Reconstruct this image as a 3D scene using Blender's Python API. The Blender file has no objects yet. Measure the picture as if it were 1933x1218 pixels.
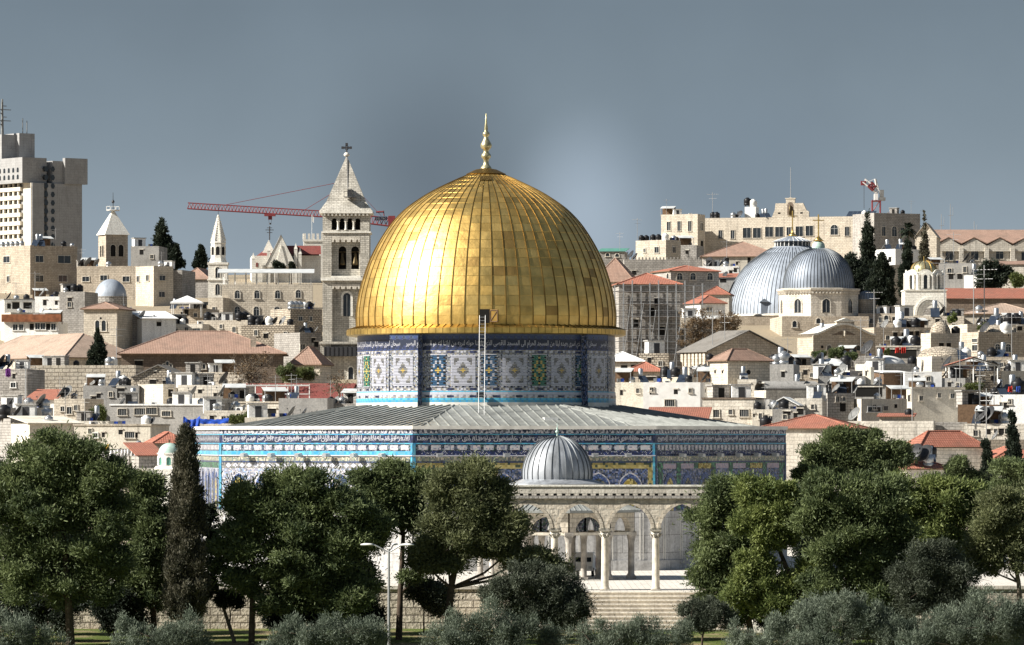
import bpy, math, random
import numpy as np
from math import sin, cos, tan, pi, radians as R, sqrt, atan2, hypot
from mathutils import Vector, Matrix
random.seed(7); rng = np.random.default_rng(7)
sc = bpy.context.scene
col = sc.collection

# ------------------------------------------------------------------ camera
F, CX, HY, CZ = 9450.0, 966.5, 830.0, 11.15      # focal length and horizon in photo pixels, eye height over the platform
cam = bpy.data.cameras.new('camera'); cam_o = bpy.data.objects.new('camera', cam); col.objects.link(cam_o)
cam.sensor_width = 36; cam.lens = 36 * F / 1933
cam.shift_y = (HY - 609) / 1933
cam.clip_start = 1; cam.clip_end = 20000
cam_o.location = (0, 0, CZ); cam_o.rotation_euler = (R(90), 0, 0)
sc.camera = cam_o
sc.render.resolution_x, sc.render.resolution_y = 1024, 645

# ------------------------------------------------------------------ sun, sky, exposure
SUN_AZ, SUN_EL = R(74), R(33)                     # left of the line back to the camera, above the horizon
sdir = Vector((-sin(SUN_AZ) * cos(SUN_EL), -cos(SUN_AZ) * cos(SUN_EL), sin(SUN_EL)))
sun = bpy.data.lights.new('sun', 'SUN'); sun.energy = 5.0; sun.angle = R(0.5); sun.color = (1, .955, .87)
sun_o = bpy.data.objects.new('sun', sun); col.objects.link(sun_o)
sun_o.rotation_euler = sdir.to_track_quat('Z', 'Y').to_euler()
sun_o.location = (0, 0, 300)
w = bpy.data.worlds.new('World'); sc.world = w; w.use_nodes = True
nt = w.node_tree; nt.nodes.clear(); N = nt.nodes.new; L = nt.links.new
out = N('ShaderNodeOutputWorld'); bg = N('ShaderNodeBackground'); bg.inputs[1].default_value = .0535
sky = N('ShaderNodeTexSky'); sky.sky_type = 'NISHITA'; sky.sun_disc = False
sky.sun_elevation = SUN_EL; sky.sun_rotation = atan2(sdir.x, sdir.y)
tc = N('ShaderNodeTexCoord')
sep = N('ShaderNodeSeparateXYZ'); L(tc.outputs['Generated'], sep.inputs[0])
rp = N('ShaderNodeValToRGB'); L(sep.outputs['Z'], rp.inputs[0])          # hazy grey veil, paler towards the horizon
E_ = rp.color_ramp.elements
E_[0].position = .015; E_[0].color = (.235, .297, .372, 1)
E_[1].position = .088; E_[1].color = (.088, .115, .152, 1)
e = E_.new(.06); e.color = (.124, .163, .212, 1)
e = E_.new(.6); e.color = (.085, .115, .155, 1)
sc10 = N('ShaderNodeVectorMath'); sc10.operation = 'SCALE'; sc10.inputs[3].default_value = 14.3; L(rp.outputs[0], sc10.inputs[0])
mx = N('ShaderNodeMix'); mx.data_type = 'RGBA'; mx.inputs[0].default_value = .82
L(sky.outputs[0], mx.inputs[6]); L(sc10.outputs[0], mx.inputs[7])
def sky_patch(prev, c, rad, stretch, colr, amt):                              # soft-edged tone painted into the sky at a fixed direction
    sb = N('ShaderNodeVectorMath'); sb.operation = 'SUBTRACT'; L(tc.outputs['Generated'], sb.inputs[0]); sb.inputs[1].default_value = c
    ml = N('ShaderNodeVectorMath'); ml.operation = 'MULTIPLY'; L(sb.outputs[0], ml.inputs[0]); ml.inputs[1].default_value = (1 / rad / stretch, .2, 1 / rad)
    ln = N('ShaderNodeVectorMath'); ln.operation = 'LENGTH'; L(ml.outputs[0], ln.inputs[0])
    mr = N('ShaderNodeMapRange'); mr.interpolation_type = 'SMOOTHSTEP'; L(ln.outputs['Value'], mr.inputs[0])
    mr.inputs[1].default_value = 0; mr.inputs[2].default_value = 1; mr.inputs[3].default_value = amt; mr.inputs[4].default_value = 0
    m = N('ShaderNodeMix'); m.data_type = 'RGBA'; L(mr.outputs[0], m.inputs[0]); L(prev, m.inputs[6]); m.inputs[7].default_value = (*[x * 14.3 for x in colr], 1)
    return m.outputs[2]
o = sky_patch(mx.outputs[2], (-.0150, 1, .050), .034, 1.0, (.05, .066, .088), .55)  # dark side of the halo beside the dome, painted into the sky
o = sky_patch(o, (.0150, 1, .046), .024, .75, (.42, .50, .60), .33)  # bright side of the same painted halo
o = sky_patch(o, (.046, 1, .050), .03, 1.5, (.11, .145, .185), .45)
nz = N('ShaderNodeTexNoise'); nz.inputs['Scale'].default_value = 30; nz.inputs['Detail'].default_value = 5; L(tc.outputs['Generated'], nz.inputs[0])
nm = N('ShaderNodeMapRange'); L(nz.outputs[0], nm.inputs[0]); nm.inputs[3].default_value = .9; nm.inputs[4].default_value = 1.1
vs_ = N('ShaderNodeVectorMath'); vs_.operation = 'SCALE'; L(o, vs_.inputs[0]); L(nm.outputs[0], vs_.inputs[3])
L(vs_.outputs[0], bg.inputs[0]); L(bg.outputs[0], out.inputs[0])
sc.view_settings.view_transform = 'Standard'; sc.view_settings.look = 'None'
sc.view_settings.exposure = 0.95; sc.view_settings.gamma = 1
sc.cycles.max_bounces = 5; sc.cycles.diffuse_bounces = 3; sc.cycles.glossy_bounces = 3; sc.cycles.transmission_bounces = 2; sc.cycles.transparent_max_bounces = 4

# ------------------------------------------------------------------ picture <-> world
def at(px, py, Y): return Vector(((px - CX) * Y / F, Y, CZ + (HY - py) * Y / F))
def xat(px, Y): return (px - CX) * Y / F
def zat(py, Y): return CZ + (HY - py) * Y / F
def m_(n, Y): return n * Y / F                   # n photo pixels at distance Y, in metres
GP = [(-400, 12), (0, 9.2), (60, -4), (150, -14), (260, -10), (310, -5), (338, -3.2), (364, -2.7), (420, -2.5), (520, -1.5), (560, 0), (640, 6), (700, 12.5),
      (800, 22.5), (900, 32), (1000, 40), (1150, 49), (1300, 52), (1600, 46), (2500, 20), (9000, -60)]
def zg(Y):
    for (a, za), (b, zb) in zip(GP, GP[1:]):
        if Y <= b: return za + (zb - za) * (Y - a) / (b - a)
    return GP[-1][1]

# ------------------------------------------------------------------ mesh builder
class MB:
    def __init__(s): s.v = []; s.f = []; s.m = []; s.s = []
    def add(s, vs, fs, mi=0, sm=False):
        n = len(s.v); s.v += [tuple(v) for v in vs]
        for f in fs: s.f.append(tuple(i + n for i in f)); s.m.append(mi); s.s.append(sm)
        return s
    def quad(s, a, b, c, d, mi=0): return s.add([a, b, c, d], [(0, 1, 2, 3)], mi)
    def box(s, x0, y0, z0, x1, y1, z1, mi=0):
        if x0 > x1: x0, x1 = x1, x0
        if y0 > y1: y0, y1 = y1, y0
        return s.add([(x0, y0, z0), (x1, y0, z0), (x1, y1, z0), (x0, y1, z0), (x0, y0, z1), (x1, y0, z1), (x1, y1, z1), (x0, y1, z1)],
                     [(0, 3, 2, 1), (4, 5, 6, 7), (0, 1, 5, 4), (1, 2, 6, 5), (2, 3, 7, 6), (3, 0, 4, 7)], mi)
    def ext(s, pts, o, u, v, n, t, mi=0, sides=True, ms=None):
        """polygon pts (counter-clockwise in u,v) at o, extruded t along n (the front cap faces n)"""
        o, u, v, n = map(Vector, (o, u, v, n)); k = len(pts)
        b = [o + u * p[0] + v * p[1] for p in pts]; f = [p + n * t for p in b]
        s.add(f, [tuple(range(k))], mi)
        if sides:
            s.add(b + f, [(i, (i + 1) % k, k + (i + 1) % k, k + i) for i in range(k)], mi if ms is None else ms)
        return s
    def bar(s, p, q, r, n=6, mi=0, r2=None, sm=True, caps=True):
        p, q = Vector(p), Vector(q); r2 = r if r2 is None else r2
        d = (q - p); 
        if d.length < 1e-6: return s
        d.normalize(); a = d.orthogonal().normalized(); b = d.cross(a)
        vs = [p + (a * cos(2 * pi * i / n) + b * sin(2 * pi * i / n)) * r for i in range(n)] + [q + (a * cos(2 * pi * i / n) + b * sin(2 * pi * i / n)) * r2 for i in range(n)]
        s.add(vs, [(i, (i + 1) % n, n + (i + 1) % n, n + i) for i in range(n)], mi, sm)
        if caps: s.add(vs, [tuple(range(n))[::-1], tuple(range(n, 2 * n))], mi)
        return s
    def path(s, pts, r0, r1, n=6, mi=0):
        k = len(pts) - 1
        for i in range(k): s.bar(pts[i], pts[i + 1], r0 + (r1 - r0) * i / k, n, mi, r0 + (r1 - r0) * (i + 1) / k)
        return s
    def lathe(s, prof, n=24, mi=0, sm=True, c=(0, 0, 0), a0=0, a1=2 * pi, sq=None):
        full = abs(a1 - a0 - 2 * pi) < 1e-6; k = n if full else n + 1
        vs = []
        for r, z in prof:
            for i in range(k):
                a = a0 + (a1 - a0) * i / n
                vs.append((c[0] + r * cos(a), c[1] + r * sin(a), c[2] + z))
        fs = []
        for j in range(len(prof) - 1):
            for i in range(n):
                i2 = (i + 1) % k
                fs.append((j * k + i, j * k + i2, (j + 1) * k + i2, (j + 1) * k + i))
        return s.add(vs, fs, mi, sm)
    def build(s, name, mats, parent=None, loc=(0, 0, 0), rz=0):
        me = bpy.data.meshes.new(name); me.from_pydata(s.v, [], s.f)
        if not isinstance(mats, (list, tuple)): mats = [mats]
        for m in mats: me.materials.append(M[m] if isinstance(m, str) else m)
        me.polygons.foreach_set('material_index', s.m); me.polygons.foreach_set('use_smooth', s.s)
        uv = me.uv_layers.new(name='UVMap').data
        vv = s.v; flat = []
        for p in me.polygons:
            nx, ny, nz_ = p.normal
            if nx * nx + ny * ny < 1e-4: t = (1, 0, 0); b = (0, 1, 0)
            else:
                l = sqrt(nx * nx + ny * ny); t = (-ny / l, nx / l, 0); b = (-nz_ * t[1], nz_ * t[0], l)
            for li in p.vertices:
                c = vv[li]; flat += [c[0] * t[0] + c[1] * t[1], c[0] * b[0] + c[1] * b[1] + c[2] * b[2]]
        uv.foreach_set('uv', flat)
        me.update()
        o = bpy.data.objects.new(name, me); col.objects.link(o)
        o.location = loc; o.rotation_euler = (0, 0, rz)
        if parent is not None: o.parent = parent
        return o
def tag(o, label=None, cat=None, group=None, kind=None):
    for k, v in (('label', label), ('category', cat), ('group', group), ('kind', kind)):
        if v: o[k] = v
    return o
def thing(name, label, cat, loc=(0, 0, 0), rz=0, group=None):
    o = bpy.data.objects.new(name, None); col.objects.link(o); o.location = loc; o.rotation_euler = (0, 0, rz); o.empty_display_size = .5
    return tag(o, label, cat, group)
def copy_tree(o, parent=None):
    c = o.copy(); col.objects.link(c)
    if parent is not None: c.parent = parent
    for ch in list(o.children): copy_tree(ch, c)
    return c
def arch_pts(hw, spring, rise, n=10, point=.0, x=0, y=0):
    """counter-clockwise outline: sill corners, then the arch from right to left"""
    pts = [(x - hw, y), (x + hw, y)]
    for i in range(n + 1):
        a = pi * i / n
        px = cos(a); py = sin(a)
        if point: py = py * (1 - point) + point * (1 - abs(px))
        pts.append((x + hw * px, y + spring + rise * py))
    return pts

# ------------------------------------------------------------------ materials
M = {}
def newmat(name):
    m = bpy.data.materials.new(name); m.use_nodes = True; M[name] = m
    t = m.node_tree; return m, t, t.nodes['Principled BSDF']
def plain(name, c, rough=.8, metal=0, noise=.0, nscale=1.5, spec=.3):
    m, t, b = newmat(name); b.inputs['Roughness'].default_value = rough; b.inputs['Metallic'].default_value = metal
    b.inputs['Specular IOR Level'].default_value = spec
    b.inputs['Base Color'].default_value = (*c, 1)
    if noise:
        n = t.nodes.new('ShaderNodeTexNoise'); n.inputs['Scale'].default_value = nscale; n.inputs['Detail'].default_value = 6
        tc = t.nodes.new('ShaderNodeTexCoord'); t.links.new(tc.outputs['Object'], n.inputs[0])
        r = t.nodes.new('ShaderNodeMix'); r.data_type = 'RGBA'
        mp = t.nodes.new('ShaderNodeMapRange'); mp.inputs[1].default_value = .35; mp.inputs[2].default_value = .68; t.links.new(n.outputs[0], mp.inputs[0])
        t.links.new(mp.outputs[0], r.inputs[0])
        r.inputs[6].default_value = (*[x * (1 - noise) for x in c], 1); r.inputs[7].default_value = (*[min(1, x * (1 + noise * .6)) for x in c], 1)
        t.links.new(r.outputs[2], b.inputs['Base Color'])
    return m
def stone(name, c1, c2, mortar, bw=.7, bh=.35, ms=.02, stain=.35, streak=.3, bump=.25, vary=.12, dirt=(.16, .13, .10), off=.5):
    def ds(c, g=1.1): q = sum(c) / 3; return tuple(min(.84, (q + (x - q) * .66) * g) for x in c)
    c1, c2, mortar, dirt = ds(c1), ds(c2), ds(mortar, .9), ds(dirt, .8)
    m, t, b = newmat(name); n = t.nodes.new; l = t.links.new
    b.inputs['Roughness'].default_value = .95; b.inputs['Specular IOR Level'].default_value = .1
    uv = n('ShaderNodeUVMap'); tc = n('ShaderNodeTexCoord'); oi = n('ShaderNodeObjectInfo')
    br = n('ShaderNodeTexBrick'); l(uv.outputs[0], br.inputs[0])
    br.inputs['Color1'].default_value = (*c1, 1); br.inputs['Color2'].default_value = (*c2, 1); br.inputs['Mortar'].default_value = (*mortar, 1)
    br.inputs['Scale'].default_value = 1; br.inputs['Mortar Size'].default_value = ms; br.inputs['Brick Width'].default_value = bw; br.inputs['Row Height'].default_value = bh
    br.inputs['Mortar Smooth'].default_value = .3; br.inputs['Bias'].default_value = 0
    # every block its own tone, and broad weathering
    n1 = n('ShaderNodeTexNoise'); n1.inputs['Scale'].default_value = .35; n1.inputs['Detail'].default_value = 8; n1.inputs['Roughness'].default_value = .65; l(tc.outputs['Object'], n1.inputs[0])
    mp = n('ShaderNodeMapRange'); mp.inputs[1].default_value = .45; mp.inputs[2].default_value = .75; mp.inputs[4].default_value = stain; l(n1.outputs[0], mp.inputs[0])
    m1 = n('ShaderNodeMix'); m1.data_type = 'RGBA'; l(mp.outputs[0], m1.inputs[0]); l(br.outputs[0], m1.inputs[6]); m1.inputs[7].default_value = (*dirt, 1)
    mpv = n('ShaderNodeMapping'); mpv.inputs['Scale'].default_value = (1.6, .12, 1); l(uv.outputs[0], mpv.inputs[0])
    n2 = n('ShaderNodeTexNoise'); n2.inputs['Scale'].default_value = 1; n2.inputs['Detail'].default_value = 6; l(mpv.outputs[0], n2.inputs[0])
    mp2 = n('ShaderNodeMapRange'); mp2.inputs[1].default_value = .54; mp2.inputs[2].default_value = .74; mp2.inputs[4].default_value = streak; l(n2.outputs[0], mp2.inputs[0])
    m2 = n('ShaderNodeMix'); m2.data_type = 'RGBA'; l(mp2.outputs[0], m2.inputs[0]); l(m1.outputs[2], m2.inputs[6]); m2.inputs[7].default_value = (*[x * .9 for x in dirt], 1)
    hs = n('ShaderNodeHueSaturation'); l(m2.outputs[2], hs.inputs['Color'])
    mv = n('ShaderNodeMapRange'); mv.inputs[3].default_value = 1 - vary; mv.inputs[4].default_value = 1 + vary; l(oi.outputs['Random'], mv.inputs[0]); l(mv.outputs[0], hs.inputs['Value'])
    n3 = n('ShaderNodeTexNoise'); n3.inputs['Scale'].default_value = 5; n3.inputs['Detail'].default_value = 4; l(tc.outputs['Object'], n3.inputs[0])
    mp3 = n('ShaderNodeMapRange'); mp3.inputs[1].default_value = .3; mp3.inputs[2].default_value = .7; mp3.inputs[3].default_value = .8; mp3.inputs[4].default_value = 1.18; l(n3.outputs[0], mp3.inputs[0])
    m3 = n('ShaderNodeMix'); m3.data_type = 'RGBA'; m3.blend_type = 'MULTIPLY'; m3.inputs[0].default_value = 1; l(hs.outputs[0], m3.inputs[6]); l(mp3.outputs[0], m3.inputs[7])
    l(m3.outputs[2], b.inputs['Base Color'])
    ad = n('ShaderNodeMath'); ad.operation = 'SUBTRACT'; l(n3.outputs[0], ad.inputs[0]); l(br.outputs[1], ad.inputs[1])
    bp = n('ShaderNodeBump'); bp.inputs['Strength'].default_value = bump; bp.inputs['Distance'].default_value = .12; l(ad.outputs[0], bp.inputs['Height']); l(bp.outputs[0], b.inputs['Normal'])
    return m
def tiles(name, c1, c2, gap, w=.22, h=.35, stain=.3, dirt=(.12, .10, .08), vary=.1):
    m, t, b = newmat(name); n = t.nodes.new; l = t.links.new
    b.inputs['Roughness'].default_value = .85; b.inputs['Specular IOR Level'].default_value = .2
    uv = n('ShaderNodeUVMap'); tc = n('ShaderNodeTexCoord'); oi = n('ShaderNodeObjectInfo')
    br = n('ShaderNodeTexBrick'); l(uv.outputs[0], br.inputs[0]); br.offset = 0
    br.inputs['Color1'].default_value = (*c1, 1); br.inputs['Color2'].default_value = (*c2, 1); br.inputs['Mortar'].default_value = (*gap, 1)
    br.inputs['Scale'].default_value = 1; br.inputs['Mortar Size'].default_value = .035; br.inputs['Mortar Smooth'].default_value = .8; br.inputs['Brick Width'].default_value = w; br.inputs['Row Height'].default_value = h
    n1 = n('ShaderNodeTexNoise'); n1.inputs['Scale'].default_value = .5; n1.inputs['Detail'].default_value = 8; l(tc.outputs['Object'], n1.inputs[0])
    mp = n('ShaderNodeMapRange'); mp.inputs[1].default_value = .45; mp.inputs[2].default_value = .75; mp.inputs[4].default_value = stain; l(n1.outputs[0], mp.inputs[0])
    m1 = n('ShaderNodeMix'); m1.data_type = 'RGBA'; l(mp.outputs[0], m1.inputs[0]); l(br.outputs[0], m1.inputs[6]); m1.inputs[7].default_value = (*dirt, 1)
    hs = n('ShaderNodeHueSaturation'); l(m1.outputs[2], hs.inputs['Color'])
    mv = n('ShaderNodeMapRange'); mv.inputs[3].default_value = 1 - vary; mv.inputs[4].default_value = 1 + vary; l(oi.outputs['Random'], mv.inputs[0]); l(mv.outputs[0], hs.inputs['Value'])
    l(hs.outputs[0], b.inputs['Base Color'])
    bp = n('ShaderNodeBump'); bp.inputs['Strength'].default_value = .5; bp.inputs['Distance'].default_value = .06; bp.invert = True; l(br.outputs[1], bp.inputs['Height']); l(bp.outputs[0], b.inputs['Normal'])
    return m
def leaf(name, c1, c2, trans=.25):
    m, t, b = newmat(name); n = t.nodes.new; l = t.links.new
    g = n('ShaderNodeNewGeometry'); tc = n('ShaderNodeTexCoord')
    nz = n('ShaderNodeTexNoise'); nz.inputs['Scale'].default_value = .45; nz.inputs['Detail'].default_value = 3; l(tc.outputs['Object'], nz.inputs[0])
    ad = n('ShaderNodeMath'); ad.operation = 'MULTIPLY_ADD'; l(g.outputs['Random Per Island'], ad.inputs[0]); ad.inputs[1].default_value = .6; 
    sb = n('ShaderNodeMath'); sb.operation = 'MULTIPLY_ADD'; l(nz.outputs[0], sb.inputs[0]); sb.inputs[1].default_value = 2.0; sb.inputs[2].default_value = -.8; l(sb.outputs[0], ad.inputs[2])
    ad.use_clamp = True
    mx = n('ShaderNodeMix'); mx.data_type = 'RGBA'; l(ad.outputs[0], mx.inputs[0]); mx.inputs[6].default_value = (*c1, 1); mx.inputs[7].default_value = (*c2, 1)
    l(mx.outputs[2], b.inputs['Base Color']); b.inputs['Roughness'].default_value = .6; b.inputs['Specular IOR Level'].default_value = .25
    tr = n('ShaderNodeBsdfTranslucent'); l(mx.outputs[2], tr.inputs[0])
    ms = n('ShaderNodeMixShader'); ms.inputs[0].default_value = trans; l(b.outputs[0], ms.inputs[1]); l(tr.outputs[0], ms.inputs[2]); l(ms.outputs[0], t.nodes['Material Output'].inputs[0])
    return m
DT = (.13, .105, .085)
stone('cream_stone', (.66, .565, .42), (.55, .46, .335), (.40, .33, .24), .75, .38, .025, .36, .34, .3, .12, DT)
stone('tan_stone', (.54, .44, .31), (.43, .34, .235), (.30, .24, .17), .7, .35, .025, .42, .40, .35, .12, DT)
stone('pale_stone', (.70, .63, .51), (.60, .53, .42), (.43, .37, .28), .9, .42, .02, .38, .40, .25, .1, DT)
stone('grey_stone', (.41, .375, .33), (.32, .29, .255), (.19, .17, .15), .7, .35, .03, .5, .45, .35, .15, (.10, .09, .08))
stone('brown_stone', (.27, .19, .125), (.205, .145, .098), (.14, .10, .07), .7, .35, .025, .4, .3, .3, .1, (.08, .06, .05))
stone('rubble_stone', (.56, .46, .32), (.40, .32, .22), (.16, .125, .09), .55, .32, .05, .5, .3, .6, .12, DT)
stone('block_wall', (.66, .56, .41), (.52, .43, .30), (.22, .17, .12), 1.1, .55, .04, .4, .3, .7, .1, DT)
stone('white_plaster', (.80, .78, .74), (.78, .76, .72), (.74, .72, .68), 3, 2.4, .004, .38, .45, .1, .06, (.30, .27, .235))
stone('cream_plaster', (.66, .59, .46), (.64, .57, .44), (.60, .53, .41), 3, 2.6, .004, .45, .5, .1, .1, (.24, .2, .155))
stone('grey_concrete', (.37, .35, .32), (.34, .325, .30), (.28, .265, .245), 2.4, 1.2, .01, .5, .5, .15, .15, (.12, .11, .10))
stone('tower_concrete', (.33, .325, .32), (.30, .295, .29), (.24, .235, .23), 1.6, .8, .02, .3, .3, .1, .03, (.15, .13, .12))
stone('tower_pale', (.72, .64, .50), (.68, .60, .46), (.58, .51, .39), 1.6, .8, .015, .25, .3, .1, .03, (.25, .2, .15))
stone('white_stone', (.80, .75, .65), (.74, .69, .59), (.58, .52, .43), .8, .4, .015, .25, .3, .2, .05, (.3, .26, .2))
stone('weathered_stone', (.62, .57, .47), (.47, .43, .345), (.30, .27, .215), .75, .30, .03, .55, .55, .3, .05, (.12, .105, .09))
stone('marble', (.50, .49, .48), (.41, .40, .39), (.16, .145, .135), 1.9, 1.5, .022, .75, .9, .08, .03, (.26, .235, .21))
stone('paving', (.68, .62, .53), (.60, .545, .46), (.36, .32, .27), 1.0, .6, .03, .3, .2, .1, .02, (.3, .27, .22))
stone('arcade_stone', (.68, .585, .44), (.53, .44, .32), (.62, .55, .43), .62, .46, .04, .55, .45, .5, .03, (.22, .16, .11))
stone('step_stone', (.76, .68, .55), (.66, .58, .46), (.30, .25, .19), 2.6, 40, .006, .5, .3, .25, .04, (.16, .13, .10))
tiles('red_tile', (.47, .195, .135), (.39, .15, .10), (.15, .06, .045), .26, .4, .4)
tiles('pink_tile', (.42, .28, .215), (.35, .225, .17), (.16, .10, .08), .25, .38, .45)
tiles('pale_tile', (.47, .36, .285), (.40, .30, .235), (.2, .145, .115), .25, .38, .4)
tiles('maroon_tile', (.30, .085, .07), (.23, .065, .055), (.1, .03, .03))
tiles('grey_tile', (.24, .225, .205), (.19, .18, .165), (.2, .18, .16), .3, .4, .4)
plain('glass', (.025, .03, .035), .12, 0, .3, .8, .5)
plain('opening_shade', (.012, .011, .010), .9)  # near-black paint on solid faces, standing in for shade inside openings
plain('white_paint', (.78, .77, .74), .6, 0, .08)
plain('black_plastic', (.012, .012, .014), .45, 0, .2, 2)
plain('dish_grey', (.22, .22, .215), .5, .2, .25, 1.5)
plain('dish_dark', (.06, .06, .062), .5, .3, .25, 1.5)
plain('galvanised', (.50, .51, .52), .35, .8, .2, 2)
plain('steel_dark', (.07, .07, .075), .5, .5)
plain('steel_pole', (.42, .42, .42), .45, .6)
plain('rust', (.22, .085, .04), .9, 0, .4, 1.2)
plain('timber', (.16, .10, .06), .85, 0, .3, 3)
plain('bark', (.085, .062, .045), .95, 0, .5, 3)
plain('pale_bark', (.20, .165, .125), .95, 0, .4, 3)
plain('column_stone', (.66, .60, .50), .85, 0, .28, 2.2)
plain('column_grey', (.46, .42, .37), .85, 0, .4, 1.8)
plain('crane_red', (.20, .04, .045), .45, 0, .12)
plain('crane_dark', (.02, .022, .045), .5)
plain('crane_white', (.74, .72, .70), .5)
plain('blue_tarp', (.02, .07, .38), .55, 0, .4, 1.5)
plain('white_cloth', (.78, .77, .76), .85, 0, .1)
plain('red_cloth', (.42, .03, .02), .85)
plain('yellow_cloth', (.60, .36, .04), .85)
plain('purple_cloth', (.22, .06, .30), .85)
plain('green_sheet', (.10, .28, .22), .6, 0, .2)
plain('solar_panel', (.03, .04, .06), .15, 0, .2, 1, .6)
plain('verdigris', (.42, .56, .50), .6, .1, .2, 2)
plain('bronze', (.10, .075, .04), .45, .8)
plain('gilding', (.72, .50, .17), .35, 1, .15, 2)
plain('pale_gilding', (.50, .45, .27), .40, .75, .3, 3)
plain('corrugated', (.66, .67, .66), .5, .1, .2, .8)
# ------------------------------------------------------------------ tile, gold and lead materials of the shrine
def mosaic(name, cols, scale=5, sx=1, rough=.35, check=0, line=None, lw=.1, reg=0):
    """glazed tile: random small pieces in the given colours (weights by repetition), with an optional regular grid of lines"""
    m, t, b = newmat(name); n = t.nodes.new; l = t.links.new
    b.inputs['Roughness'].default_value = rough; b.inputs['Specular IOR Level'].default_value = .35
    uv = n('ShaderNodeUVMap'); mp = n('ShaderNodeMapping'); mp.inputs['Scale'].default_value = (scale * sx, scale, 1); l(uv.outputs[0], mp.inputs[0])
    v = n('ShaderNodeTexVoronoi'); v.voronoi_dimensions = '2D'; v.inputs['Scale'].default_value = 1; v.inputs['Randomness'].default_value = reg; l(mp.outputs[0], v.inputs[0])
    s = n('ShaderNodeSeparateColor'); l(v.outputs['Color'], s.inputs[0])
    r = n('ShaderNodeValToRGB'); r.color_ramp.interpolation = 'CONSTANT'; l(s.outputs[0], r.inputs[0])
    el = r.color_ramp.elements
    for i, c in enumerate(cols):
        e = el[i] if i < 2 else el.new(i / len(cols))
        e.position = i / len(cols); e.color = (*c, 1)
    o = r.outputs[0]
    if check:
        ck = n('ShaderNodeTexChecker'); ck.inputs['Scale'].default_value = check; l(uv.outputs[0], ck.inputs[0])
        mx = n('ShaderNodeMix'); mx.data_type = 'RGBA'; l(ck.outputs[1], mx.inputs[0]); l(o, mx.inputs[6]); mx.inputs[7].default_value = (*(line or cols[0]), 1); o = mx.outputs[2]
    tc = n('ShaderNodeTexCoord'); nz = n('ShaderNodeTexNoise'); nz.inputs['Scale'].default_value = .6; nz.inputs['Detail'].default_value = 5; l(tc.outputs['Object'], nz.inputs[0])
    mr = n('ShaderNodeMapRange'); mr.inputs[3].default_value = .72; mr.inputs[4].default_value = 1.25; l(nz.outputs[0], mr.inputs[0])
    m2 = n('ShaderNodeMix'); m2.data_type = 'RGBA'; m2.blend_type = 'MULTIPLY'; m2.inputs[0].default_value = 1; l(o, m2.inputs[6]); l(mr.outputs[0], m2.inputs[7])
    l(m2.outputs[2], b.inputs['Base Color'])
    return m
WH, NV, BL, TQ, GN, YE, TN, GY, LV = (.45, .455, .48), (.022, .028, .052), (.055, .080, .145), (.10, .30, .40), (.045, .10, .07), (.33, .27, .10), (.29, .265, .21), (.135, .14, .155), (.24, .245, .31)
mosaic('tile_crest', [NV, GY, LV, WH, NV], 9, .8)
mosaic('tile_navy', [NV, NV, (.03, .04, .095), NV, (.05, .06, .13)], 6)
mosaic('tile_frame', [NV, GY, (.10, .13, .2), LV, NV, GN], 9)
mosaic('tile_white', [WH, LV, WH, (.58, .50, .50), WH], 8)
mosaic('tile_stitch', [NV, (.03, .05, .17), WH, NV], 9, 1, check=11, line=(.02, .028, .085))
mosaic('tile_turquoise', [TQ, (.10, .42, .58), TQ, (.05, .28, .5)], 4)
mosaic('tile_blue', [BL, (.035, .055, .15), BL, NV], 6)
mosaic('tile_sage', [TN, (.26, .28, .2), GY, (.48, .44, .34), (.16, .2, .18)], 8)
mosaic('tile_yellow', [YE, (.27, .22, .08), (.05, .07, .05), YE, (.40, .34, .15)], 4.5)
mosaic('tile_green', [GN, (.03, .10, .07), (.08, .24, .13), NV], 6)
mosaic('tile_pink', [(.40, .32, .36), LV, (.34, .26, .32)], 9)
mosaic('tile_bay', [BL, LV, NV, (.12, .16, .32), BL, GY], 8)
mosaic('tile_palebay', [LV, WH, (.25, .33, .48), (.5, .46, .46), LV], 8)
mosaic('tile_ring', [BL, (.10, .15, .33), (.03, .05, .15)], 10)
mosaic('tile_grille', [(.03, .04, .05), (.10, .10, .08), (.03, .05, .08), (.22, .2, .12)], 6)
mosaic('tile_gold', [YE, (.30, .22, .04), (.5, .42, .16), (.12, .1, .04)], 7)
mosaic('tile_grey', [(.20, .195, .19), (.30, .29, .27), (.11, .11, .12)], 9)
mosaic('tile_drumband', [WH, GY, TN, LV, (.12, .12, .15)], 7, .7)
plain('letter_white', (.42, .42, .46), .35)
mosaic('tile_surround', [GY, LV, TN, NV, (.22, .25, .27), WH], 9)
plain('tile_pure_white', (.47, .475, .54), .35, 0, .1, 4)
plain('cell_blue', (.035, .09, .17), .3); plain('cell_gold', (.50, .36, .10), .3); plain('cell_green', (.04, .16, .11), .3)
plain('coping_stone', (.66, .64, .59), .8, 0, .18, 1)
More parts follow.
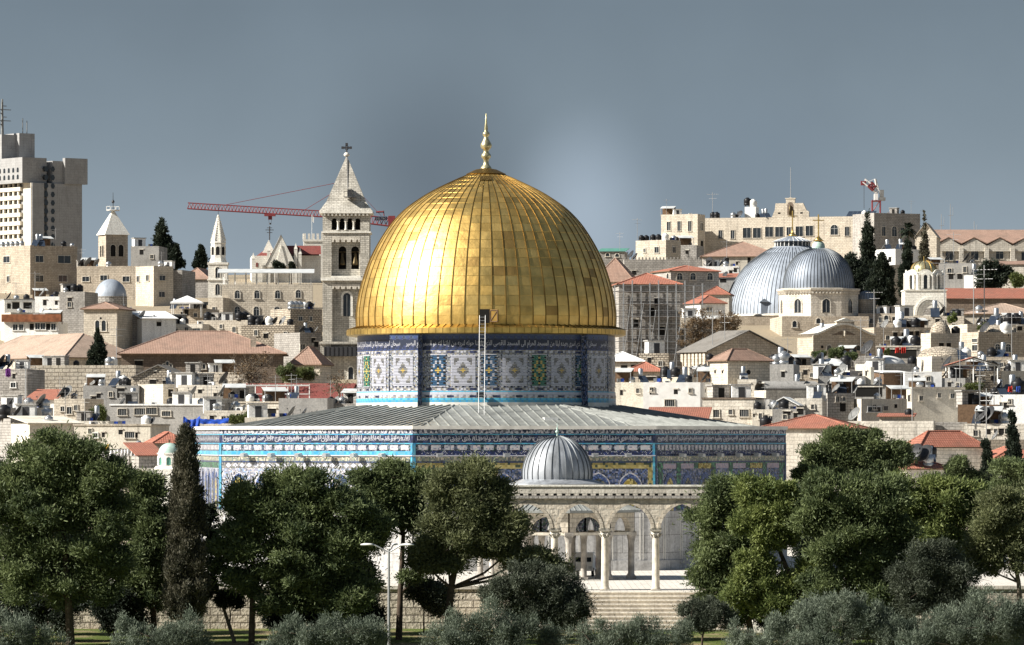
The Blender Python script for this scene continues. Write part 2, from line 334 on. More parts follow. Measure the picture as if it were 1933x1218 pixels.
def lead(name, c, rough, metal, streak=.4):
    m, t, b = newmat(name); n = t.nodes.new; l = t.links.new
    b.inputs['Roughness'].default_value = rough; b.inputs['Metallic'].default_value = metal; b.inputs['Specular IOR Level'].default_value = .4
    tc = n('ShaderNodeTexCoord'); mp = n('ShaderNodeMapping'); mp.inputs['Scale'].default_value = (1.1, 1.1, .18); l(tc.outputs['Object'], mp.inputs[0])
    nz = n('ShaderNodeTexNoise'); nz.inputs['Scale'].default_value = 1.3; nz.inputs['Detail'].default_value = 9; nz.inputs['Roughness'].default_value = .62; l(mp.outputs[0], nz.inputs[0])
    n2 = n('ShaderNodeTexNoise'); n2.inputs['Scale'].default_value = .5; n2.inputs['Detail'].default_value = 6; l(tc.outputs['Object'], n2.inputs[0])
    ad = n('ShaderNodeMath'); ad.operation = 'ADD'; l(nz.outputs[0], ad.inputs[0]); l(n2.outputs[0], ad.inputs[1])
    mr = n('ShaderNodeMapRange'); mr.inputs[1].default_value = .7; mr.inputs[2].default_value = 1.3; l(ad.outputs[0], mr.inputs[0])
    mx = n('ShaderNodeMix'); mx.data_type = 'RGBA'; l(mr.outputs[0], mx.inputs[0]); mx.inputs[6].default_value = (*[x * (1 - streak) for x in c], 1); mx.inputs[7].default_value = (*[x * (1 + streak * .5) for x in c], 1)
    l(mx.outputs[2], b.inputs['Base Color'])
    return m
lead('roof_lead', (.29, .30, .285), .5, .15, .4)
lead('dome_lead', (.36, .38, .41), .48, .3, .6)
lead('church_lead', (.35, .39, .45), .58, .2, .35)
lead('church_lead_dark', (.25, .285, .34), .55, .25, .35)
lead('seam_dark', (.10, .11, .12), .5, .3, .3)
# gold sheet: each panel has its own tone, gloss and slight tilt
m, t, b = newmat('gold_sheet'); n = t.nodes.new; l = t.links.new
b.inputs['Metallic'].default_value = 1
at_ = n('ShaderNodeAttribute'); at_.attribute_name = 'panel'; sp = n('ShaderNodeSeparateColor'); l(at_.outputs['Color'], sp.inputs[0])
rp = n('ShaderNodeValToRGB'); l(sp.outputs[0], rp.inputs[0])
for i, (p, c) in enumerate([(0, (.36, .23, .08)), (.12, (.62, .405, .125)), (.5, (.74, .50, .165)), (1, (.82, .57, .20))]):
    e = rp.color_ramp.elements[i] if i < 2 else rp.color_ramp.elements.new(p); e.position = p; e.color = (*c, 1)
tc = n('ShaderNodeTexCoord'); nz = n('ShaderNodeTexNoise'); nz.inputs['Scale'].default_value = .8; nz.inputs['Detail'].default_value = 7; l(tc.outputs['Object'], nz.inputs[0])
mr = n('ShaderNodeMapRange'); mr.inputs[1].default_value = .3; mr.inputs[2].default_value = .7; mr.inputs[3].default_value = .72; mr.inputs[4].default_value = 1.12; l(nz.outputs[0], mr.inputs[0])
mm = n('ShaderNodeMix'); mm.data_type = 'RGBA'; mm.blend_type = 'MULTIPLY'; mm.inputs[0].default_value = 1; l(rp.outputs[0], mm.inputs[6]); l(mr.outputs[0], mm.inputs[7]); l(mm.outputs[2], b.inputs['Base Color'])
r2 = n('ShaderNodeMapRange'); l(sp.outputs[1], r2.inputs[0]); r2.inputs[3].default_value = .44; r2.inputs[4].default_value = .56; l(r2.outputs[0], b.inputs['Roughness'])
nz2 = n('ShaderNodeTexNoise'); nz2.inputs['Scale'].default_value = 1.6; nz2.inputs['Detail'].default_value = 3; l(tc.outputs['Object'], nz2.inputs[0])
bp = n('ShaderNodeBump'); bp.inputs['Strength'].default_value = .35; bp.inputs['Distance'].default_value = .12; l(nz2.outputs[0], bp.inputs['Height'])
ge = n('ShaderNodeVectorMath'); ge.operation = 'SUBTRACT'; l(at_.outputs['Color'], ge.inputs[0]); ge.inputs[1].default_value = (.5, .5, .5)
g2 = n('ShaderNodeVectorMath'); g2.operation = 'SCALE'; l(ge.outputs[0], g2.inputs[0]); g2.inputs[3].default_value = .07
g3 = n('ShaderNodeVectorMath'); g3.operation = 'ADD'; l(bp.outputs[0], g3.inputs[0]); l(g2.outputs[0], g3.inputs[1])
g4 = n('ShaderNodeVectorMath'); g4.operation = 'NORMALIZE'; l(g3.outputs[0], g4.inputs[0]); l(g4.outputs[0], b.inputs['Normal'])
plain('gold_seam', (.20, .125, .035), .5, .9, .2, 2)
plain('gold_trim', (.66, .45, .14), .42, 1, .3, 1.2)

# ------------------------------------------------------------------ Arabic lettering (joined forms, right to left)
AF = {'ا': (0xFE8D, 2), 'ب': (0xFE8F, 4), 'ت': (0xFE95, 4), 'ث': (0xFE99, 4), 'ج': (0xFE9D, 4), 'ح': (0xFEA1, 4), 'خ': (0xFEA5, 4), 'د': (0xFEA9, 2), 'ذ': (0xFEAB, 2),
      'ر': (0xFEAD, 2), 'ز': (0xFEAF, 2), 'س': (0xFEB1, 4), 'ش': (0xFEB5, 4), 'ص': (0xFEB9, 4), 'ض': (0xFEBD, 4), 'ط': (0xFEC1, 4), 'ظ': (0xFEC5, 4), 'ع': (0xFEC9, 4),
      'غ': (0xFECD, 4), 'ف': (0xFED1, 4), 'ق': (0xFED5, 4), 'ك': (0xFED9, 4), 'ل': (0xFEDD, 4), 'م': (0xFEE1, 4), 'ن': (0xFEE5, 4), 'ه': (0xFEE9, 4), 'و': (0xFEED, 2),
      'ى': (0xFEEF, 2), 'ي': (0xFEF1, 4), 'ة': (0xFE93, 2), 'ؤ': (0xFE85, 2), 'ئ': (0xFE89, 4), 'أ': (0xFE83, 2), 'إ': (0xFE87, 2), 'ء': (0xFE80, 1)}
def shape(s):
    res = []
    for w_ in s.split(' '):
        prev = False; o = ''
        for i, ch in enumerate(w_):
            base, nf = AF[ch]; nx = i + 1 < len(w_) and AF[w_[i + 1]][1] > 1
            if prev: o += chr(base + (3 if nx and nf == 4 else 1))
            else: o += chr(base + (2 if nx and nf == 4 else 0))
            prev = nf == 4
        res.append(o[::-1])
    return ' '.join(res[::-1])
VERSES = ['يس والقران الحكيم انك لمن المرسلين على صراط مستقيم تنزيل العزيز الرحيم', 'لتنذر قوما ما انذر اباؤهم فهم غافلون لقد حق القول على اكثرهم فهم لا يؤمنون',
          'انا جعلنا في اعناقهم اغلالا فهي الى الاذقان فهم مقمحون وجعلنا من بين ايديهم سدا', 'ومن خلفهم سدا فاغشيناهم فهم لا يبصرون وسواء عليهم اانذرتهم ام لم تنذرهم لا يؤمنون']
DRUMV = 'سبحان الذي اسرى بعبده ليلا من المسجد الحرام الى المسجد الاقصى الذي باركنا حوله لنريه من اياتنا انه هو السميع البصير'
def text_mesh(s, width, height, bold=.012):
    """flat letters as (verts, faces), fitted into width x height, origin at the lower left"""
    c = bpy.data.curves.new('letters', 'FONT'); c.body = s; c.resolution_u = 1; c.offset = bold
    o = bpy.data.objects.new('letters', c); col.objects.link(o)
    dg = bpy.context.evaluated_depsgraph_get(); me = o.evaluated_get(dg).to_mesh()
    vs = np.array([v.co[:] for v in me.vertices]); fs = [tuple(p.vertices) for p in me.polygons]
    o.evaluated_get(dg).to_mesh_clear(); bpy.data.objects.remove(o); bpy.data.curves.remove(c)
    lo, hi = vs.min(0), vs.max(0)
    vs[:, 0] = (vs[:, 0] - lo[0]) / (hi[0] - lo[0]) * width; vs[:, 1] = (vs[:, 1] - lo[1]) / (hi[1] - lo[1]) * height
    return vs, fs

# ------------------------------------------------------------------ the golden-domed shrine
SX, SY, TH = -2.33, 450.0, R(9.7)
OR_ = 27.3; OA = OR_ * cos(R(22.5)); OS = 2 * OR_ * sin(R(22.5))
shrine = thing('domed_shrine', 'octagonal blue tiled shrine with a great golden dome at the centre of the view', 'shrine', (SX, SY, 0), TH)
def fr(k):
    a = R(45 * k); return Vector((sin(a), -cos(a), 0)), Vector((cos(a), sin(a), 0)), Vector((0, 0, 1))
class Facet:
    def __init__(s, k, mats): s.n, s.t, s.z = fr(k); s.mb = MB(); s.mats = mats; s.k = k
    def rect(s, u0, u1, z0, z1, mat, o0=0, o1=.0, mb=None):
        mb = mb or s.mb
        mb.ext([(u0, z0), (u1, z0), (u1, z1), (u0, z1)], s.n * (OA + o0), s.t, s.z, s.n, o1 - o0, s.mats.index(mat))
    def poly(s, pts, mat, o0, o1, mb, mats): mb.ext(pts, s.n * (OA + o0), s.t, s.z, s.n, o1 - o0, mats.index(mat))
WM = ['marble', 'tile_crest', 'tile_navy', 'tile_frame', 'tile_white', 'tile_stitch', 'tile_turquoise', 'tile_blue', 'tile_sage', 'tile_yellow', 'tile_green', 'tile_pink', 'tile_bay', 'tile_palebay', 'tile_ring', 'tile_gold', 'tile_grey', 'coping_stone', 'opening_shade', 'tile_pure_white']
BM = ['tile_ring', 'tile_grille', 'tile_gold', 'tile_bay', 'tile_palebay', 'tile_white', 'tile_navy', 'cell_blue']
H2 = OS / 2
for k in (-3, -2, -1, 0, 1, 2, 3, 4):
    f = Facet(k, WM); rc = f.rect
    seen = k in (-2, -1, 0, 1)
    rc(-H2, H2, 0, 5.05, 'marble', -.6, .12)
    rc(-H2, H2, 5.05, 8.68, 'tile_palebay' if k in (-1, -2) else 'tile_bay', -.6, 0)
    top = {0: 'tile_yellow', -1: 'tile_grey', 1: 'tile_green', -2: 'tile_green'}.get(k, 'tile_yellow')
    rc(-H2, H2, 8.68, 9.18, top, -.6, .01)
    rc(-H2, H2, 9.18, 9.30, 'tile_blue', -.6, .04)
    rc(-H2, H2, 9.30, 9.74, 'tile_sage', -.6, .015)
    rc(-H2, H2, 9.74, 9.83, 'tile_pure_white' if k != 1 else 'tile_blue', -.6, .14)
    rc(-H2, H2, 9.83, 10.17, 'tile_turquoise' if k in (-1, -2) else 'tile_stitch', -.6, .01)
    rc(-H2, H2, 10.17, 10.77, 'tile_frame', -.6, 0)
    rc(-H2, H2, 10.77, 10.86, 'tile_turquoise', -.6, .04)
    rc(-H2, H2, 10.86, 11.56, 'tile_navy', -.6, 0)
    rc(-H2, H2, 11.56, 11.64, 'tile_turquoise', -.6, .04)
    rc(-H2, H2, 11.64, 12.02, 'tile_crest', -.6, .01)
    if seen:
        if k == 1:
            for i in range(35): u = -H2 + .55 + i * (OS - 1.1) / 34; rc(u - .17, u + .17, 10.26, 10.68, 'tile_white', .002, .022)
        else:
            for i in range(18): u = -H2 + .85 + i * (OS - 1.7) / 17; rc(u - .42, u + .42, 10.27, 10.67, 'tile_white', .002, .022)
        for i in range(48):                                              # merlon motif of the crest band
            u = -H2 + .25 + i * (OS - .5) / 47
            f.mb.ext([(u - .15, 11.68), (u + .15, 11.68), (u, 11.94)], f.n * (OA + .012), f.t, f.z, f.n, .012, WM.index('tile_white'))
        if k == -1:
            for i in range(26):
                u = -H2 + 1.0 + i * (OS - 2) / 25
                f.mb.ext([(u, 8.72), (u + .33, 8.93), (u, 9.14), (u - .33, 8.93)], f.n * (OA + .012), f.t, f.z, f.n, .015, WM.index('tile_pure_white'))
        nb = 7; step = (OS - 1.6) / nb
        if k == 0:
            for u in (-H2 + .35, H2 - .35, -3.45, 3.45): rc(u - .3, u + .3, 5.05, 8.68, 'tile_yellow', .002, .05)
        if k == 1:
            for i in range(nb + 1):
                if i in (0, 1, 3, 4, 6, 7): u = -H2 + .8 + i * step; rc(u - .32, u + .32, 5.05, 9.18, 'tile_green', .012, .04)
            for i in range(nb): u = -H2 + .8 + (i + .5) * step; rc(u - 1.0, u + 1.0, 8.66, 9.1, 'tile_gold' if i in (2, 5) else 'tile_pink', .012, .04)
        if k == -2:
            for i in range(9): u = -H2 + 1 + i * (OS - 2) / 8; rc(u - .24, u + .24, 1.2 if i % 2 else 5.1, 8.6, 'tile_blue', .12 if i % 2 else .0, .14 if i % 2 else .03); rc(u + .5, u + .7, 5.05, 8.6, 'tile_pure_white', .01, .04)
        for sgn in (-1, 1): rc(sgn * (H2 - .12) - .1, sgn * (H2 - .12) + .1, 5.05, 10.77, 'tile_turquoise' if k != 1 else 'tile_blue', .012, .055)
        # weathered grooves between the marble slabs
        for i in range(8):
            u = -H2 + 1.2 + i * (OS - 2.4) / 7
            rc(u - .16, u - .1, .9, 4.9, 'coping_stone', .12, .16); rc(u + .1, u + .16, .9, 4.9, 'coping_stone', .12, .16)
        rc(-H2, H2, .0, .85, 'marble', .12, .30)
    f.mb.build('tiled_wall', WM, shrine)
    if seen:
        for i in range(nb):
            u = -H2 + .8 + (i + .5) * step; wb = MB(); hw = 1.02 if k in (0, -1) else .86
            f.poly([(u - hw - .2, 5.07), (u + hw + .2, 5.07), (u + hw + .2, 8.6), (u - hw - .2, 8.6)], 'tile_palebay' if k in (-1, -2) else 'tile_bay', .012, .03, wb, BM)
            f.poly(arch_pts(hw, 2.15, 1.15, 12, .25, u, 5.07), 'tile_white' if k in (-1, 0) else 'tile_ring', .03, .07, wb, BM)
            f.poly(arch_pts(hw - .09, 2.1, 1.08, 12, .25, u, 5.07), 'tile_ring', .07, .08, wb, BM)
            f.poly(arch_pts(hw - .32, 1.95, .85, 10, .25, u, 5.07), 'tile_gold' if i in (0, 6) else 'tile_grille', .08, .085, wb, BM)
            for q in range(3):
                for j in range(4):
                    x = u + (q - 1) * .4; z = 5.4 + j * .45
                    f.poly([(x - .08, z), (x + .08, z), (x + .08, z + .16), (x - .08, z + .16)], 'tile_white' if (q + j + i) % 3 else 'cell_blue', .085, .092, wb, BM)
            wb.build('arched_window', BM, shrine)
        # inscription
        tb = MB(); vs_all = VERSES[(k + 2) % 4]; vs2 = VERSES[(k + 3) % 4]
        for (s, z0, hgt, off) in ((vs_all, 10.88, .56, .014), (vs2, 11.02, .52, .020)):
            tv, tf = text_mesh(shape(s), OS - .7, hgt)
            tb.add([f.n * (OA + off) + f.t * (x - H2 + .35) + f.z * (z0 + y) for x, y, _ in tv], tf)
        tb.build('inscription', 'letter_white', shrine)
        for i in range(6 if k != -2 else 0):
            u = -H2 + 3.2 + i * (OS - 6) / 5 if k != 0 else -H2 + 2.2 + i * 2.87 + (1.9 if i > 2 else 0)
            lb = MB(); c = f.n * OA + f.t * u + f.z * 9.83
            lb.bar(c + f.n * .1, c + f.n * .55, .05, 6, 0)
            p = c + f.n * .5
            a, bq = f.t * .3, f.z * .17
            lb.add([p - a - bq, p + a - bq, p + a + bq, p - a + bq, p - a * .7 - bq + f.n * .45, p + a * .7 - bq + f.n * .45, p + a * .7 + bq * .6 + f.n * .45, p - a * .7 + bq * .6 + f.n * .45],
                   [(0, 1, 2, 3), (4, 5, 6, 7), (0, 4, 5, 1), (1, 5, 6, 2), (2, 6, 7, 3), (3, 7, 4, 0)], 1)
            lb.build('floodlight', ['steel_dark', 'galvanised'], shrine)
    # coping and roof slope
    cb = MB(); n_, t_, z_ = f.n, f.t, f.z
    g = tan(R(22.5))
    def tz(r, z): return [n_ * r - t_ * r * g + z_ * z, n_ * r + t_ * r * g + z_ * z]
    A, B_, C_, D_ = tz(OA + .16, 12.02), tz(OA + .16, 12.32), tz(OA - .6, 12.32), tz(OA - .6, 11.7)
    cb.quad(A[0], A[1], B_[1], B_[0]); cb.quad(B_[0], B_[1], C_[1], C_[0]); cb.quad(C_[0], C_[1], D_[1], D_[0]); cb.build('coping', 'coping_stone', shrine)
    rb = MB(); ra, rz0, rb_, rz1 = OA - .6, 11.95, 11.4, 14.15
    P0, P1 = tz(ra, rz0), tz(rb_, rz1); rb.quad(P0[0], P0[1], P1[1], P1[0])
    nr = 23
    for i in range(nr):
        u = (i - (nr - 1) / 2) * .86
        r_end = max(rb_, abs(u) / g if abs(u) > rb_ * g else rb_)
        fz = lambda r: rz0 + (rz1 - rz0) * (ra - r) / (ra - rb_)
        if r_end < ra - .2: 
            p, q = n_ * ra + t_ * u + z_ * fz(ra), n_ * r_end + t_ * u + z_ * fz(r_end)
            wv = t_ * .045; h = z_ * .10
            rb.add([p - wv, p + wv, q + wv, q - wv, p - wv + h, p + wv + h, q + wv + h, q - wv + h], [(4, 5, 6, 7), (0, 4, 7, 3), (1, 2, 6, 5), (0, 1, 5, 4)], 1)
    rb.bar(P0[1], P1[1], .1, 6, 0)
    rb.build('roof_slope', ['roof_lead', 'roof_lead'], shrine)
hb = MB(); hb.box(1.9, -19.4, 12.75, 3.1, -18.2, 13.05); hb.build('roof_hatch', 'white_paint', shrine)

# drum
DR = 11.57
def pol(r, a, z): return (r * sin(a), -r * cos(a), z)
def ring(mb, r, z0, z1, a0, a1, mi, n=None, r1=None):
    n = n or max(1, int(abs(a1 - a0) / R(3))); r1 = r if r1 is None else r1
    vs = []; 
    for i in range(n + 1):
        a = a0 + (a1 - a0) * i / n; vs += [pol(r, a, z0), pol(r1, a, z1)]
    mb.add(vs, [(2 * i, 2 * i + 2, 2 * i + 3, 2 * i + 1) for i in range(n)], mi, True)
DM = ['tile_navy', 'tile_frame', 'tile_turquoise', 'tile_drumband', 'tile_surround', 'tile_pure_white', 'coping_stone', 'tile_bay', 'tile_blue']
bands = [(13.6, 14.10, 6, .14), (14.10, 14.42, 6, .12), (14.42, 14.80, 2, .10), (14.80, 15.10, 3, .10), (15.10, 15.32, 5, .08), (15.32, 15.42, 2, .05), (15.42, 15.74, 3, 0), (15.74, 18.68, 4, 0), (18.68, 19.0, 3, 0), (19.0, 19.12, 8, .02), (19.12, 20.02, 0, 0), (20.02, 20.6, 8, .0)]
def drum_rings(mb, r, a0, a1):
    for z0, z1, mi, o in bands: ring(mb, r + o, z0, z1, a0, a1, mi)
    for (za, zb, o0, o1) in [(b0[1], b1[1], b0[3], b1[3]) for b0, b1 in zip(bands, bands[1:])]:
        if abs(o0 - o1) > .001: ring(mb, r + o0, za, za, a0, a1, 6, None, r + o1)
W0 = -TH                                                                 # local angle of the line to the camera
db = MB(); drum_rings(db, DR, 0, 2 * pi)
# cartouches of the two narrow bands
for (z, nn) in ((15.58, 72), (14.95, 72), (18.84, 72)):
    for i in range(nn):
        a = 2 * pi * i / nn; o = .10 if z < 15.1 else 0
        hw = R(1.5) if i % 2 else R(.55)
        ring(db, DR + o + .015, z - .09, z + .09, a - hw, a + hw, 0 if i % 2 else 5, 1)
db.build('drum', DM, shrine)
def cells(mb, r, a0, hw, z0, z1, nx, nz, rule):
    for i in range(nx):
        for j in range(nz):
            mi = rule((i + .5) / nx * 2 - 1, (j + .5) / nz * 2 - 1, i, j)
            if mi is None: continue
            aa, ab = a0 - hw + 2 * hw * i / nx, a0 - hw + 2 * hw * (i + 1) / nx; za, zb = z0 + (z1 - z0) * j / nz, z0 + (z1 - z0) * (j + 1) / nz
            gp = .02
            mb.add([pol(r, aa, za + gp), pol(r, ab, za + gp), pol(r, ab, zb - gp), pol(r, aa, zb - gp)], [(0, 1, 2, 3)], mi)
def carpet_rule(x, y, i, j):
    if abs(x) > .88 or abs(y) > .92: return 0
    d = abs(x) * .95 + abs(y) * .95
    if d < .16: return 2
    if d < .50: return 1
    if d > .98 and abs(x) < .8 and abs(y) < .84: return 1
    return 0
def win_rule(v):
    def f_(x, y, i, j):
        if (i + j) % 2 and abs(x) + abs(y) < 2 and not (abs(x) < .35 and abs(y) < .2): 
            if (i * 7 + j * 3) % 3 == 0: return 4
        d = abs(x) + abs(y) * 1.3
        if d < .35: return 2
        if d < .8: return 1 if v == 0 else 3
        if d < 1.15: return 2 if v == 1 else 0
        return 3 if v == 1 else 1
    return f_
CM = ['tile_pure_white', 'tile_grey', 'cell_gold']; GM = ['letter_white', 'cell_blue', 'cell_gold', 'cell_green', 'opening_shade']
BUT = [-36 + 90 * i for i in range(4)]
for i in range(16):
    a_w = R(1.5 + 22.5 * i) + W0; a_c = R(12.75 + 22.5 * i) + W0
    deg = (12.75 + 22.5 * i + 180) % 360 - 180
    onb = any(abs((deg - bq + 180) % 360 - 180) < 8 for bq in BUT)
    if not onb:
        cbm = MB(); cells(cbm, DR + .05, a_c, R(5.4), 15.86, 18.58, 15, 21, carpet_rule); cbm.build('carpet_panel', CM, shrine)
    wbm = MB(); cells(wbm, DR + .05, a_w, R(3.4), 15.86, 18.58, 7, 17, win_rule(i % 3))
    for z in (15.80, 18.58): ring(wbm, DR + .09, z, z + .07, a_w - R(3.6), a_w + R(3.6), 0, 3)
    wbm.build('drum_window', GM, shrine)
for bdeg in BUT:
    bb = MB(); a0, a1 = R(bdeg - 7.4) + W0, R(bdeg + 7.4) + W0; rr = DR + .75
    drum_rings(bb, rr, a0, a1)
    for a in (a0, a1):
        vs = []
        bb.add([pol(DR - .1, a, 13.6), pol(rr + .1, a, 13.6), pol(rr + .02, a, 20.5), pol(DR - .1, a, 20.5)], [(0, 1, 2, 3)], 7)
    ring(bb, rr, 20.5, 20.5, a0, a1, 6, None, DR - .1)
    bo = bb.build('buttress', DM, shrine)
    cbm = MB(); cells(cbm, rr + .05, R(bdeg) + W0, R(5.0), 15.86, 18.58, 15, 21, carpet_rule); cbm.build('carpet_panel', CM, bo)
tb = MB()
for rep in range(4):
    tv, tf = text_mesh(shape(DRUMV), pi / 2 * DR - .6, .78)
    a_s = R(BUT[rep]) + W0
    def onr(x): 
        a = a_s + x / DR; dg_ = abs((x / DR * 180 / pi + 45) % 90 - 45)
        return (DR + .02 if dg_ > 7.6 else DR + .77), a
    vs = []
    for x, y, _ in tv: rr, a = onr(x + .3); vs.append(pol(rr, a, 19.16 + y * .9))
    tf = [q for q in tf if max(hypot(*vs[i][:2]) for i in q) - min(hypot(*vs[i][:2]) for i in q) < .1]
    tb.add(vs, tf)
tb.build('inscription', 'letter_white', shrine)
# brim
bb = MB(); prof = [(11.5, 20.42), (12.35, 20.42), (12.55, 20.5), (12.55, 20.95), (12.45, 21.0), (11.55, 21.28)]
bb.lathe(prof, 120, 0, False)
for i in range(120):
    a = 2 * pi * i / 120
    bb.add([pol(12.56, a - .002, 20.5), pol(12.56, a + .002, 20.5), pol(12.56, a + .002, 20.95), pol(12.56, a - .002, 20.95)], [(0, 1, 2, 3)], 1)
    bb.bar(pol(12.45, a, 21.02), pol(11.6, a, 21.3), .035, 4, 1)
bb.build('brim', ['gold_trim', 'gold_seam'], shrine)
# dome shell: 60 gores x 22 courses of sheets
PR = [(11.66, 21.2), (11.69, 22.2), (11.60, 23.2), (11.38, 24.4), (11.05, 25.6), (10.60, 26.9), (10.03, 28.15), (9.25, 29.5), (8.35, 30.75), (7.2, 31.9), (5.85, 32.87), (4.7, 33.55), (3.55, 34.12), (2.4, 34.65), (1.5, 35.02)]
def spl(P, n):
    d = [0]
    for a, b_ in zip(P, P[1:]): d.append(d[-1] + hypot(b_[0] - a[0], b_[1] - a[1]))
    res = []
    for i in range(n + 1):
        s = d[-1] * i / n; j = max(k for k in range(len(d) - 1) if d[k] <= s + 1e-9); tq = (s - d[j]) / (d[j + 1] - d[j])
        p0, p1, p2, p3 = P[max(j - 1, 0)], P[j], P[j + 1], P[min(j + 2, len(P) - 1)]
        f_ = lambda a, b_, c_, d__: .5 * (2 * b_ + (c_ - a) * tq + (2 * a - 5 * b_ + 4 * c_ - d__) * tq * tq + (3 * b_ - a - 3 * c_ + d__) * tq ** 3)
        res.append((f_(p0[0], p1[0], p2[0], p3[0]), f_(p0[1], p1[1], p2[1], p3[1])))
    return res
NG, NC, SB = 60, 21, 2
prof = spl(PR, NC * SB); dm = MB(); pan = []
nA = NG * 2
dm.lathe(prof, nA, 0, True)
rnd = {}
for j in range(NC * SB):
    for i in range(nA):
        key = (i // 2, (j // SB))
        if key not in rnd:
            v = rng.random(3); 
            if v[0] > .955: v = np.array([.02, .9, .5])
            elif v[0] < .3: v[0] = .25 + v[0] * .6
            rnd[key] = v
        pan.append(rnd[key])
dome = dm.build('gold_dome', 'gold_sheet', shrine, rz=W0 + R(3))
attr = dome.data.attributes.new('panel', 'FLOAT_COLOR', 'FACE')
attr.data.foreach_set('color', np.c_[np.array(pan), np.ones(len(pan))].astype(np.float32).ravel())
sm = MB()
for i in range(NG):
    a = 2 * pi * i / NG
    e_ = Vector((cos(a), sin(a), 0)); tt = Vector((-sin(a), cos(a), 0)); lim = NC * SB - (0 if i % 2 == 0 else 2)
    vs = []
    for j in range(lim + 1):
        r, z = prof[j]; nrm = Vector((e_.x, e_.y, .35 * j / lim)).normalized(); p = e_ * r + Vector((0, 0, z)); wd = .036 if r > 4 else .024
        vs += [p - tt * wd, p - tt * wd * .8 + nrm * .055, p + tt * wd * .8 + nrm * .055, p + tt * wd]
    sm.add(vs, [(4 * j + q, 4 * j + 4 + q, 4 * j + 5 + q, 4 * j + 1 + q) for j in range(lim) for q in range(3)], 0)
for j in range(1, NC):                                                   # lapped horizontal joints
    r, z = prof[j * SB]; sm.lathe([(r + .004, z - .018), (r + .022, z), (r + .002, z + .018)], 120, 1)
sm.build('standing_seams', ['gold_seam', 'gold_trim'], dome)
cb = MB(); cb.lathe([(1.75, 34.93), (1.8, 35.02), (.95, 35.42), (.5, 35.5), (.0, 35.5)], 24, 0, False); cb.build('cap_collar', 'gold_seam', shrine)
pb = MB(); pb.lathe([(0, 35.45), (.52, 35.46), (.50, 35.6), (.42, 35.75), (.27, 35.95), (.22, 36.3), (.27, 36.55), (.40, 36.7), (.45, 36.9), (.40, 37.1), (.26, 37.25), (.22, 37.45), (.30, 37.6), (.46, 37.78), (.52, 38.0), (.50, 38.2), (.38, 38.45), (.24, 38.75), (.2, 38.95), (.2, 39.05), (.30, 39.15), (.33, 39.3), (.3, 39.45), (.18, 39.57), (.14, 39.7), (.17, 39.9), (.10, 40.5), (.05, 41.4), (0, 41.5)], 20, 0)
pts = [(0, .04 * 0 + .36 * sin(a) * .33, 40.35 + .55 - .62 * cos(a) + .1) for a in [R(-150 + 15 * i) for i in range(21)]]
pb.path(pts, .05, .05, 5); pb.v = [(x, y, 35.45 + (q - 35.45) * .82) for x, y, q in pb.v]; pb.build('finial', 'pale_gilding', shrine)
# hatch, shutter, ladder
fv = lambda b_, r, z: Vector(pol(r, R(b_) + W0, z))
hb = MB(); o_, u_, n_ = fv(-.3, 11.60, 21.35), Vector((cos(W0), sin(W0), 0)), Vector((sin(W0), -cos(W0), 0))
hb.ext([(-.45, 0), (.45, 0), (.45, 1.22), (-.45, 1.22)], o_, u_, Vector((0, 0, 1)), n_, .16, 0); hb.build('dome_hatch', 'opening_shade', shrine)
hb = MB(); o2 = fv(-.3, 11.74, 21.4) + u_ * .48
d2 = (u_ * .85 + n_ * .5).normalized(); nn_ = Vector((d2.y, -d2.x, 0))
hb.ext([(0, 0), (.85, 0), (.85, 1.15), (0, 1.15)], o2, d2, Vector((0, 0, 1)), nn_, .05, 0)
for (p, q) in (((.05, .08), (.8, .08)), ((.05, 1.07), (.8, 1.07)), ((.06, .1), (.06, 1.05)), ((.79, .1), (.79, 1.05)), ((.1, .15), (.75, 1.0))):
    hb.bar(o2 + d2 * p[0] + Vector((0, 0, p[1])) + nn_ * .07, o2 + d2 * q[0] + Vector((0, 0, q[1])) + nn_ * .07, .045, 4, 1)
hb.build('hatch_shutter', ['gold_seam', 'timber'], shrine)
lb = MB(); p0, p1 = fv(-1.1, 16.6, 13.28), fv(-1.1, 12.72, 22.0)
for s in (-.25, .25): lb.bar(p0 + u_ * s, p1 + u_ * s, .032, 5)
for i in range(28):
    q = p0.lerp(p1, (i + .5) / 28); lb.bar(q - u_ * .25, q + u_ * .25, .025, 4)
lb.build('ladder', 'steel_pole', shrine)
pb = MB()
for i in range(8):                                                       # top access plate
    pass
pb.add([pol(2.4, W0 - .2, 34.75), pol(2.4, W0 + .2, 34.75), pol(3.35, W0 + .17, 34.34), pol(3.35, W0 - .17, 34.34)], [(0, 3, 2, 1)], 0); pb.build('access_plate', 'gold_seam', shrine)
lb = MB(); c = fv(-1.9, 12.2, 15.05); lb.box(c.x - .35, c.y - .3, 14.85, c.x + .35, c.y + .3, 15.3, 0); lb.bar(c, fv(-1.9, 11.6, 15.0), .06); lb.build('drum_floodlight', ['steel_dark'], shrine)
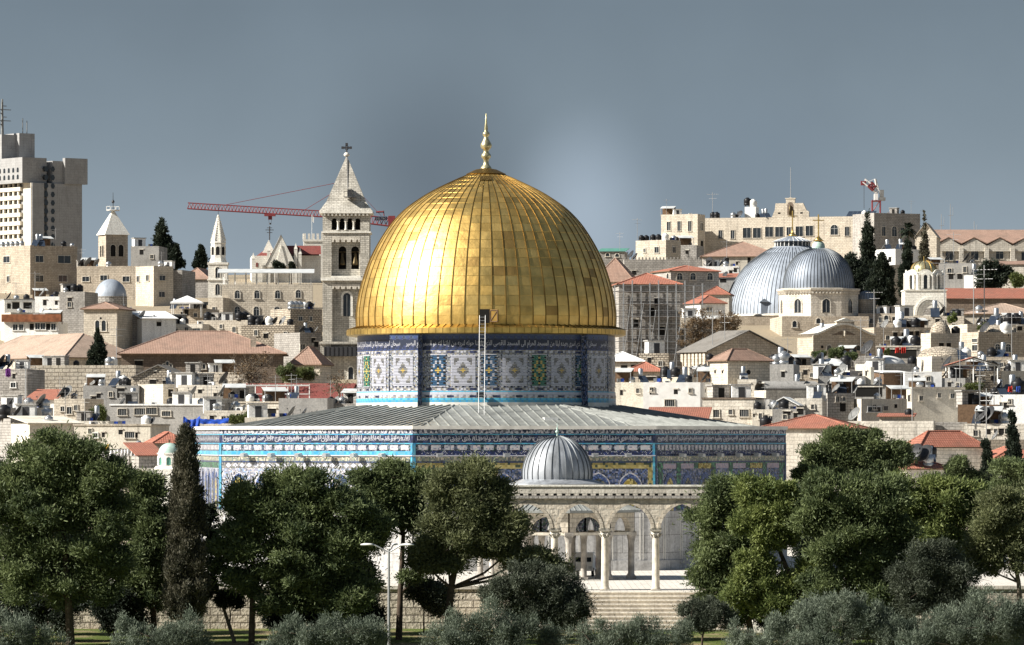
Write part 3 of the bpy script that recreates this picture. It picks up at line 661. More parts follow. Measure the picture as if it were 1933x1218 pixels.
# ------------------------------------------------------------------ ground, platform, stairs
def gnd():
    m, t, b = newmat('ground_mix'); n = t.nodes.new; l = t.links.new; b.inputs['Roughness'].default_value = 1; b.inputs['Specular IOR Level'].default_value = .05
    tc = n('ShaderNodeTexCoord')
    n1 = n('ShaderNodeTexNoise'); n1.inputs['Scale'].default_value = .25; n1.inputs['Detail'].default_value = 8; l(tc.outputs['Object'], n1.inputs[0])
    n2 = n('ShaderNodeTexNoise'); n2.inputs['Scale'].default_value = 6; n2.inputs['Detail'].default_value = 6; l(tc.outputs['Object'], n2.inputs[0])
    r = n('ShaderNodeValToRGB'); l(n1.outputs[0], r.inputs[0])
    for i, (p, c) in enumerate([(.36, (.07, .10, .025)), (.5, (.11, .14, .04)), (.60, (.24, .20, .11)), (.72, (.34, .27, .17))]):
        e = r.color_ramp.elements[i] if i < 2 else r.color_ramp.elements.new(p); e.position = p; e.color = (*c, 1)
    mr = n('ShaderNodeMapRange'); mr.inputs[3].default_value = .6; mr.inputs[4].default_value = 1.35; l(n2.outputs[0], mr.inputs[0])
    mm = n('ShaderNodeMix'); mm.data_type = 'RGBA'; mm.blend_type = 'MULTIPLY'; mm.inputs[0].default_value = 1; l(r.outputs[0], mm.inputs[6]); l(mr.outputs[0], mm.inputs[7])
    # the built-up hill beyond is bare stone and dust
    s = n('ShaderNodeSeparateXYZ'); l(tc.outputs['Object'], s.inputs[0]); st = n('ShaderNodeMapRange'); l(s.outputs[1], st.inputs[0]); st.inputs[1].default_value = 385; st.inputs[2].default_value = 400
    m2 = n('ShaderNodeMix'); m2.data_type = 'RGBA'; l(st.outputs[0], m2.inputs[0]); l(mm.outputs[2], m2.inputs[6]); 
    r3 = n('ShaderNodeValToRGB'); l(n2.outputs[0], r3.inputs[0]); r3.color_ramp.elements[0].color = (.20, .165, .12, 1); r3.color_ramp.elements[1].color = (.48, .40, .29, 1)
    l(r3.outputs[0], m2.inputs[7]); l(m2.outputs[2], b.inputs['Base Color'])
    bp = n('ShaderNodeBump'); bp.inputs['Distance'].default_value = .15; l(n2.outputs[0], bp.inputs['Height']); l(bp.outputs[0], b.inputs['Normal'])
gnd()
ys = [-400, -100, 0, 30, 60, 100, 150, 200, 260, 290, 310, 325, 338, 350, 364, 400, 420, 520, 540, 560, 600, 640, 670, 700, 750, 800, 850, 900, 950, 1000, 1075, 1150, 1300, 1600, 2500, 5000, 9000]
mb = MB(); nx = 40
vs = []
for y in ys:
    for i in range(nx + 1):
        s_ = (i / nx * 2 - 1); x = (abs(s_) ** 2.2) * (1 if s_ > 0 else -1) * 6000
        vs.append((x, y, zg(y) + (0 if 300 < y < 540 else .4 * sin(x * .05 + y * .03))))
mb.add(vs, [(j * (nx + 1) + i, j * (nx + 1) + i + 1, (j + 1) * (nx + 1) + i + 1, (j + 1) * (nx + 1) + i) for j in range(len(ys) - 1) for i in range(nx)], 0, True)
tag(mb.build('ground', 'ground_mix'), kind='structure')
SX0, SX1 = xat(930, 366), xat(1432, 366)                                 # flight of steps
mb = MB(); mb.box(-160, 367.6, -4, 160, 535, -.004); 
tag(mb.build('platform', 'paving'), kind='structure')
mb = MB()
NST = 10
for i in range(NST):
    z1 = -.28 * i - .002; y1 = 367.6 - .55 * i
    mb.box(SX0, y1 - .55, -4, SX1, y1, z1 - .09); mb.box(SX0 + .003, y1 - .64, z1 - .088, SX1 - .003, y1 - .002, z1)
tag(mb.build('staircase', 'step_stone'), kind='structure')
def bwall(name, x0, x1, y0, y1, z0, z1, mat, label, group=None, cap=.25):
    r = thing(name, label, 'wall', ((x0 + x1) / 2, (y0 + y1) / 2, z0), group=group)
    b = MB(); b.box(-(x1 - x0) / 2, -(y1 - y0) / 2, 0, (x1 - x0) / 2, (y1 - y0) / 2, z1 - z0 - cap); b.build('masonry', mat, r)
    b = MB(); b.box(-(x1 - x0) / 2 - .0, -(y1 - y0) / 2 - .12, z1 - z0 - cap, (x1 - x0) / 2, (y1 - y0) / 2 + .12, z1 - z0); b.build('coping', 'pale_stone', r)
    return r
bwall('retaining_wall', -90, SX0 - .02, 366.4, 367.55, -5, .45, 'block_wall', 'rough stone terrace wall behind the pines left of the steps')
bwall('retaining_wall', SX1 + .02, 90, 366.4, 367.55, -5, .45, 'block_wall', 'rough stone terrace wall behind the pines right of the steps')
# pillar at the foot of the steps on the right
p = at(1432, 1150, 361); r = thing('stone_post', 'short pale stone post beside the foot of the steps', 'post', (p.x, p.y, zg(361) - .05))
b = MB(); b.box(-.45, -.45, 0, .45, .45, 2.1); b.build('shaft', 'white_stone', r); b = MB(); b.box(-.55, -.55, 2.1, .55, .55, 2.3); b.build('cap', 'white_stone', r)

# ------------------------------------------------------------------ arcade at the head of the steps
AY = 370.0; ar = thing('arcade', 'free standing stone arcade of slender columns at the top of the steps', 'arcade', (xat(1142, AY), AY, 0))
ax = lambda px: xat(px, AY) - xat(1142, AY)
cols = [ax(1047), ax(1142), ax(1238)]; piers = [ax(948), ax(1336)]
zs = zat(997, AY); zt = zat(941, AY); TH_ = .45
sup = [piers[0]] + cols + [piers[1]]
mb = MB()
for i in range(4):
    xa, xb = sup[i], sup[i + 1]; hwid = (xb - xa) / 2 - .36; xm = (xa + xb) / 2; n_ = 16
    rise = zat(951.5, AY) - zs
    prev = None
    arc = [(xm - hwid * cos(pi * k / n_), zs + rise * (.80 * sin(pi * k / n_) + .20 * (1 - abs(cos(pi * k / n_))))) for k in range(n_ + 1)]
    full = [(xa, zs)] + arc + [(xb, zs)]
    for (p, q) in zip(full, full[1:]):
        for yy, fl in ((-TH_, 0), (TH_, 1)):
            vs = [(p[0], yy, p[1]), (q[0], yy, q[1]), (q[0], yy, zt), (p[0], yy, zt)]
            if abs(p[0] - q[0]) > 1e-6: mb.add(vs, [(0, 1, 2, 3) if not fl else (3, 2, 1, 0)], 0)
        mb.add([(p[0], -TH_, p[1]), (p[0], TH_, p[1]), (q[0], TH_, q[1]), (q[0], -TH_, q[1])], [(0, 1, 2, 3)], 1)
    # voussoir ring, slightly proud
    for k in range(n_):
        a, c = Vector((arc[k][0], 0, arc[k][1])), Vector((arc[k + 1][0], 0, arc[k + 1][1])); cc = Vector((xm, 0, zs))
        oa, oc = a + (a - cc).normalized() * .24, c + (c - cc).normalized() * .24
        f = lambda v: (v.x, -TH_ - .035, v.z)
        mb.add([f(a), f(c), f(oc), f(oa)], [(0, 1, 2, 3)], 1); mb.add([f(oa), f(oc), (oc.x, -TH_, oc.z), (oa.x, -TH_, oa.z)], [(0, 1, 2, 3)], 1); mb.add([f(a), (a.x, -TH_, a.z), (c.x, -TH_, c.z), f(c)], [(0, 1, 2, 3)], 1)
x0, x1 = piers[0] - .55, piers[1] + .55
for s in (piers[0], piers[1]):
    mb.box(s - .55 if s < 0 else s, -TH_, zs, s if s < 0 else s + .55, TH_, zt)
mb.build('arch_wall', ['arcade_stone' if 'arcade_stone' in M else 'rubble_stone', 'cream_stone'], ar)
for s in piers:
    b = MB(); b.box(s - .6, -.62, -.9, s + .4 if s < 0 else s + .6, .62, zs); b.build('pier', 'cream_stone', ar)
b = MB(); b.box(x0 - .05, -TH_ - .2, zt, x1 + .05, TH_ + .2, zt + .10); b.box(x0, -TH_ - .1, zt + .10, x1, TH_ + .1, zt + .22); b.build('cornice', 'grey_stone', ar)
zq = zt + .22; sq0, sq1 = zat(938, AY), zat(931.5, AY); zp = zat(918, AY)
b = MB(); b.box(x0, -TH_ + .02, zq, x1, TH_ - .02, sq0); b.box(x0, -TH_ + .02, sq1, x1, TH_ - .02, zp - .02)
n_ = 25; stp = m_(15.9, AY); xs0 = ax(968.5)
xs = [xs0 + i * stp for i in range(n_) if xs0 + i * stp < x1 - .3]
prev = x0
for xx in xs: b.box(prev, -TH_ + .02, sq0, xx - .13, TH_ - .02, sq1); prev = xx + .13
b.box(prev, -TH_ + .02, sq0, x1, TH_ - .02, sq1); b.box(x0 + .01, .2, sq0 - .01, x1 - .01, .3, sq1 + .01, 1)
b.build('parapet', ['pale_stone', 'grey_concrete'], ar)
b = MB(); b.box(x0 - .04, -TH_ - .06, zp - .02, x1 + .04, TH_ + .06, zp + .10); b.build('capstone', 'white_stone', ar)
for cx in cols:
    b = MB(); zb = zat(1116, AY)
    b.box(cx - .36, -.36, zb, cx + .36, .36, zb + .14, 1); 
    b.lathe([(.33, zb + .14), (.35, zb + .2), (.29, zb + .3), (.285, zb + .38), (.275, 1.6), (.25, zat(1016, AY))], 18, 0, True, (cx, 0, 0))
    zc = zat(1016, AY)
    b.lathe([(.25, zc), (.29, zc + .03), (.25, zc + .07), (.30, zc + .2), (.40, zc + .3), (.33, zc + .34), (.38, zc + .5), (.46, zc + .57)], 12, 1, True, (cx, 0, 0))
    b.box(cx - .44, -.44, zc + .57, cx + .44, .44, zs, 1)
    for k in range(8):
        a = 2 * pi * k / 8 + .4; b.bar((cx + .30 * cos(a), .30 * sin(a), zc + .1), (cx + .46 * cos(a), .46 * sin(a), zc + .34), .055, 5, 1)
    b.build('column', ['column_stone', 'weathered_stone'], ar)

# ------------------------------------------------------------------ small domed pavilion between arcade and shrine
PY = 402.0; pv = thing('domed_pavilion', 'open columned pavilion under a ribbed grey lead dome in front of the shrine', 'pavilion', (xat(1052, PY), PY, 0), R(8))
z = lambda py: zat(py, PY)
rd = m_(65, PY)
prof = spl([(rd, z(906)), (rd * 1.01, z(893)), (rd * .97, z(877)), (rd * .87, z(860)), (rd * .70, z(844)), (rd * .47, z(832)), (rd * .22, z(826)), (.06, z(823))], 20)
b = MB(); b.lathe(prof, 60, 0)
dm_ = b.build('dome', 'dome_lead', pv)
b = MB()
for i in range(30):
    a = 2 * pi * i / 30; e_ = Vector((cos(a), sin(a), 0)); tt = Vector((-sin(a), cos(a), 0)); vs = []
    for j in range(20):
        r, zz = prof[j]; nrm = Vector((e_.x, e_.y, 1.2 * j / 20)).normalized(); p = e_ * r + Vector((0, 0, zz)); wd = .03
        vs += [p - tt * wd, p + nrm * .07, p + tt * wd]
    b.add(vs, [(3 * j + q, 3 * j + 3 + q, 3 * j + 4 + q, 3 * j + 1 + q) for j in range(19) for q in range(2)], 0)
b.build('seams', 'seam_dark', dm_)
b = MB(); b.lathe([(rd - .05, z(904)), (rd + .2, z(906)), (m_(92, PY), z(913)), (m_(92, PY), z(917)), (rd + .1, z(916))], 24, 0, False); b.build('dome_brim', 'dome_lead', pv)
b = MB(); b.lathe([(0, z(825)), (.10, z(824)), (.06, z(821)), (.05, z(818)), (.16, z(816)), (.16, z(814)), (.04, z(811)), (.10, z(809)), (.03, z(807)), (.02, z(800)), (0, z(799))], 10, 0); b.build('finial', 'verdigris', pv)
b = MB(); ri = m_(84, PY); b.lathe([(ri, z(917)), (ri, z(948))], 6, 0, False); b.build('drum', 'weathered_stone', pv)
NS = 11; ro = m_(163, PY)
b = MB(); b.lathe([(ri * .98, z(936)), (ro, z(962)), (ro, z(966.5)), (ro - .5, z(966.5))], NS, 0, False, (0, 0, 0), pi / 2 + .28, 2.5 * pi + .28)
for i in range(NS * 8):
    a = 2 * pi * i / (NS * 8) + pi / 2 + .28; fr_ = (i % 8) / 8; rr = ro * cos(pi / NS) / cos((fr_ - .5) * 2 * pi / NS)
    b.bar((ri * cos(a), ri * sin(a), z(936) + .02), (rr * cos(a), rr * sin(a), z(962) + .02), .035, 4, 0)
b.build('pavilion_roof', 'roof_lead', pv)
rw = ro - .75; V = [Vector((rw * cos(2 * pi * i / NS + pi / 2 + .28), rw * sin(2 * pi * i / NS + pi / 2 + .28), 0)) for i in range(NS)]
def arch_panel(mb, p, q, z0, zspr, rise, ztop, th, mi=0, mi2=None, margin=.42):
    d = (q - p); W_ = d.length; d.normalize(); nn = Vector((d.y, -d.x, 0)); hw = W_ / 2 - margin; n_ = 12
    pts = [(0, zspr)] + [(W_ / 2 - hw * cos(pi * k / n_), zspr + rise * sin(pi * k / n_)) for k in range(n_ + 1)] + [(W_, zspr)]
    for a, c in zip(pts, pts[1:]):
        for o_ in (th / 2, -th / 2):
            mb.quad(p + d * a[0] + nn * o_ + Vector((0, 0, a[1])), p + d * c[0] + nn * o_ + Vector((0, 0, c[1])), p + d * c[0] + nn * o_ + Vector((0, 0, ztop)), p + d * a[0] + nn * o_ + Vector((0, 0, ztop)), mi)
        mb.quad(p + d * a[0] + nn * th / 2 + Vector((0, 0, a[1])), p + d * a[0] - nn * th / 2 + Vector((0, 0, a[1])), p + d * c[0] - nn * th / 2 + Vector((0, 0, c[1])), p + d * c[0] + nn * th / 2 + Vector((0, 0, c[1])), mi if mi2 is None else mi2)
zsp = z(1003)
for i in range(NS):
    p, q = V[i], V[(i + 1) % NS]; b = MB(); arch_panel(b, p, q, 0, zsp, z(974) - zsp, z(964), .5, 0, None, .5); b.build('outer_arch', 'cream_stone', pv)
    b = MB(); d = (q - p).normalized(); nn = Vector((d.y, -d.x, 0)); b.ext([(0, 0), ((q - p).length, 0), ((q - p).length, .22), (0, .22)], p - nn * .2 + Vector((0, 0, zsp - .22)), d, Vector((0, 0, 1)), nn, .4, 0); b.build('tie_beam', 'column_stone', pv)
    b = MB(); c = (p.x, p.y, 0)
    b.box(p.x - .34, p.y - .34, 0, p.x + .34, p.y + .34, .22); b.lathe([(.3, .22), (.31, .3), (.24, .4), (.225, 2.9), (.25, 2.95), (.24, 3.0), (.36, zsp - .3)], 14, 0, True, c); b.box(p.x - .36, p.y - .36, zsp - .3, p.x + .36, p.y + .36, zsp)
    b.build('column', 'column_grey', pv)
V6 = [Vector((ri * .95 * cos(pi / 3 * i), ri * .95 * sin(pi / 3 * i), 0)) for i in range(6)]
for i in range(6):
    p, q = V6[i], V6[(i + 1) % 6]; b = MB(); arch_panel(b, p, q, 0, zsp, z(974) - zsp, z(930), .4, 0, None, .4); b.build('inner_arch', ['tile_frame'], pv)
    b = MB(); b.box(p.x - .3, p.y - .3, 0, p.x + .3, p.y + .3, .2); b.lathe([(.25, .2), (.23, 3), (.36, zsp)], 12, 0, True, (p.x, p.y, 0)); b.build('inner_column', 'column_grey', pv)

# ------------------------------------------------------------------ white service truck parked behind the pavilion columns
TY = 409.0; c = at(1104, 1085, TY)
tk = thing('service_truck', 'small white truck with a red rear panel parked behind the pavilion columns', 'truck', (c.x, TY, 0), R(-8))
def cabin(mb, x0, x1, y0, y1, z0, z1, sl, mi=0):
    mb.add([(x0, y0, z0), (x1, y0, z0), (x1, y1, z0), (x0, y1, z0), (x0 + .06, y0 + sl, z1), (x1 - .06, y0 + sl, z1), (x1 - .06, y1, z1), (x0 + .06, y1, z1)], [(0, 3, 2, 1), (4, 5, 6, 7), (0, 1, 5, 4), (1, 2, 6, 5), (2, 3, 7, 6), (3, 0, 4, 7)], mi)
b = MB(); cabin(b, -.85, .85, -1.4, 0, .45, 1.15, .02); cabin(b, -.85, .85, -1.38, 0, 1.15, 1.95, .35); b.build('cab', 'white_paint', tk)
b = MB(); b.box(-.85, .05, .55, .85, 2.3, 1.2); b.box(-.85, .05, 1.2, -.8, 2.3, 1.6); b.box(.8, .05, 1.2, .85, 2.3, 1.6); b.box(.86, .3, .7, .9, 2.0, 1.5, 1); b.build('cargo_bed', ['white_paint', 'red_cloth'], tk)
b = MB(); b.quad((-.7, -1.375, 1.2), (.7, -1.375, 1.2), (.66, -1.06, 1.85), (-.66, -1.06, 1.85)); b.build('windscreen', 'glass', tk)
for sx in (-1, 1):
    for yy in (-.95, 1.6):
        b = MB(); b.bar((sx * .68, yy, .36), (sx * .88, yy, .36), .36, 16, 0); o = b.build('wheel', 'black_plastic', tk); b = MB(); b.bar((sx * .87, yy, .36), (sx * .895, yy, .36), .2, 12, 0); b.build('rim', 'galvanised', o)
    b = MB(); b.box(sx * .6 - .14, -1.43, .65, sx * .6 + .14, -1.395, .85); b.build('headlight', 'galvanised', tk)
# ------------------------------------------------------------------ houses
BLD = {}
class House: pass
def solve(Cx, Yc, dx, dy, px):
    """distance along (dx,dy) from (Cx,Yc) at which the direction of picture column px is met"""
    k = (px - CX) / F
    return (k * Yc - Cx) / (dx - k * dy)
def house(key, name, label, ref, xs, yt, Y, phi=28, mat='cream_stone', roof='flat', wins=(), cat='house', d=None, w=None, yb=None, par=.35, rise=None, rmat='red_tile', over=.35, group=None, cap=None):
    x0, xc, x1 = xs
    if 0 <= phi <= 16 and xc - x0 <= 13 and Y > 560 and key not in ('terrace', 'scaff', 'hallgable', 'longred', 'skychurch', 'longroofB', 'churchhall', 'churchhall2', 'battlement'): xc = x0; phi = -3 - (len(key) * 37 + int(Y)) % 10
    if xc == x0: phi_ = R(phi if phi < 0 else min(phi, 2))
    else: phi_ = R(phi)
    C = at(xc, yt, Y); Cx = C.x
    ex, ey = (cos(phi_), sin(phi_)), (-sin(phi_), cos(phi_))
    w = w or max(.6, solve(Cx, Y, ex[0], ex[1], x1))
    if d is None: d = solve(Cx, Y, ey[0], ey[1], x0) if xc > x0 else 8
    d = max(d, 1.0)
    far = Y + w * ex[1] * (ex[1] > 0) + d * ey[1]
    z0 = min(zg(Y), zg(far)) - 1.5
    if yb is not None: z0 = min(zat(yb, Y), zat(yt, Y) - 1)
    h = C.z - z0
    r = thing(name, label, cat, (Cx, Y, z0), phi_, group)
    H = House(); H.o, H.C, H.phi, H.w, H.d, H.z0, H.h, H.Y, H.xc, H.ref, H.ex, H.ey, H.x0, H.x1 = r, C, phi_, w, d, z0, h, Y, xc, ref, ex, ey, x0, x1; H.n = {}
    BLD[key] = H
    b = MB(); hp = h
    if roof == 'flat':
        b.box(0, 0, 0, w, d, h - par)
        tk = .22
        b.box(0, 0, h - par, w, tk, h, 0); b.box(0, d - tk, h - par, w, d, h, 0); b.box(0, tk, h - par, tk, d - tk, h, 0); b.box(w - tk, tk, h - par, w, d - tk, h, 0)
    elif roof == 'gable_x':                                                # ridge along x; the gables are the left and right ends
        b.box(0, 0, 0, w, d, h)
        g = m_(rise, Y)
        for xx, s in ((0, 1), (w - .3, 1)): b.ext([(0, 0), (d, 0), (d / 2, g)], (xx, 0, h), (0, 1, 0), (0, 0, 1), (1, 0, 0), .3)
    elif roof == 'gable_y':
        b.box(0, 0, 0, w, d, h)
        g = m_(rise, Y)
        for yy in (.3, d): b.ext([(0, 0), (w, 0), (w / 2, g)], (0, yy, h), (1, 0, 0), (0, 0, 1), (0, -1, 0), .3)
    else: b.box(0, 0, 0, w, d, h)
    b.build('wall', mat, r)
    if cap:
        b = MB(); b.box(-.12, -.12, h - .05, w + .12, d + .12, h + .16); b.build('roof_slab', cap, r)
    g = m_(rise, Y) if rise else 0
    o = over
    if roof == 'hip':
        b = MB(); A = [(-o, -o, h - .04), (w + o, -o, h - .04), (w + o, d + o, h - .04), (-o, d + o, h - .04)]
        if w >= d: q = (d / 2 + o) * .96; P, Q = (-o + q, d / 2, h + g), (w + o - q, d / 2, h + g); fs = [(0, 1, 5, 4), (1, 2, 5), (2, 3, 4, 5), (3, 0, 4)]
        else: q = (w / 2 + o) * .96; P, Q = (w / 2, -o + q, h + g), (w / 2, d + o - q, h + g); fs = [(0, 1, 4), (1, 2, 5, 4), (2, 3, 5), (3, 0, 4, 5)]
        b.add(A + [P, Q], fs); b.add([(p[0], p[1], p[2] - .12) for p in A], [(3, 2, 1, 0)], 1); 
        for i in range(4):
            p, q_ = A[i], A[(i + 1) % 4]; b.add([p, q_, (q_[0], q_[1], q_[2] - .12), (p[0], p[1], p[2] - .12)], [(3, 2, 1, 0)], 1)
        ends = [4, 4, 5, 5] if w < d else [4, 5, 5, 4]
        allp = A + [P, Q]
        for i in range(4): b.bar(Vector(A[i]), Vector(allp[ends[i]]), .11, 5, 0)
        b.bar(P, Q, .11, 5, 0)
        H.roof = b.build('roof', [rmat, 'timber'], r)
    elif roof == 'gable_x':
        b = MB(); t = .14
        sl = g / (d / 2)
        for s in (0, 1):
            e0 = (-o, h - sl * o) if s == 0 else (d + o, h - sl * o)
            b.add([(-o, e0[0], e0[1]), (w + o, e0[0], e0[1]), (w + o, d / 2, h + g), (-o, d / 2, h + g), (-o, e0[0], e0[1] + t), (w + o, e0[0], e0[1] + t), (w + o, d / 2, h + g + t), (-o, d / 2, h + g + t)],
                  [(4, 5, 6, 7) if s == 0 else (7, 6, 5, 4), (0, 1, 5, 4), (0, 4, 7, 3), (1, 2, 6, 5), (3, 2, 1, 0)])
        H.roof = b.build('roof', rmat, r)
    elif roof == 'gable_y':
        b = MB(); t = .14; sl = g / (w / 2)
        for s in (0, 1):
            e0 = (-o, h - sl * o) if s == 0 else (w + o, h - sl * o)
            b.add([(e0[0], -o, e0[1]), (w / 2, -o, h + g), (w / 2, d + o, h + g), (e0[0], d + o, e0[1]), (e0[0], -o, e0[1] + t), (w / 2, -o, h + g + t), (w / 2, d + o, h + g + t), (e0[0], d + o, e0[1] + t)],
                  [(4, 5, 6, 7) if s == 0 else (7, 6, 5, 4), (0, 1, 5, 4), (0, 4, 7, 3), (1, 2, 6, 5), (2, 3, 7, 6)])
        H.roof = b.build('roof', rmat, r)
    elif roof == 'shed':
        b = MB(); b.add([(-o, -o, h), (w + o, -o, h), (w + o, d + o, h + g), (-o, d + o, h + g), (-o, -o, h + .1), (w + o, -o, h + .1), (w + o, d + o, h + g + .1), (-o, d + o, h + g + .1)],
                        [(4, 5, 6, 7), (0, 1, 5, 4), (1, 2, 6, 5), (2, 3, 7, 6), (3, 0, 4, 7)]); H.roof = b.build('roof', rmat, r)
    elif roof == 'dome':
        b = MB(); rr = min(w, d) * .5 * .96; b.lathe([(rr, h - .02)] + [(rr * cos(R(90) * i / 8), h + g * sin(R(90) * i / 8)) for i in range(1, 9)], 24, 0, True, (w / 2, d / 2, 0)); H.roof = b.build('dome', rmat, r)
        b = MB()
        b.box(.02, .02, h, w - .02, .25, h + .25); b.box(.02, .25, h, .25, d - .02, h + .25); b.build('parapet', mat, r)
    elif roof == 'vault':
        b = MB(); n_ = 10
        pts = [(0, w)] and [(w * (1 - cos(pi * i / n_)) / 2, h + g * sin(pi * i / n_)) for i in range(n_ + 1)]
        b.ext([(p[0], p[1] - h) for p in pts][::-1], (0, 0, h), (1, 0, 0), (0, 0, 1), (0, -1, 0), -d); b.s = [True if len(f) == 4 else False for f in b.f]; H.roof = b.build('vault_roof', rmat, r)
    elif roof == 'vault_x':
        b = MB(); n_ = 10
        pts = [(d * (1 - cos(pi * i / n_)) / 2, g * sin(pi * i / n_)) for i in range(n_ + 1)]
        b.ext(pts[::-1], (0, 0, h), (0, 1, 0), (0, 0, 1), (-1, 0, 0), -w); b.s = [True if len(f) == 4 else False for f in b.f]; H.roof = b.build('vault_roof', rmat, r)
    for wn in wins: window(H, *wn)
    return H
def wall_pos(H, px, py):
    """the point of the house's front or left wall seen at (px,py): (face, distance along it, height above base)"""
    left = px < H.xc
    e = H.ey if left else H.ex
    s = solve(H.C.x, H.Y, e[0], e[1], px)
    yy = H.Y + e[1] * s
    return left, s, zat(py, yy) - H.z0, yy
def window(H, px, py, wp, hp, kind='r'):
    left, s, z, yy = wall_pos(H, px, py)
    e = H.ey if left else H.ex
    s0, s1 = solve(H.C.x, H.Y, e[0], e[1], px - wp / 2), solve(H.C.x, H.Y, e[0], e[1], px + wp / 2)
    W_ = abs(s1 - s0); Hh = m_(hp, yy)
    if left: o, u, n = Vector((0, s, z)), Vector((0, -1, 0)), Vector((-1, 0, 0))
    else: o, u, n = Vector((s, 0, z)), Vector((1, 0, 0)), Vector((0, -1, 0))
    v = Vector((0, 0, 1)); b = MB(); hw, hh = W_ / 2, Hh / 2
    big = wp >= 9
    if kind in ('a', 'A', 'p'):
        pt = .3 if kind == 'p' else 0
        spr = Hh - hw if Hh > hw * 1.3 else Hh * .5; rs = Hh - spr
        ring_o = arch_pts(hw + .16, spr, rs + .16, 10, pt, 0, -hh); ring_i = arch_pts(hw, spr, rs, 10, pt, 0, -hh + .0)
        k = len(ring_o)
        P = lambda q, t: o + u * q[0] + v * q[1] + n * t
        for t in (.10,):
            for i in range(1, k):
                j = (i + 1) % k if i + 1 < k else 0
                a, c, ci, ai = ring_o[i], ring_o[j], ring_i[j], ring_i[i]
                b.quad(P(a, t), P(c, t), P(ci, t), P(ai, t), 0); b.quad(P(a, 0), P(c, 0), P(c, t), P(a, t), 0); b.quad(P(ai, t), P(ci, t), P(ci, 0), P(ai, 0), 0)
        b.ext([(-hw - .25, -hh - .14), (hw + .25, -hh - .14), (hw + .25, -hh), (-hw - .25, -hh)], o, u, v, n, .18, 0)
        pane = MB(); pane.ext(ring_i, o, u, v, n, .012, 0)
        if big or kind == 'A':
            pane.ext([(-.035, -hh), (.035, -hh), (.035, hh - .05), (-.035, hh - .05)], o, u, v, n, .04, 1)
            pane.ext([(-hw, -hh + spr - .035), (hw, -hh + spr - .035), (hw, -hh + spr + .035), (-hw, -hh + spr + .035)], o, u, v, n, .045, 1)
        fo = b.build('window', ['pale_stone'], H.o); pane.build('pane', ['glass', 'bar_grey'], fo)
    elif kind == 'd' or kind == 'h':
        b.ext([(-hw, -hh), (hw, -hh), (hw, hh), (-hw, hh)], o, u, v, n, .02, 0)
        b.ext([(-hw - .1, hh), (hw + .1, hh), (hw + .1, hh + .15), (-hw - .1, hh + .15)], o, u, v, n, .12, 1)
        b.build('doorway' if kind == 'd' else 'opening', ['opening_shade', 'pale_stone'], H.o)
    elif kind == 'o':
        pts = [(hw * cos(2 * pi * i / 14), hw * sin(2 * pi * i / 14)) for i in range(14)]; b.ext(pts, o, u, v, n, .02, 0); b.build('oculus', ['opening_shade'], H.o)
    else:
        fw = .09
        b.ext([(-hw - fw, hh), (hw + fw, hh), (hw + fw, hh + fw * 1.3), (-hw - fw, hh + fw * 1.3)], o, u, v, n, .12, 0)
        b.ext([(-hw - fw * 2, -hh - .12), (hw + fw * 2, -hh - .12), (hw + fw * 2, -hh), (-hw - fw * 2, -hh)], o, u, v, n, .18, 0)
        for sg in (-1, 1): b.ext([(sg * (hw + fw / 2) - fw / 2, -hh), (sg * (hw + fw / 2) + fw / 2, -hh), (sg * (hw + fw / 2) + fw / 2, hh), (sg * (hw + fw / 2) - fw / 2, hh)], o, u, v, n, .12, 0)
        fo = b.build('window', ['pale_stone' if kind != 'w' else 'white_paint'], H.o)
        pane = MB(); pane.ext([(-hw, -hh), (hw, -hh), (hw, hh), (-hw, hh)], o, u, v, n, .012, 0)
        nb = 2 if kind in ('r', 'w') else max(3, int(W_ / .22))
        for i in range(1, nb):
            x = -hw + W_ * i / nb; t_ = .03 if kind != 'g' else .018; pane.ext([(x - t_, -hh), (x + t_, -hh), (x + t_, hh), (x - t_, hh)], o, u, v, n, .05, 1)
        pane.build('pane', ['glass', 'bar_grey'], fo)
plain('bar_grey', (.42, .42, .41), .5, .2)
plain('white_stucco', (.74, .73, .71), .9, 0, .12, 1.2)

# ------------------------------------------------------------------ what stands on the roofs
PEND = []                                                                  # (house, kind phrase, object, px): labels are written once all are placed
def roof_spot(H, px, back=1.2, z=None):
    yy = H.Y + back + (abs(H.w * H.ex[1]) * .4 if px > H.xc else 0)
    if px < H.xc: s = solve(H.C.x, H.Y, H.ey[0], H.ey[1], px); yy = H.Y + H.ey[1] * s + back
    else: s = solve(H.C.x, H.Y, H.ex[0], H.ex[1], px); yy = H.Y + H.ex[1] * s + back
    return Vector((xat(px, yy), yy, (H.z0 + H.h - .36) if z is None else z))
PROTO = {}
def inst(kind, make):
    if kind not in PROTO: PROTO[kind] = make(); return PROTO[kind]
    return copy_tree(PROTO[kind])
def mk_tank(mat):
    def f():
        r = thing('water_tank', '', 'water tank', group='water tanks on the roofs')
        b = MB(); b.lathe([(0, .25), (.62, .25), (.66, .32), (.66, .62), (.63, .66), (.66, .70), (.66, 1.25), (.60, 1.42), (.30, 1.55), (.28, 1.68), (0, 1.70)], 14, 0); b.build('barrel', mat, r)
        b = MB()
        for a in range(4): b.box(.45 * cos(a * pi / 2 + .8) - .06, .45 * sin(a * pi / 2 + .8) - .06, 0, .45 * cos(a * pi / 2 + .8) + .06, .45 * sin(a * pi / 2 + .8) + .06, .26)
        b.build('stand', 'steel_dark', r); return r
    return f
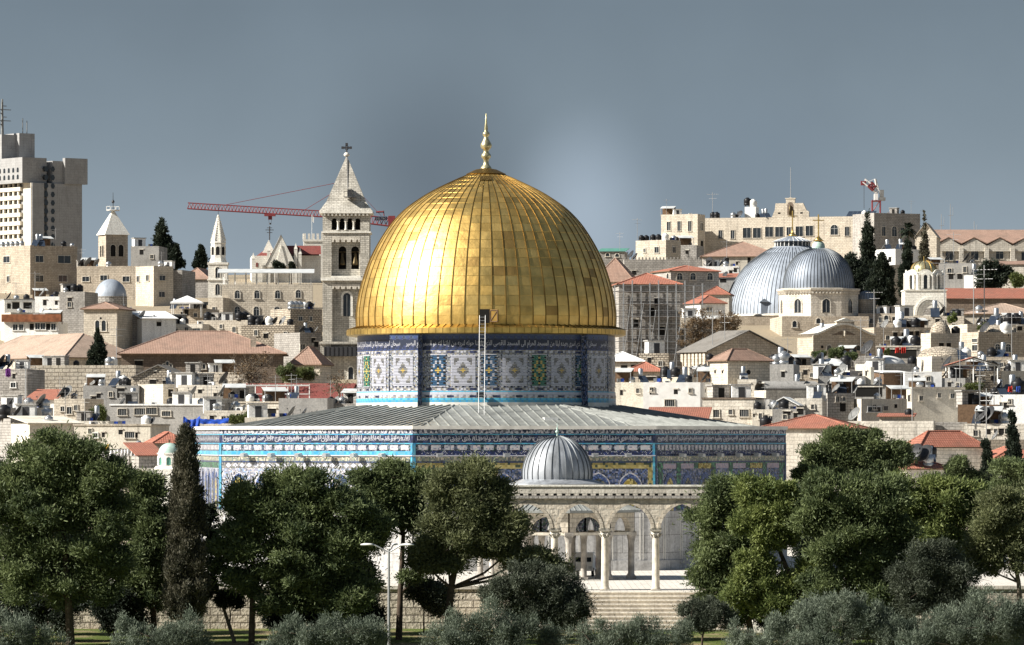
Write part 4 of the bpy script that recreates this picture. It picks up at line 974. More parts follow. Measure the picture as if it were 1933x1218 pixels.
def mk_dish(mat):
    def f():
        r = thing('satellite_dish', '', 'satellite dish', group='satellite dishes on the roofs')
        b = MB(); b.lathe([(1.0 * i / 6, .28 * (i / 6) ** 2) for i in range(7)], 20, 0, True); b.lathe([(1.0, .28), (1.0, .31), (.0, .02)], 20, 0, True)
        b.v = [(x, -z_ * 1.0, y) for x, y, z_ in b.v]
        b.v = [(x, y * cos(R(35)) - z_ * sin(R(35)) * -1, -y * sin(R(35)) + z_ * cos(R(35))) for x, y, z_ in b.v]
        b.v = [(x, y, z_ + 1.15) for x, y, z_ in b.v]; b.build('reflector', mat, r)
        b = MB(); b.bar((0, 0, 0), (0, .1, 1.15), .05, 6); b.bar((0, -.45, .45), (0, -.75, 1.75), .025, 4); b.box(-.07, -.85, 1.7, .07, -.68, 1.85); b.build('mast', 'steel_dark', r); return r
    return f
def mk_heater():
    r = thing('solar_heater', '', 'solar heater', group='solar water heaters on the roofs')
    b = MB(); b.add([(-.6, -1.4, .15), (.6, -1.4, .15), (.6, .4, 1.35), (-.6, .4, 1.35), (-.6, -1.4, .22), (.6, -1.4, .22), (.6, .4, 1.42), (-.6, .4, 1.42)], [(4, 5, 6, 7), (0, 1, 5, 4), (1, 2, 6, 5), (2, 3, 7, 6), (3, 0, 4, 7), (3, 2, 1, 0)]); b.build('panel', 'solar_panel', r)
    b = MB(); b.lathe([(0, .9), (.32, .9), (.34, 1.0), (.34, 2.35), (.28, 2.45), (0, 2.5)], 12, 0, True, (0, .8, 0)); b.build('cylinder', 'galvanised', r)
    b = MB(); b.bar((-.5, .35, 0), (-.5, .35, 1.3), .035, 4); b.bar((.5, .35, 0), (.5, .35, 1.3), .035, 4); b.bar((0, .8, 0), (0, .8, .92), .06, 5); b.build('stand', 'steel_dark', r); return r
def mk_aerial():
    r = thing('aerial', '', 'aerial', group='television aerials on the roofs')
    b = MB(); b.bar((0, 0, 0), (0, 0, 4.0), .035, 5); b.build('mast', 'steel_pole', r)
    b = MB(); b.bar((-.9, 0, 3.7), (.9, 0, 3.7), .025, 4)
    for i in range(7): b.bar((-.8 + i * .26, -.3, 3.7), (-.8 + i * .26, .3, 3.7), .015, 4); 
    b.bar((-.5, 0, 3.1), (.6, 0, 3.1), .02, 4); b.build('antenna_arms', 'steel_pole', r); return r
def mk_ac():
    r = thing('air_conditioner', '', 'air conditioner', group='air conditioner units')
    b = MB(); b.box(-.45, -.2, .1, .45, .2, .8); b.build('casing', 'white_paint', r); b = MB(); b.bar((-.1, -.2, .45), (-.1, -.215, .45), .26, 14); b.build('fan_grille', 'steel_dark', r); return r
MK = {'tank': (mk_tank('black_plastic'), 'black water tank'), 'white_tank': (mk_tank('white_paint'), 'white water tank'), 'steel_tank': (mk_tank('galvanised'), 'silver water tank'), 'dish': (mk_dish('dish_grey'), 'grey satellite dish'),
      'dark_dish': (mk_dish('dish_dark'), 'dark satellite dish'), 'heater': (mk_heater, 'solar water heater'), 'aerial': (mk_aerial, 'thin television aerial'), 'ac': (mk_ac, 'white air conditioner unit')}
def put(key, items):
    """items: 'kind px size [turn] [back] [lift]' on the roof of house key"""
    H = BLD[key]
    for it in items.split(';'):
        a = it.split(); kind, px = a[0], float(a[1]); s = float(a[2]) if len(a) > 2 else 1; turn = float(a[3]) if len(a) > 3 else (random.uniform(-115, -45) if 'dish' in kind else random.uniform(-35, 35))
        back = float(a[4]) if len(a) > 4 else 1.0 + random.random() * 1.5; lift = float(a[5]) if len(a) > 5 else 0
        s *= .52 if 'dish' in kind else .85 if 'tank' in kind else 1
        mk, phrase = MK[kind]; o = inst(kind, mk); p = roof_spot(H, px, back); p.z += lift
        o.location = p; o.rotation_euler = (0, 0, R(turn)); o.scale = (s, s, s)
        PEND.append((H, phrase, o, px))
ORD = ['first', 'second', 'third', 'fourth', 'fifth', 'sixth', 'seventh', 'eighth']
NUMW = ['', 'one', 'two', 'three', 'four', 'five', 'six', 'seven', 'eight']
def write_labels():
    by = {}
    for H, ph, o, px in PEND: by.setdefault((id(H), ph), []).append((px, H, ph, o))
    for L_ in by.values():
        L_.sort(key=lambda t: t[0]); n = len(L_)
        for i, (px, H, ph, o) in enumerate(L_):
            if n == 1: s = f'{ph} on the {H.ref}'
            elif n == 2: s = f'{ph} on the {H.ref}, {"left" if i == 0 else "right"} one of two'
            else: s = f'{ph} on the {H.ref}, {ORD[i]} of {NUMW[n]} from left'
            o['label'] = s
h = house
# ================================================================== left half, back rows
h('tanflat', 'apartment_block', 'tan flat roofed apartment block below the concrete tower with rows of square windows', 'tan apartment block', (-40, 57, 146), 463, 1000, 40, 'tan_stone', 'flat',
  [(13, 490, 12, 12), (16, 527, 5, 11), (74, 489, 15, 12), (121, 490, 24, 14), (74, 526, 15, 12), (118, 526, 16, 12)], 'apartment block')
h('lowtan', 'stone_building', 'low tan stone building with three small windows right of the tan apartment block', 'low tan stone building', (145, 145, 258), 503, 985, 0, 'tan_stone', 'flat', [(162, 527, 13, 9), (196, 525, 13, 10), (238, 527, 13, 10)], 'building', d=14)
h('greyblank', 'rooftop_block', 'blank grey white block with no windows right of the small bell tower', 'blank grey block', (247, 247, 300), 465, 1040, 0, 'grey_concrete', 'flat', [], 'building', d=10)
h('creamcube', 'stone_house', 'cream cube house with two sunlit slit windows below the tall conifer', 'cream cube house', (256, 290, 327), 502, 960, 42, 'cream_stone', 'flat', [(261, 527, 5, 11), (279, 525, 5, 11), (306, 525, 11, 9), (305, 556, 11, 10)])
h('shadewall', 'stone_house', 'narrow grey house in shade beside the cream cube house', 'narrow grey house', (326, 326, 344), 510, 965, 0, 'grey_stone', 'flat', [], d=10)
h('roofB', 'stone_house', 'grey stone house under a pale brown hipped roof left of the white spire', 'brown roofed grey house', (340, 340, 394), 527, 990, 0, 'grey_stone', 'hip', [], rise=22, rmat='pink_tile', d=14)
h('terrace', 'terraced_building', 'cream stone building with two rows of arched windows and a white canopy on its roof', 'canopied cream building', (417, 419, 590), 537, 880, 2, 'cream_stone', 'flat',
  [(448, 556, 9, 15, 'a'), (485, 556, 9, 15, 'a'), (524, 556, 9, 15, 'a'), (563, 555, 9, 15, 'a'), (448, 590, 10, 22, 'a'), (484, 590, 10, 22, 'a'), (523, 590, 10, 22, 'a')], 'building', d=13)
H = BLD['terrace']; hh = H.h
for px in range(422, 596, 21):
    pass
b = MB()
for i in range(9): x = .3 + i * (H.w - .6) / 8; b.bar((x, .3, hh - .4), (x, .3, hh + m_(22, 880)), .07, 5); b.bar((x, H.d * .6, hh - .4), (x, H.d * .6, hh + m_(30, 880)), .07, 5)
b.build('canopy_post', 'white_paint', H.o); 
b = MB(); zc = hh + m_(21, 880); z2 = hh + m_(31, 880); b.add([(-.8, -.5, zc), (H.w + .3, -.5, zc), (H.w + .3, H.d * .65, z2), (-.8, H.d * .65, z2), (-.8, -.5, zc + .12), (H.w + .3, -.5, zc + .12), (H.w + .3, H.d * .65, z2 + .12), (-.8, H.d * .65, z2 + .12)], [(4, 5, 6, 7), (0, 1, 5, 4), (1, 2, 6, 5), (2, 3, 7, 6), (3, 0, 4, 7), (3, 2, 1, 0)]); b.build('canopy', 'corrugated', H.o)
b = MB()
for i in range(60): x = .1 + i * (H.w - .2) / 59; b.bar((x, .08, hh), (x, .08, hh + 1.1), .02, 4)
b.bar((0, .08, hh + 1.12), (H.w, .08, hh + 1.12), .04, 4); b.build('railing', 'white_paint', H.o)
h('annexA', 'stone_building', 'cream annex between the small white spire and the canopied building', 'cream annex', (393, 393, 421), 562, 876, 0, 'cream_stone', 'flat', [(404, 585, 6, 10)], 'building', d=12)
h('towerhouse', 'stone_house', 'rough stone wall house crowded with tanks left of the tall church tower', 'stone house by the church tower', (540, 548, 608), 583, 860, 25, 'rubble_stone', 'flat', [(596, 648, 8, 9, 'h')], d=9)
h('rubbleA', 'stone_house', 'dark rubble stone house at the foot of the tall church tower', 'dark rubble house', (556, 566, 606), 628, 800, 30, 'grey_stone', 'flat', [(571, 655, 9, 10), (597, 650, 8, 10, 'h')], d=9)
h('leanto', 'stone_house', 'little stone house with a brown tiled roof against the tall church tower', 'brown roofed lean to', (548, 552, 604), 688, 745, 6, 'cream_stone', 'hip', [(590, 712, 7, 9)], rise=34, rmat='pink_tile', d=8)
# white shanties on the left
h('shantyA', 'flat_house', 'white flat roofed house with an open dark terrace at the left edge', 'white terrace house', (-20, 8, 69), 566, 880, 20, 'white_plaster', 'flat', [(30, 577, 14, 13, 'h'), (52, 577, 16, 12, 'h'), (17, 578, 7, 10, 'h')], d=9, cap='grey_concrete')
h('shantyB', 'flat_house', 'white flat house with a plain upper wall beside the grey block house', 'plain white upper house', (66, 68, 124), 560, 872, 8, 'white_plaster', 'flat', [(90, 590, 10, 10, 'h'), (104, 588, 7, 8, 'h')], d=8)
h('greyblk', 'block_house', 'tall grey block house with one small window on the left hillside', 'tall grey block house', (112, 118, 160), 551, 868, 15, 'grey_stone', 'flat', [(131, 575, 7, 9)], d=9)
h('rusty', 'balcony_house', 'white house with a long row of windows under a rusty metal balcony', 'rusty balcony house', (8, 10, 110), 608, 830, 4, 'white_plaster', 'flat', [(29, 618, 9, 11, 'w'), (40, 618, 8, 11, 'w'), (60, 617, 8, 12, 'h'), (71, 616, 9, 12, 'w'), (81, 616, 9, 12, 'w'), (91, 617, 8, 12, 'h'), (101, 617, 9, 12, 'w')], d=7)
H = BLD['rusty']; b = MB(); b.box(-.3, -.7, H.h + .0, H.w + .6, -.55, H.h + 1.25); b.box(-.3, -.55, H.h, H.w + .6, .2, H.h + .08); b.build('rusty_parapet', 'rust', H.o)
h('rustyup', 'flat_house', 'weathered white house behind the rusty balcony with laundry on its terrace', 'house behind the rusty balcony', (-10, 20, 118), 590, 850, 20, 'cream_plaster', 'flat', [(60, 600, 12, 9, 'h'), (100, 602, 12, 9)], d=7)
h('pinkhip', 'stone_house', 'square stone house with a pink hipped roof and two tall arched windows', 'pink hipped house', (158, 163, 221), 583, 830, 8, 'cream_stone', 'hip', [(184, 615, 8, 20, 'a'), (196, 615, 8, 20, 'a'), (190, 601, 4, 4, 'o')], rise=13, rmat='pink_tile', over=.5, d=9)
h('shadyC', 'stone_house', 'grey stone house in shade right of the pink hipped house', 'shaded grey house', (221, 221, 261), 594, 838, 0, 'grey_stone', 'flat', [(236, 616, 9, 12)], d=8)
h('tarpwall', 'flat_house', 'low white house with a sloping white awning on the left hillside', 'low white awning house', (255, 268, 332), 602, 835, 20, 'white_plaster', 'shed', [(300, 612, 9, 8, 'h')], rise=16, rmat='white_cloth', d=7)
h('canopybase', 'flat_house', 'tan house carrying a white canopy on its terrace', 'canopy terrace house', (318, 322, 392), 583, 855, 8, 'tan_stone', 'flat', [(352, 590, 8, 12, 'h')], d=10)
h('midlow', 'stone_house', 'low cream house cluttered with black tanks below the canopied building', 'tank cluttered cream house', (372, 384, 470), 605, 845, 14, 'cream_stone', 'flat', [(400, 640, 9, 6, 'h'), (430, 638, 10, 6, 'h')], d=9)
h('midlow2', 'stone_house', 'broken stone house with dishes between the cream building and the church tower', 'broken stone house', (455, 468, 556), 614, 838, 14, 'rubble_stone', 'flat', [(502, 634, 9, 10, 'h'), (530, 640, 8, 9, 'h')], d=8)
h('whitelow', 'flat_house', 'white low house with slatted vents behind the long brown roof', 'slatted white house', (268, 280, 382), 612, 842, 14, 'pale_stone', 'flat', [(372, 624, 14, 8, 'g'), (392, 624, 0.1, 0.1)][:1], d=8)
# the two long roofs
h('longroofA', 'long_house', 'long low stone house under a pale brown hipped roof behind the dark cypress', 'long left roof', (-60, 123, 262), 674, 770, 33, 'cream_stone', 'hip', [(90, 692, 9, 14, 'h')], rise=46, rmat='pale_tile', over=.5)
h('longroofB', 'long_house', 'long brown walled house under a wide pale brown hipped roof with triple windows', 'wide brown roofed house', (226, 229, 533), 667, 740, 2, 'brown_stone', 'hip', [(262, 687, 15, 12, 'h'), (310, 692, 5, 9, 'a'), (316, 690, 5, 14, 'a'), (322, 692, 5, 9, 'a'), (371, 692, 5, 9, 'a'), (378, 690, 5, 14, 'a'), (385, 692, 5, 9, 'a'), (493, 690, 4, 8, 'h')], rise=44, rmat='pink_tile', over=.7, d=17)
H = BLD['longroofB']; xx = solve(H.C.x, H.Y, 1, 0.035, 478); b = MB(); b.box(xx - .4, 2.0, H.h + .5, xx + .4, 2.8, H.h + 2.6); b.build('chimney', 'tan_stone', H.roof)
h('terracewall', 'stone_house', 'long rough stone terrace below the dark cypress', 'rough stone terrace', (46, 54, 256), 690, 715, 4, 'block_wall', 'flat', [], 'terrace', d=7)
h('gabsmall', 'stone_house', 'small stone house with a low gable below the wide brown roof', 'small gabled stone house', (251, 255, 346), 712, 706, 3, 'rubble_stone', 'gable_y', [(293, 703, 4, 4, 'h'), (288, 721, 12, 8, 'h'), (312, 722, 10, 7, 'h')], rise=22, rmat='grey_tile', over=.3, d=9)
h('bandB', 'stone_house', 'rough ashlar stone base wall under the wide brown roofed house', 'ashlar base wall', (340, 346, 470), 703, 712, 3, 'block_wall', 'flat', [], 'wall', d=8)
h('greyleft', 'block_house', 'grey house with a single white framed window at the left edge', 'grey house at the left edge', (-30, -30, 51), 697, 700, 0, 'grey_stone', 'flat', [(25, 727, 9, 9, 'w')], d=10)
h('redstrip', 'small_house', 'low house under a small red tiled roof at far left', 'small red roofed house at far left', (50, 54, 103), 755, 690, 4, 'white_plaster', 'shed', [(85, 768, 8, 10, 'h')], rise=20, rmat='red_tile', d=7)
h('stepA', 'stone_house', 'pale stone house right of the small red roof with dishes on top', 'pale dish house', (102, 108, 160), 753, 684, 8, 'cream_stone', 'flat', [(131, 775, 9, 13)], d=9)
h('stepB', 'stone_house', 'plain grey plaster house below the small gabled house', 'plain grey plaster house', (157, 162, 262), 728, 698, 5, 'grey_concrete', 'flat', [(176, 752, 10, 8, 'h'), (228, 742, 14, 18, 'h')], d=9)
h('stepC', 'stone_house', 'pale block stone house with a yellow doorway below the small gable', 'pale block stone house', (258, 308, 390), 725, 694, 40, 'pale_stone', 'flat', [(322, 742, 9, 14, 'h')])
h('stepD', 'stone_house', 'stepped pale stone house below the bare brown tree', 'stepped pale stone house', (336, 346, 458), 727, 690, 6, 'pale_stone', 'flat', [(420, 745, 9, 9, 'h')], d=9)
h('stepE', 'stone_house', 'lower stone terrace in front of the stepped pale house', 'lower stone terrace', (330, 388, 462), 752, 676, 35, 'pale_stone', 'flat', [])
h('greylong', 'flat_house', 'long grey flat roofed house with a row of barred windows on the left', 'long grey barred house', (208, 210, 397), 765, 668, 1, 'grey_concrete', 'flat', [(231, 778, 16, 12, 'g'), (264, 777, 20, 12, 'g'), (286, 776, 20, 12, 'g'), (314, 781, 16, 9, 'g')], d=10, cap='white_plaster')
h('vineroof', 'long_house', 'long house with a maroon roof behind the white pergola', 'maroon roofed house', (448, 452, 652), 758, 700, 2, 'grey_stone', 'gable_x', [], rise=33, rmat='maroon_tile', d=12)
h('slothouse', 'stone_house', 'cream stone house with a long dark slot window below the white pergola', 'slot window house', (452, 456, 532), 760, 660, 4, 'pale_stone', 'flat', [(503, 776, 36, 9, 'h')], d=9, cap='cream_stone')
h('concblk', 'concrete_house', 'blank stained concrete house left of the shrine roof', 'blank concrete house', (526, 529, 618), 752, 654, 3, 'grey_concrete', 'flat', [], d=9)
h('lowright', 'small_house', 'cluttered low house tucked beside the slope of the shrine roof', 'low house by the shrine roof', (608, 617, 690), 762, 660, 12, 'grey_stone', 'flat', [(640, 778, 10, 8, 'h')], d=8)
h('frontA', 'stone_house', 'low pale house with a railing left of the blue tarpaulin', 'low pale railing house', (385, 392, 470), 775, 640, 6, 'pale_stone', 'flat', [(440, 792, 12, 8, 'h')], d=8)
h('frontB', 'stone_house', 'sandy low house with old vents above the left wall of the shrine', 'sandy low house', (462, 470, 610), 788, 620, 4, 'cream_plaster', 'flat', [(520, 797, 10, 6, 'h')], d=8)
h('boxhouse', 'box_house', 'square cream box house with one large and one small window above the pines', 'square cream box house', (140, 150, 284), 803, 600, 6, 'cream_plaster', 'flat', [(180, 822, 9, 8, 'w'), (245, 821, 18, 11, 'g')], d=10, cap='cream_stone')
h('greyfar', 'flat_house', 'grey house with rooftop dishes at the left edge above the pines', 'grey house above the left pines', (-20, 20, 112), 790, 628, 20, 'grey_stone', 'flat', [(30, 803, 8, 8, 'h'), (96, 818, 7, 7, 'h')], d=9)
h('cream2', 'flat_house', 'cream sloping roofed house left of the square box house', 'cream house left of the box house', (20, 56, 152), 800, 618, 25, 'cream_plaster', 'shed', [(96, 822, 5, 6, 'h')], rise=14, rmat='cream_plaster', d=7)
h('leftmid', 'flat_house', 'grey plaster house with rooftop clutter left of the pale dish house', 'grey cluttered house', (-10, 14, 100), 770, 660, 18, 'grey_concrete', 'flat', [(12, 790, 8, 7, 'h'), (60, 785, 8, 8, 'h')], d=9)
h('vaultA', 'vaulted_house', 'little house with a cream vaulted roof below the satellite dishes at left', 'vaulted cream house', (110, 120, 205), 795, 634, 10, 'cream_plaster', 'flat', [(140, 808, 8, 7, 'h')], d=8)
h('redlow', 'small_house', 'small house with a bright red hipped roof right of the yellow awning', 'bright red roofed house', (254, 262, 306), 861, 540, 15, 'grey_stone', 'shed', [], rise=24, rmat='red_tile', d=7)
h('redlow2', 'small_house', 'house with a red hipped roof behind the pale green dome', 'red roofed house behind the green dome', (284, 292, 352), 836, 556, 10, 'cream_stone', 'hip', [], rise=20, rmat='red_tile', d=8)
h('awninghouse', 'small_house', 'grey house with a yellow awning and laundry above the left pines', 'yellow awning house', (188, 198, 268), 848, 552, 10, 'grey_concrete', 'flat', [(216, 864, 20, 14, 'h'), (244, 866, 12, 10, 'h')], d=7)
h('domewall', 'precinct_wall', 'long tan boundary wall with a coping behind the brown cypress', 'tan boundary wall', (232, 234, 372), 888, 505, 1, 'tan_stone', 'flat', [], 'wall', d=5, cap='pale_stone')
# ================================================================== right half, back rows
h('college', 'institution', 'long cream institution on the skyline with large paned windows and a statue gable', 'skyline institution', (1328, 1328, 1650), 412, 1150, -16, 'cream_stone', 'flat',
  [(1360, 443, 7, 16), (1383, 443, 7, 16), (1410, 440, 15, 19), (1429, 440, 15, 19), (1452, 438, 15, 19), (1471, 438, 15, 19), (1489, 437, 8, 16), (1509, 437, 14, 19), (1528, 436, 14, 19), (1575, 434, 14, 19, 'a'), (1599, 437, 8, 17), (1624, 437, 8, 17)], 'institution', d=18)
h('collegewing', 'institution_wing', 'square cream wing at the left end of the skyline institution', 'square cream wing', (1248, 1317, 1331), 404, 1140, 68, 'cream_stone', 'flat', [(1262, 427, 6, 16), (1282, 427, 6, 18), (1302, 427, 6, 19), (1302, 461, 6, 16, 'h'), (1324, 428, 5, 14), (1325, 462, 5, 14, 'h')], 'institution')
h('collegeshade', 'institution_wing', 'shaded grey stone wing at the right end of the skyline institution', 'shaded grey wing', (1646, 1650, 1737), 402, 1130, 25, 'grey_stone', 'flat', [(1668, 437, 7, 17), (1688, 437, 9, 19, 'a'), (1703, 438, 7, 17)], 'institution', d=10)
H = BLD['college']
# curved statue gable
b = MB(); s0, s1 = solve(H.C.x, H.Y, *H.ex, 1457), solve(H.C.x, H.Y, *H.ex, 1527); W_ = s1 - s0; k = m_(1, 1160); hz = H.h
pts = [(0, 0), (W_, 0), (W_, 10 * k), (W_ * .93, 13 * k), (W_ * .88, 20 * k), (W_ * .84, 26 * k), (W_ * .62, 26 * k), (W_ * .62, 34 * k), (W_ * .5, 37 * k), (W_ * .38, 34 * k), (W_ * .38, 26 * k), (W_ * .10, 26 * k), (W_ * .08, 14 * k)]
b.ext(pts, (s0, .6, hz - .02), (1, 0, 0), (0, 0, 1), (0, -1, 0), .62); b.box(s0 + W_ * .36, -.15, hz + 34 * k, s0 + W_ * .64, .7, hz + 35.5 * k); b.build('gable', 'cream_stone', H.o)
b = MB(); b.ext(arch_pts(.75, 2.2, .75, 8), (s0 + W_ / 2, -.025, hz + 4 * k), (1, 0, 0), (0, 0, 1), (0, -1, 0), .01); b.build('niche_shade', 'brown_stone', H.o)  # flat brown arch with the shade of a hollow put into its colour
b = MB(); b.lathe([(0, 0), (.35, 0), (.28, .9), (.34, 1.5), (.18, 1.75), (.2, 2.0), (.1, 2.2), (0, 2.22)], 8, 0, True, (s0 + W_ / 2, -.25, hz + 4.2 * k)); b.build('statue', 'bronze', H.o)
b = MB(); b.bar((s0 + W_ / 2, .3, hz + 36 * k), (s0 + W_ / 2, .3, hz + 93 * k), .09, 5, 0, .05); b.build('flagpole', 'steel_pole', H.o)
for (px, wpx) in ((1404, 1), (1498, 1)): pass
b = MB(); b.box(s0 + W_ * .2 - .3, -.03, hz + 6 * k, s0 + W_ * .2 + .3, -.02 + .03, hz + 9 * k); b.box(s0 + W_ * .8 - .3, -.03, hz + 6 * k, s0 + W_ * .8 + .3, .01, hz + 9 * k); b.build('gable_window', 'opening_shade', H.o)
sA, sB = solve(H.C.x, H.Y, *H.ex, 1400), solve(H.C.x, H.Y, *H.ex, 1421); b = MB(); b.box(sA, 3, hz - .4, sB, 6, hz + 2.6); b.build('stair_hut', 'white_plaster', H.o)
sA, sB = solve(H.C.x, H.Y, *H.ex, 1595), solve(H.C.x, H.Y, *H.ex, 1648)
for i in range(6):
    x = sA + (sB - sA) * (i + .5) / 6; b = MB(); b.add([(x - .6, 1.5, hz + .1), (x + .45, 1.5, hz + .1), (x + .8, 3, hz + 1.3), (x - .25, 3, hz + 1.3)], [(0, 1, 2, 3)]); b.bar((x, 2.9, hz - .4), (x, 2.9, hz + 1.2), .04, 4); b.build('solar_panel', 'solar_panel', H.o)
h('tanks3', 'stone_house', 'cream cube house with black tanks left of the skyline institution', 'cream cube house with tanks', (1200, 1257, 1285), 453, 1040, 52, 'cream_stone', 'flat', [(1240, 472, 8, 11), (1217, 473, 4, 7), (1272, 472, 6, 11)])
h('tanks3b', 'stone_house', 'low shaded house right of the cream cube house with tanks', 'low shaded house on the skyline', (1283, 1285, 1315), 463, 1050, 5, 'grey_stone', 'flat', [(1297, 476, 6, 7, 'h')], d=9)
h('greenroof', 'flat_house', 'grey house with a flat green sheet roof beside the golden dome', 'green roofed house', (1132, 1134, 1179), 475, 1030, 2, 'grey_stone', 'shed', [(1147, 481, 7, 6, 'a'), (1165, 482, 7, 6, 'a')], rise=8, rmat='green_sheet', d=8)
h('battlement', 'city_wall', 'long grey wall with a toothed top right of the golden dome', 'grey toothed wall', (1176, 1178, 1324), 490, 1000, 1, 'grey_stone', 'flat', [(1197, 515, 8, 8, 'h')], 'wall', d=4)
H = BLD['battlement']; b = MB()
for i in range(22): x = i * H.w / 22; b.box(x + .05, -.003, H.h - .02, x + H.w / 44, .30, H.h + .45)
b.build('merlons', 'grey_stone', H.o)
h('pinkslope', 'house', 'house with a sloping faded pink roof touching the golden dome outline', 'faded pink roof', (1120, 1128, 1196), 532, 950, 6, 'pale_stone', 'hip', [], rise=46, rmat='pink_tile', d=16)
h('greybrownroof', 'long_house', 'cream house under a broad grey brown hipped roof below the institution', 'grey brown roofed house', (1325, 1330, 1476), 484, 1010, 5, 'cream_plaster', 'hip', [(1372, 493, 8, 12, 'h'), (1391, 497, 4, 6, 'h'), (1414, 492, 6, 12, 'h')], rise=30, rmat='pink_tile', d=18)
h('redhip1', 'stone_house', 'grey stone house with a red hipped roof and three arched windows', 'red roofed house with arched windows', (1247, 1266, 1357), 511, 930, 18, 'grey_stone', 'hip', [(1283, 522, 10, 13, 'a'), (1308, 522, 10, 13, 'a'), (1340, 522, 10, 13, 'a'), (1261, 521, 4, 10, 'a')], rise=11, rmat='red_tile', d=10)
h('whitemid', 'flat_house', 'white low house between the red roofs and the lead dome', 'white low house beside the lead dome', (1318, 1325, 1395), 503, 965, 10, 'white_plaster', 'flat', [(1388, 510, 6, 8, 'h')], d=8)
h('redhip2', 'small_house', 'small house with a flat red roof strip left of the large lead dome', 'red strip roofed house', (1355, 1357, 1391), 524, 945, 4, 'grey_concrete', 'shed', [(1365, 530, 12, 7, 'h')], rise=9, rmat='red_tile', d=6)
h('redhip3', 'small_house', 'pale house with a pyramid red roof left of the large lead dome', 'pyramid red roofed house', (1326, 1330, 1376), 556, 915, 10, 'pale_stone', 'hip', [], rise=16, rmat='red_tile', d=8)
h('redhip4', 'small_house', 'white house with a lower red hipped roof and paired windows left of the lead dome', 'lower red roofed white house', (1312, 1322, 1369), 572, 900, 18, 'white_plaster', 'hip', [(1336, 585, 5, 9), (1343, 585, 5, 9)], rise=15, rmat='red_tile', d=8)
h('scaff', 'stone_tower', 'tall grey stone building wrapped in scaffolding with a red hipped roof', 'scaffolded building', (1163, 1168, 1284), 536, 760, 4, 'grey_stone', 'hip', [(1230, 590, 10, 18, 'h'), (1240, 570, 9, 14, 'h'), (1200, 610, 9, 14, 'h'), (1250, 625, 10, 16, 'h')], 'tower', rise=22, rmat='red_tile', over=.4, d=10)
h('churchhall', 'stone_building', 'broad stone base carrying the two lead church domes', 'church dome base', (1364, 1368, 1480), 598, 898, 2, 'tan_stone', 'flat', [], 'building', d=30)
h('churchhall2', 'stone_building', 'tan stone church block below the smaller lead dome', 'church block below the smaller dome', (1470, 1476, 1640), 597, 866, 3, 'tan_stone', 'flat', [(1500, 612, 8, 12, 'a'), (1545, 606, 8, 10, 'a')], 'building', d=20)
h('churchlow', 'stone_building', 'tan stone church court wall right of the lead domes', 'church court wall', (1620, 1626, 1706), 592, 880, 5, 'tan_stone', 'flat', [(1673, 600, 8, 9, 'a')], 'building', d=12)
h('skychurch', 'church_hall', 'long church hall with a row of pointed gables under a pink tiled roof', 'many gabled church hall', (1768, 1772, 1960), 464, 1060, 2, 'pale_stone', 'gable_x', [(1792, 481, 14, 21, 'a'), (1840, 481, 14, 21, 'a'), (1887, 480, 14, 18, 'a'), (1934, 481, 12, 21, 'a')], 'church', rise=34, rmat='pink_tile', over=.2, d=26)
H = BLD['skychurch']; k = m_(1, 1060)
for px in (1790, 1838, 1887, 1935):
    s = solve(H.C.x, H.Y, *H.ex, px); b = MB(); hw = 24 * k
    b.ext([(-hw, -1.2), (hw, -1.2), (hw, 0), (0, 14 * k), (-hw, 0)], (s, -.35, H.h), (1, 0, 0), (0, 0, 1), (0, -1, 0), .25); b.box(s + hw - .45, -.8, H.h - 30 * k, s + hw + .45, -.36, H.h - .5); o = b.build('gable', 'pale_stone', H.o)
    b = MB()
    for sg in (-1, 1):
        p, q = Vector((s, -.75, H.h + 14.8 * k)), Vector((s + sg * (hw + .1), -.75, H.h + .3)); p2, q2 = Vector((s, 7, H.h + 14.8 * k)), Vector((s + sg * (hw + .1), .4, H.h + .3)); dz = Vector((0, 0, .2))
        b.add([p, q, q2, p2, p + dz, q + dz, q2 + dz, p2 + dz], [(4, 5, 6, 7), (0, 1, 5, 4), (1, 2, 6, 5), (3, 0, 4, 7), (3, 2, 1, 0)])
    b.build('gable_roof', 'pink_tile', o)
h('skygable', 'stone_house', 'sunlit cream house with a steep gable left of the many gabled church hall', 'steep gabled cream house', (1727, 1768, 1775), 447, 1045, 80, 'cream_stone', 'gable_x', [(1748, 470, 8, 14, 'h')], rise=26, rmat='cream_stone', over=.2)
h('whitetrio', 'flat_house', 'white flat house among the tall cypresses below the shaded wing', 'white house among cypresses', (1652, 1690, 1740), 470, 1010, 35, 'white_plaster', 'flat', [(1680, 490, 6, 10, 'h'), (1720, 488, 7, 9, 'h')])
h('whitetrio2', 'flat_house', 'cream house behind the gold domed belfry among the cypresses', 'cream house behind the gold belfry', (1655, 1686, 1800), 500, 960, 20, 'cream_stone', 'flat', [(1668, 520, 7, 10, 'h'), (1790, 520, 10, 9, 'h')])
h('dishhouse', 'flat_house', 'shaded flat house with big dark dishes below the many gabled church', 'big dish house', (1772, 1776, 1842), 497, 960, 3, 'grey_concrete', 'flat', [(1795, 522, 9, 10, 'h'), (1812, 522, 10, 10, 'h')], d=8)
h('whiteright', 'flat_house', 'bright white flat house left of the round dark conifer', 'bright white house by the conifer', (1820, 1845, 1862), 520, 930, 55, 'white_plaster', 'flat', [])
h('brownflat', 'flat_house', 'small flat house with a pink roof strip right of the dark conifer', 'pink strip roofed house', (1858, 1862, 1945), 500, 975, 3, 'pale_stone', 'shed', [(1905, 507, 10, 7, 'h')], rise=8, rmat='pink_tile', d=6)
h('longred', 'long_house', 'long low building under a straight red tiled roof at the right edge', 'long red roofed building', (1778, 1782, 1960), 564, 850, 1, 'brown_stone', 'shed', [], rise=22, rmat='red_tile', d=9)
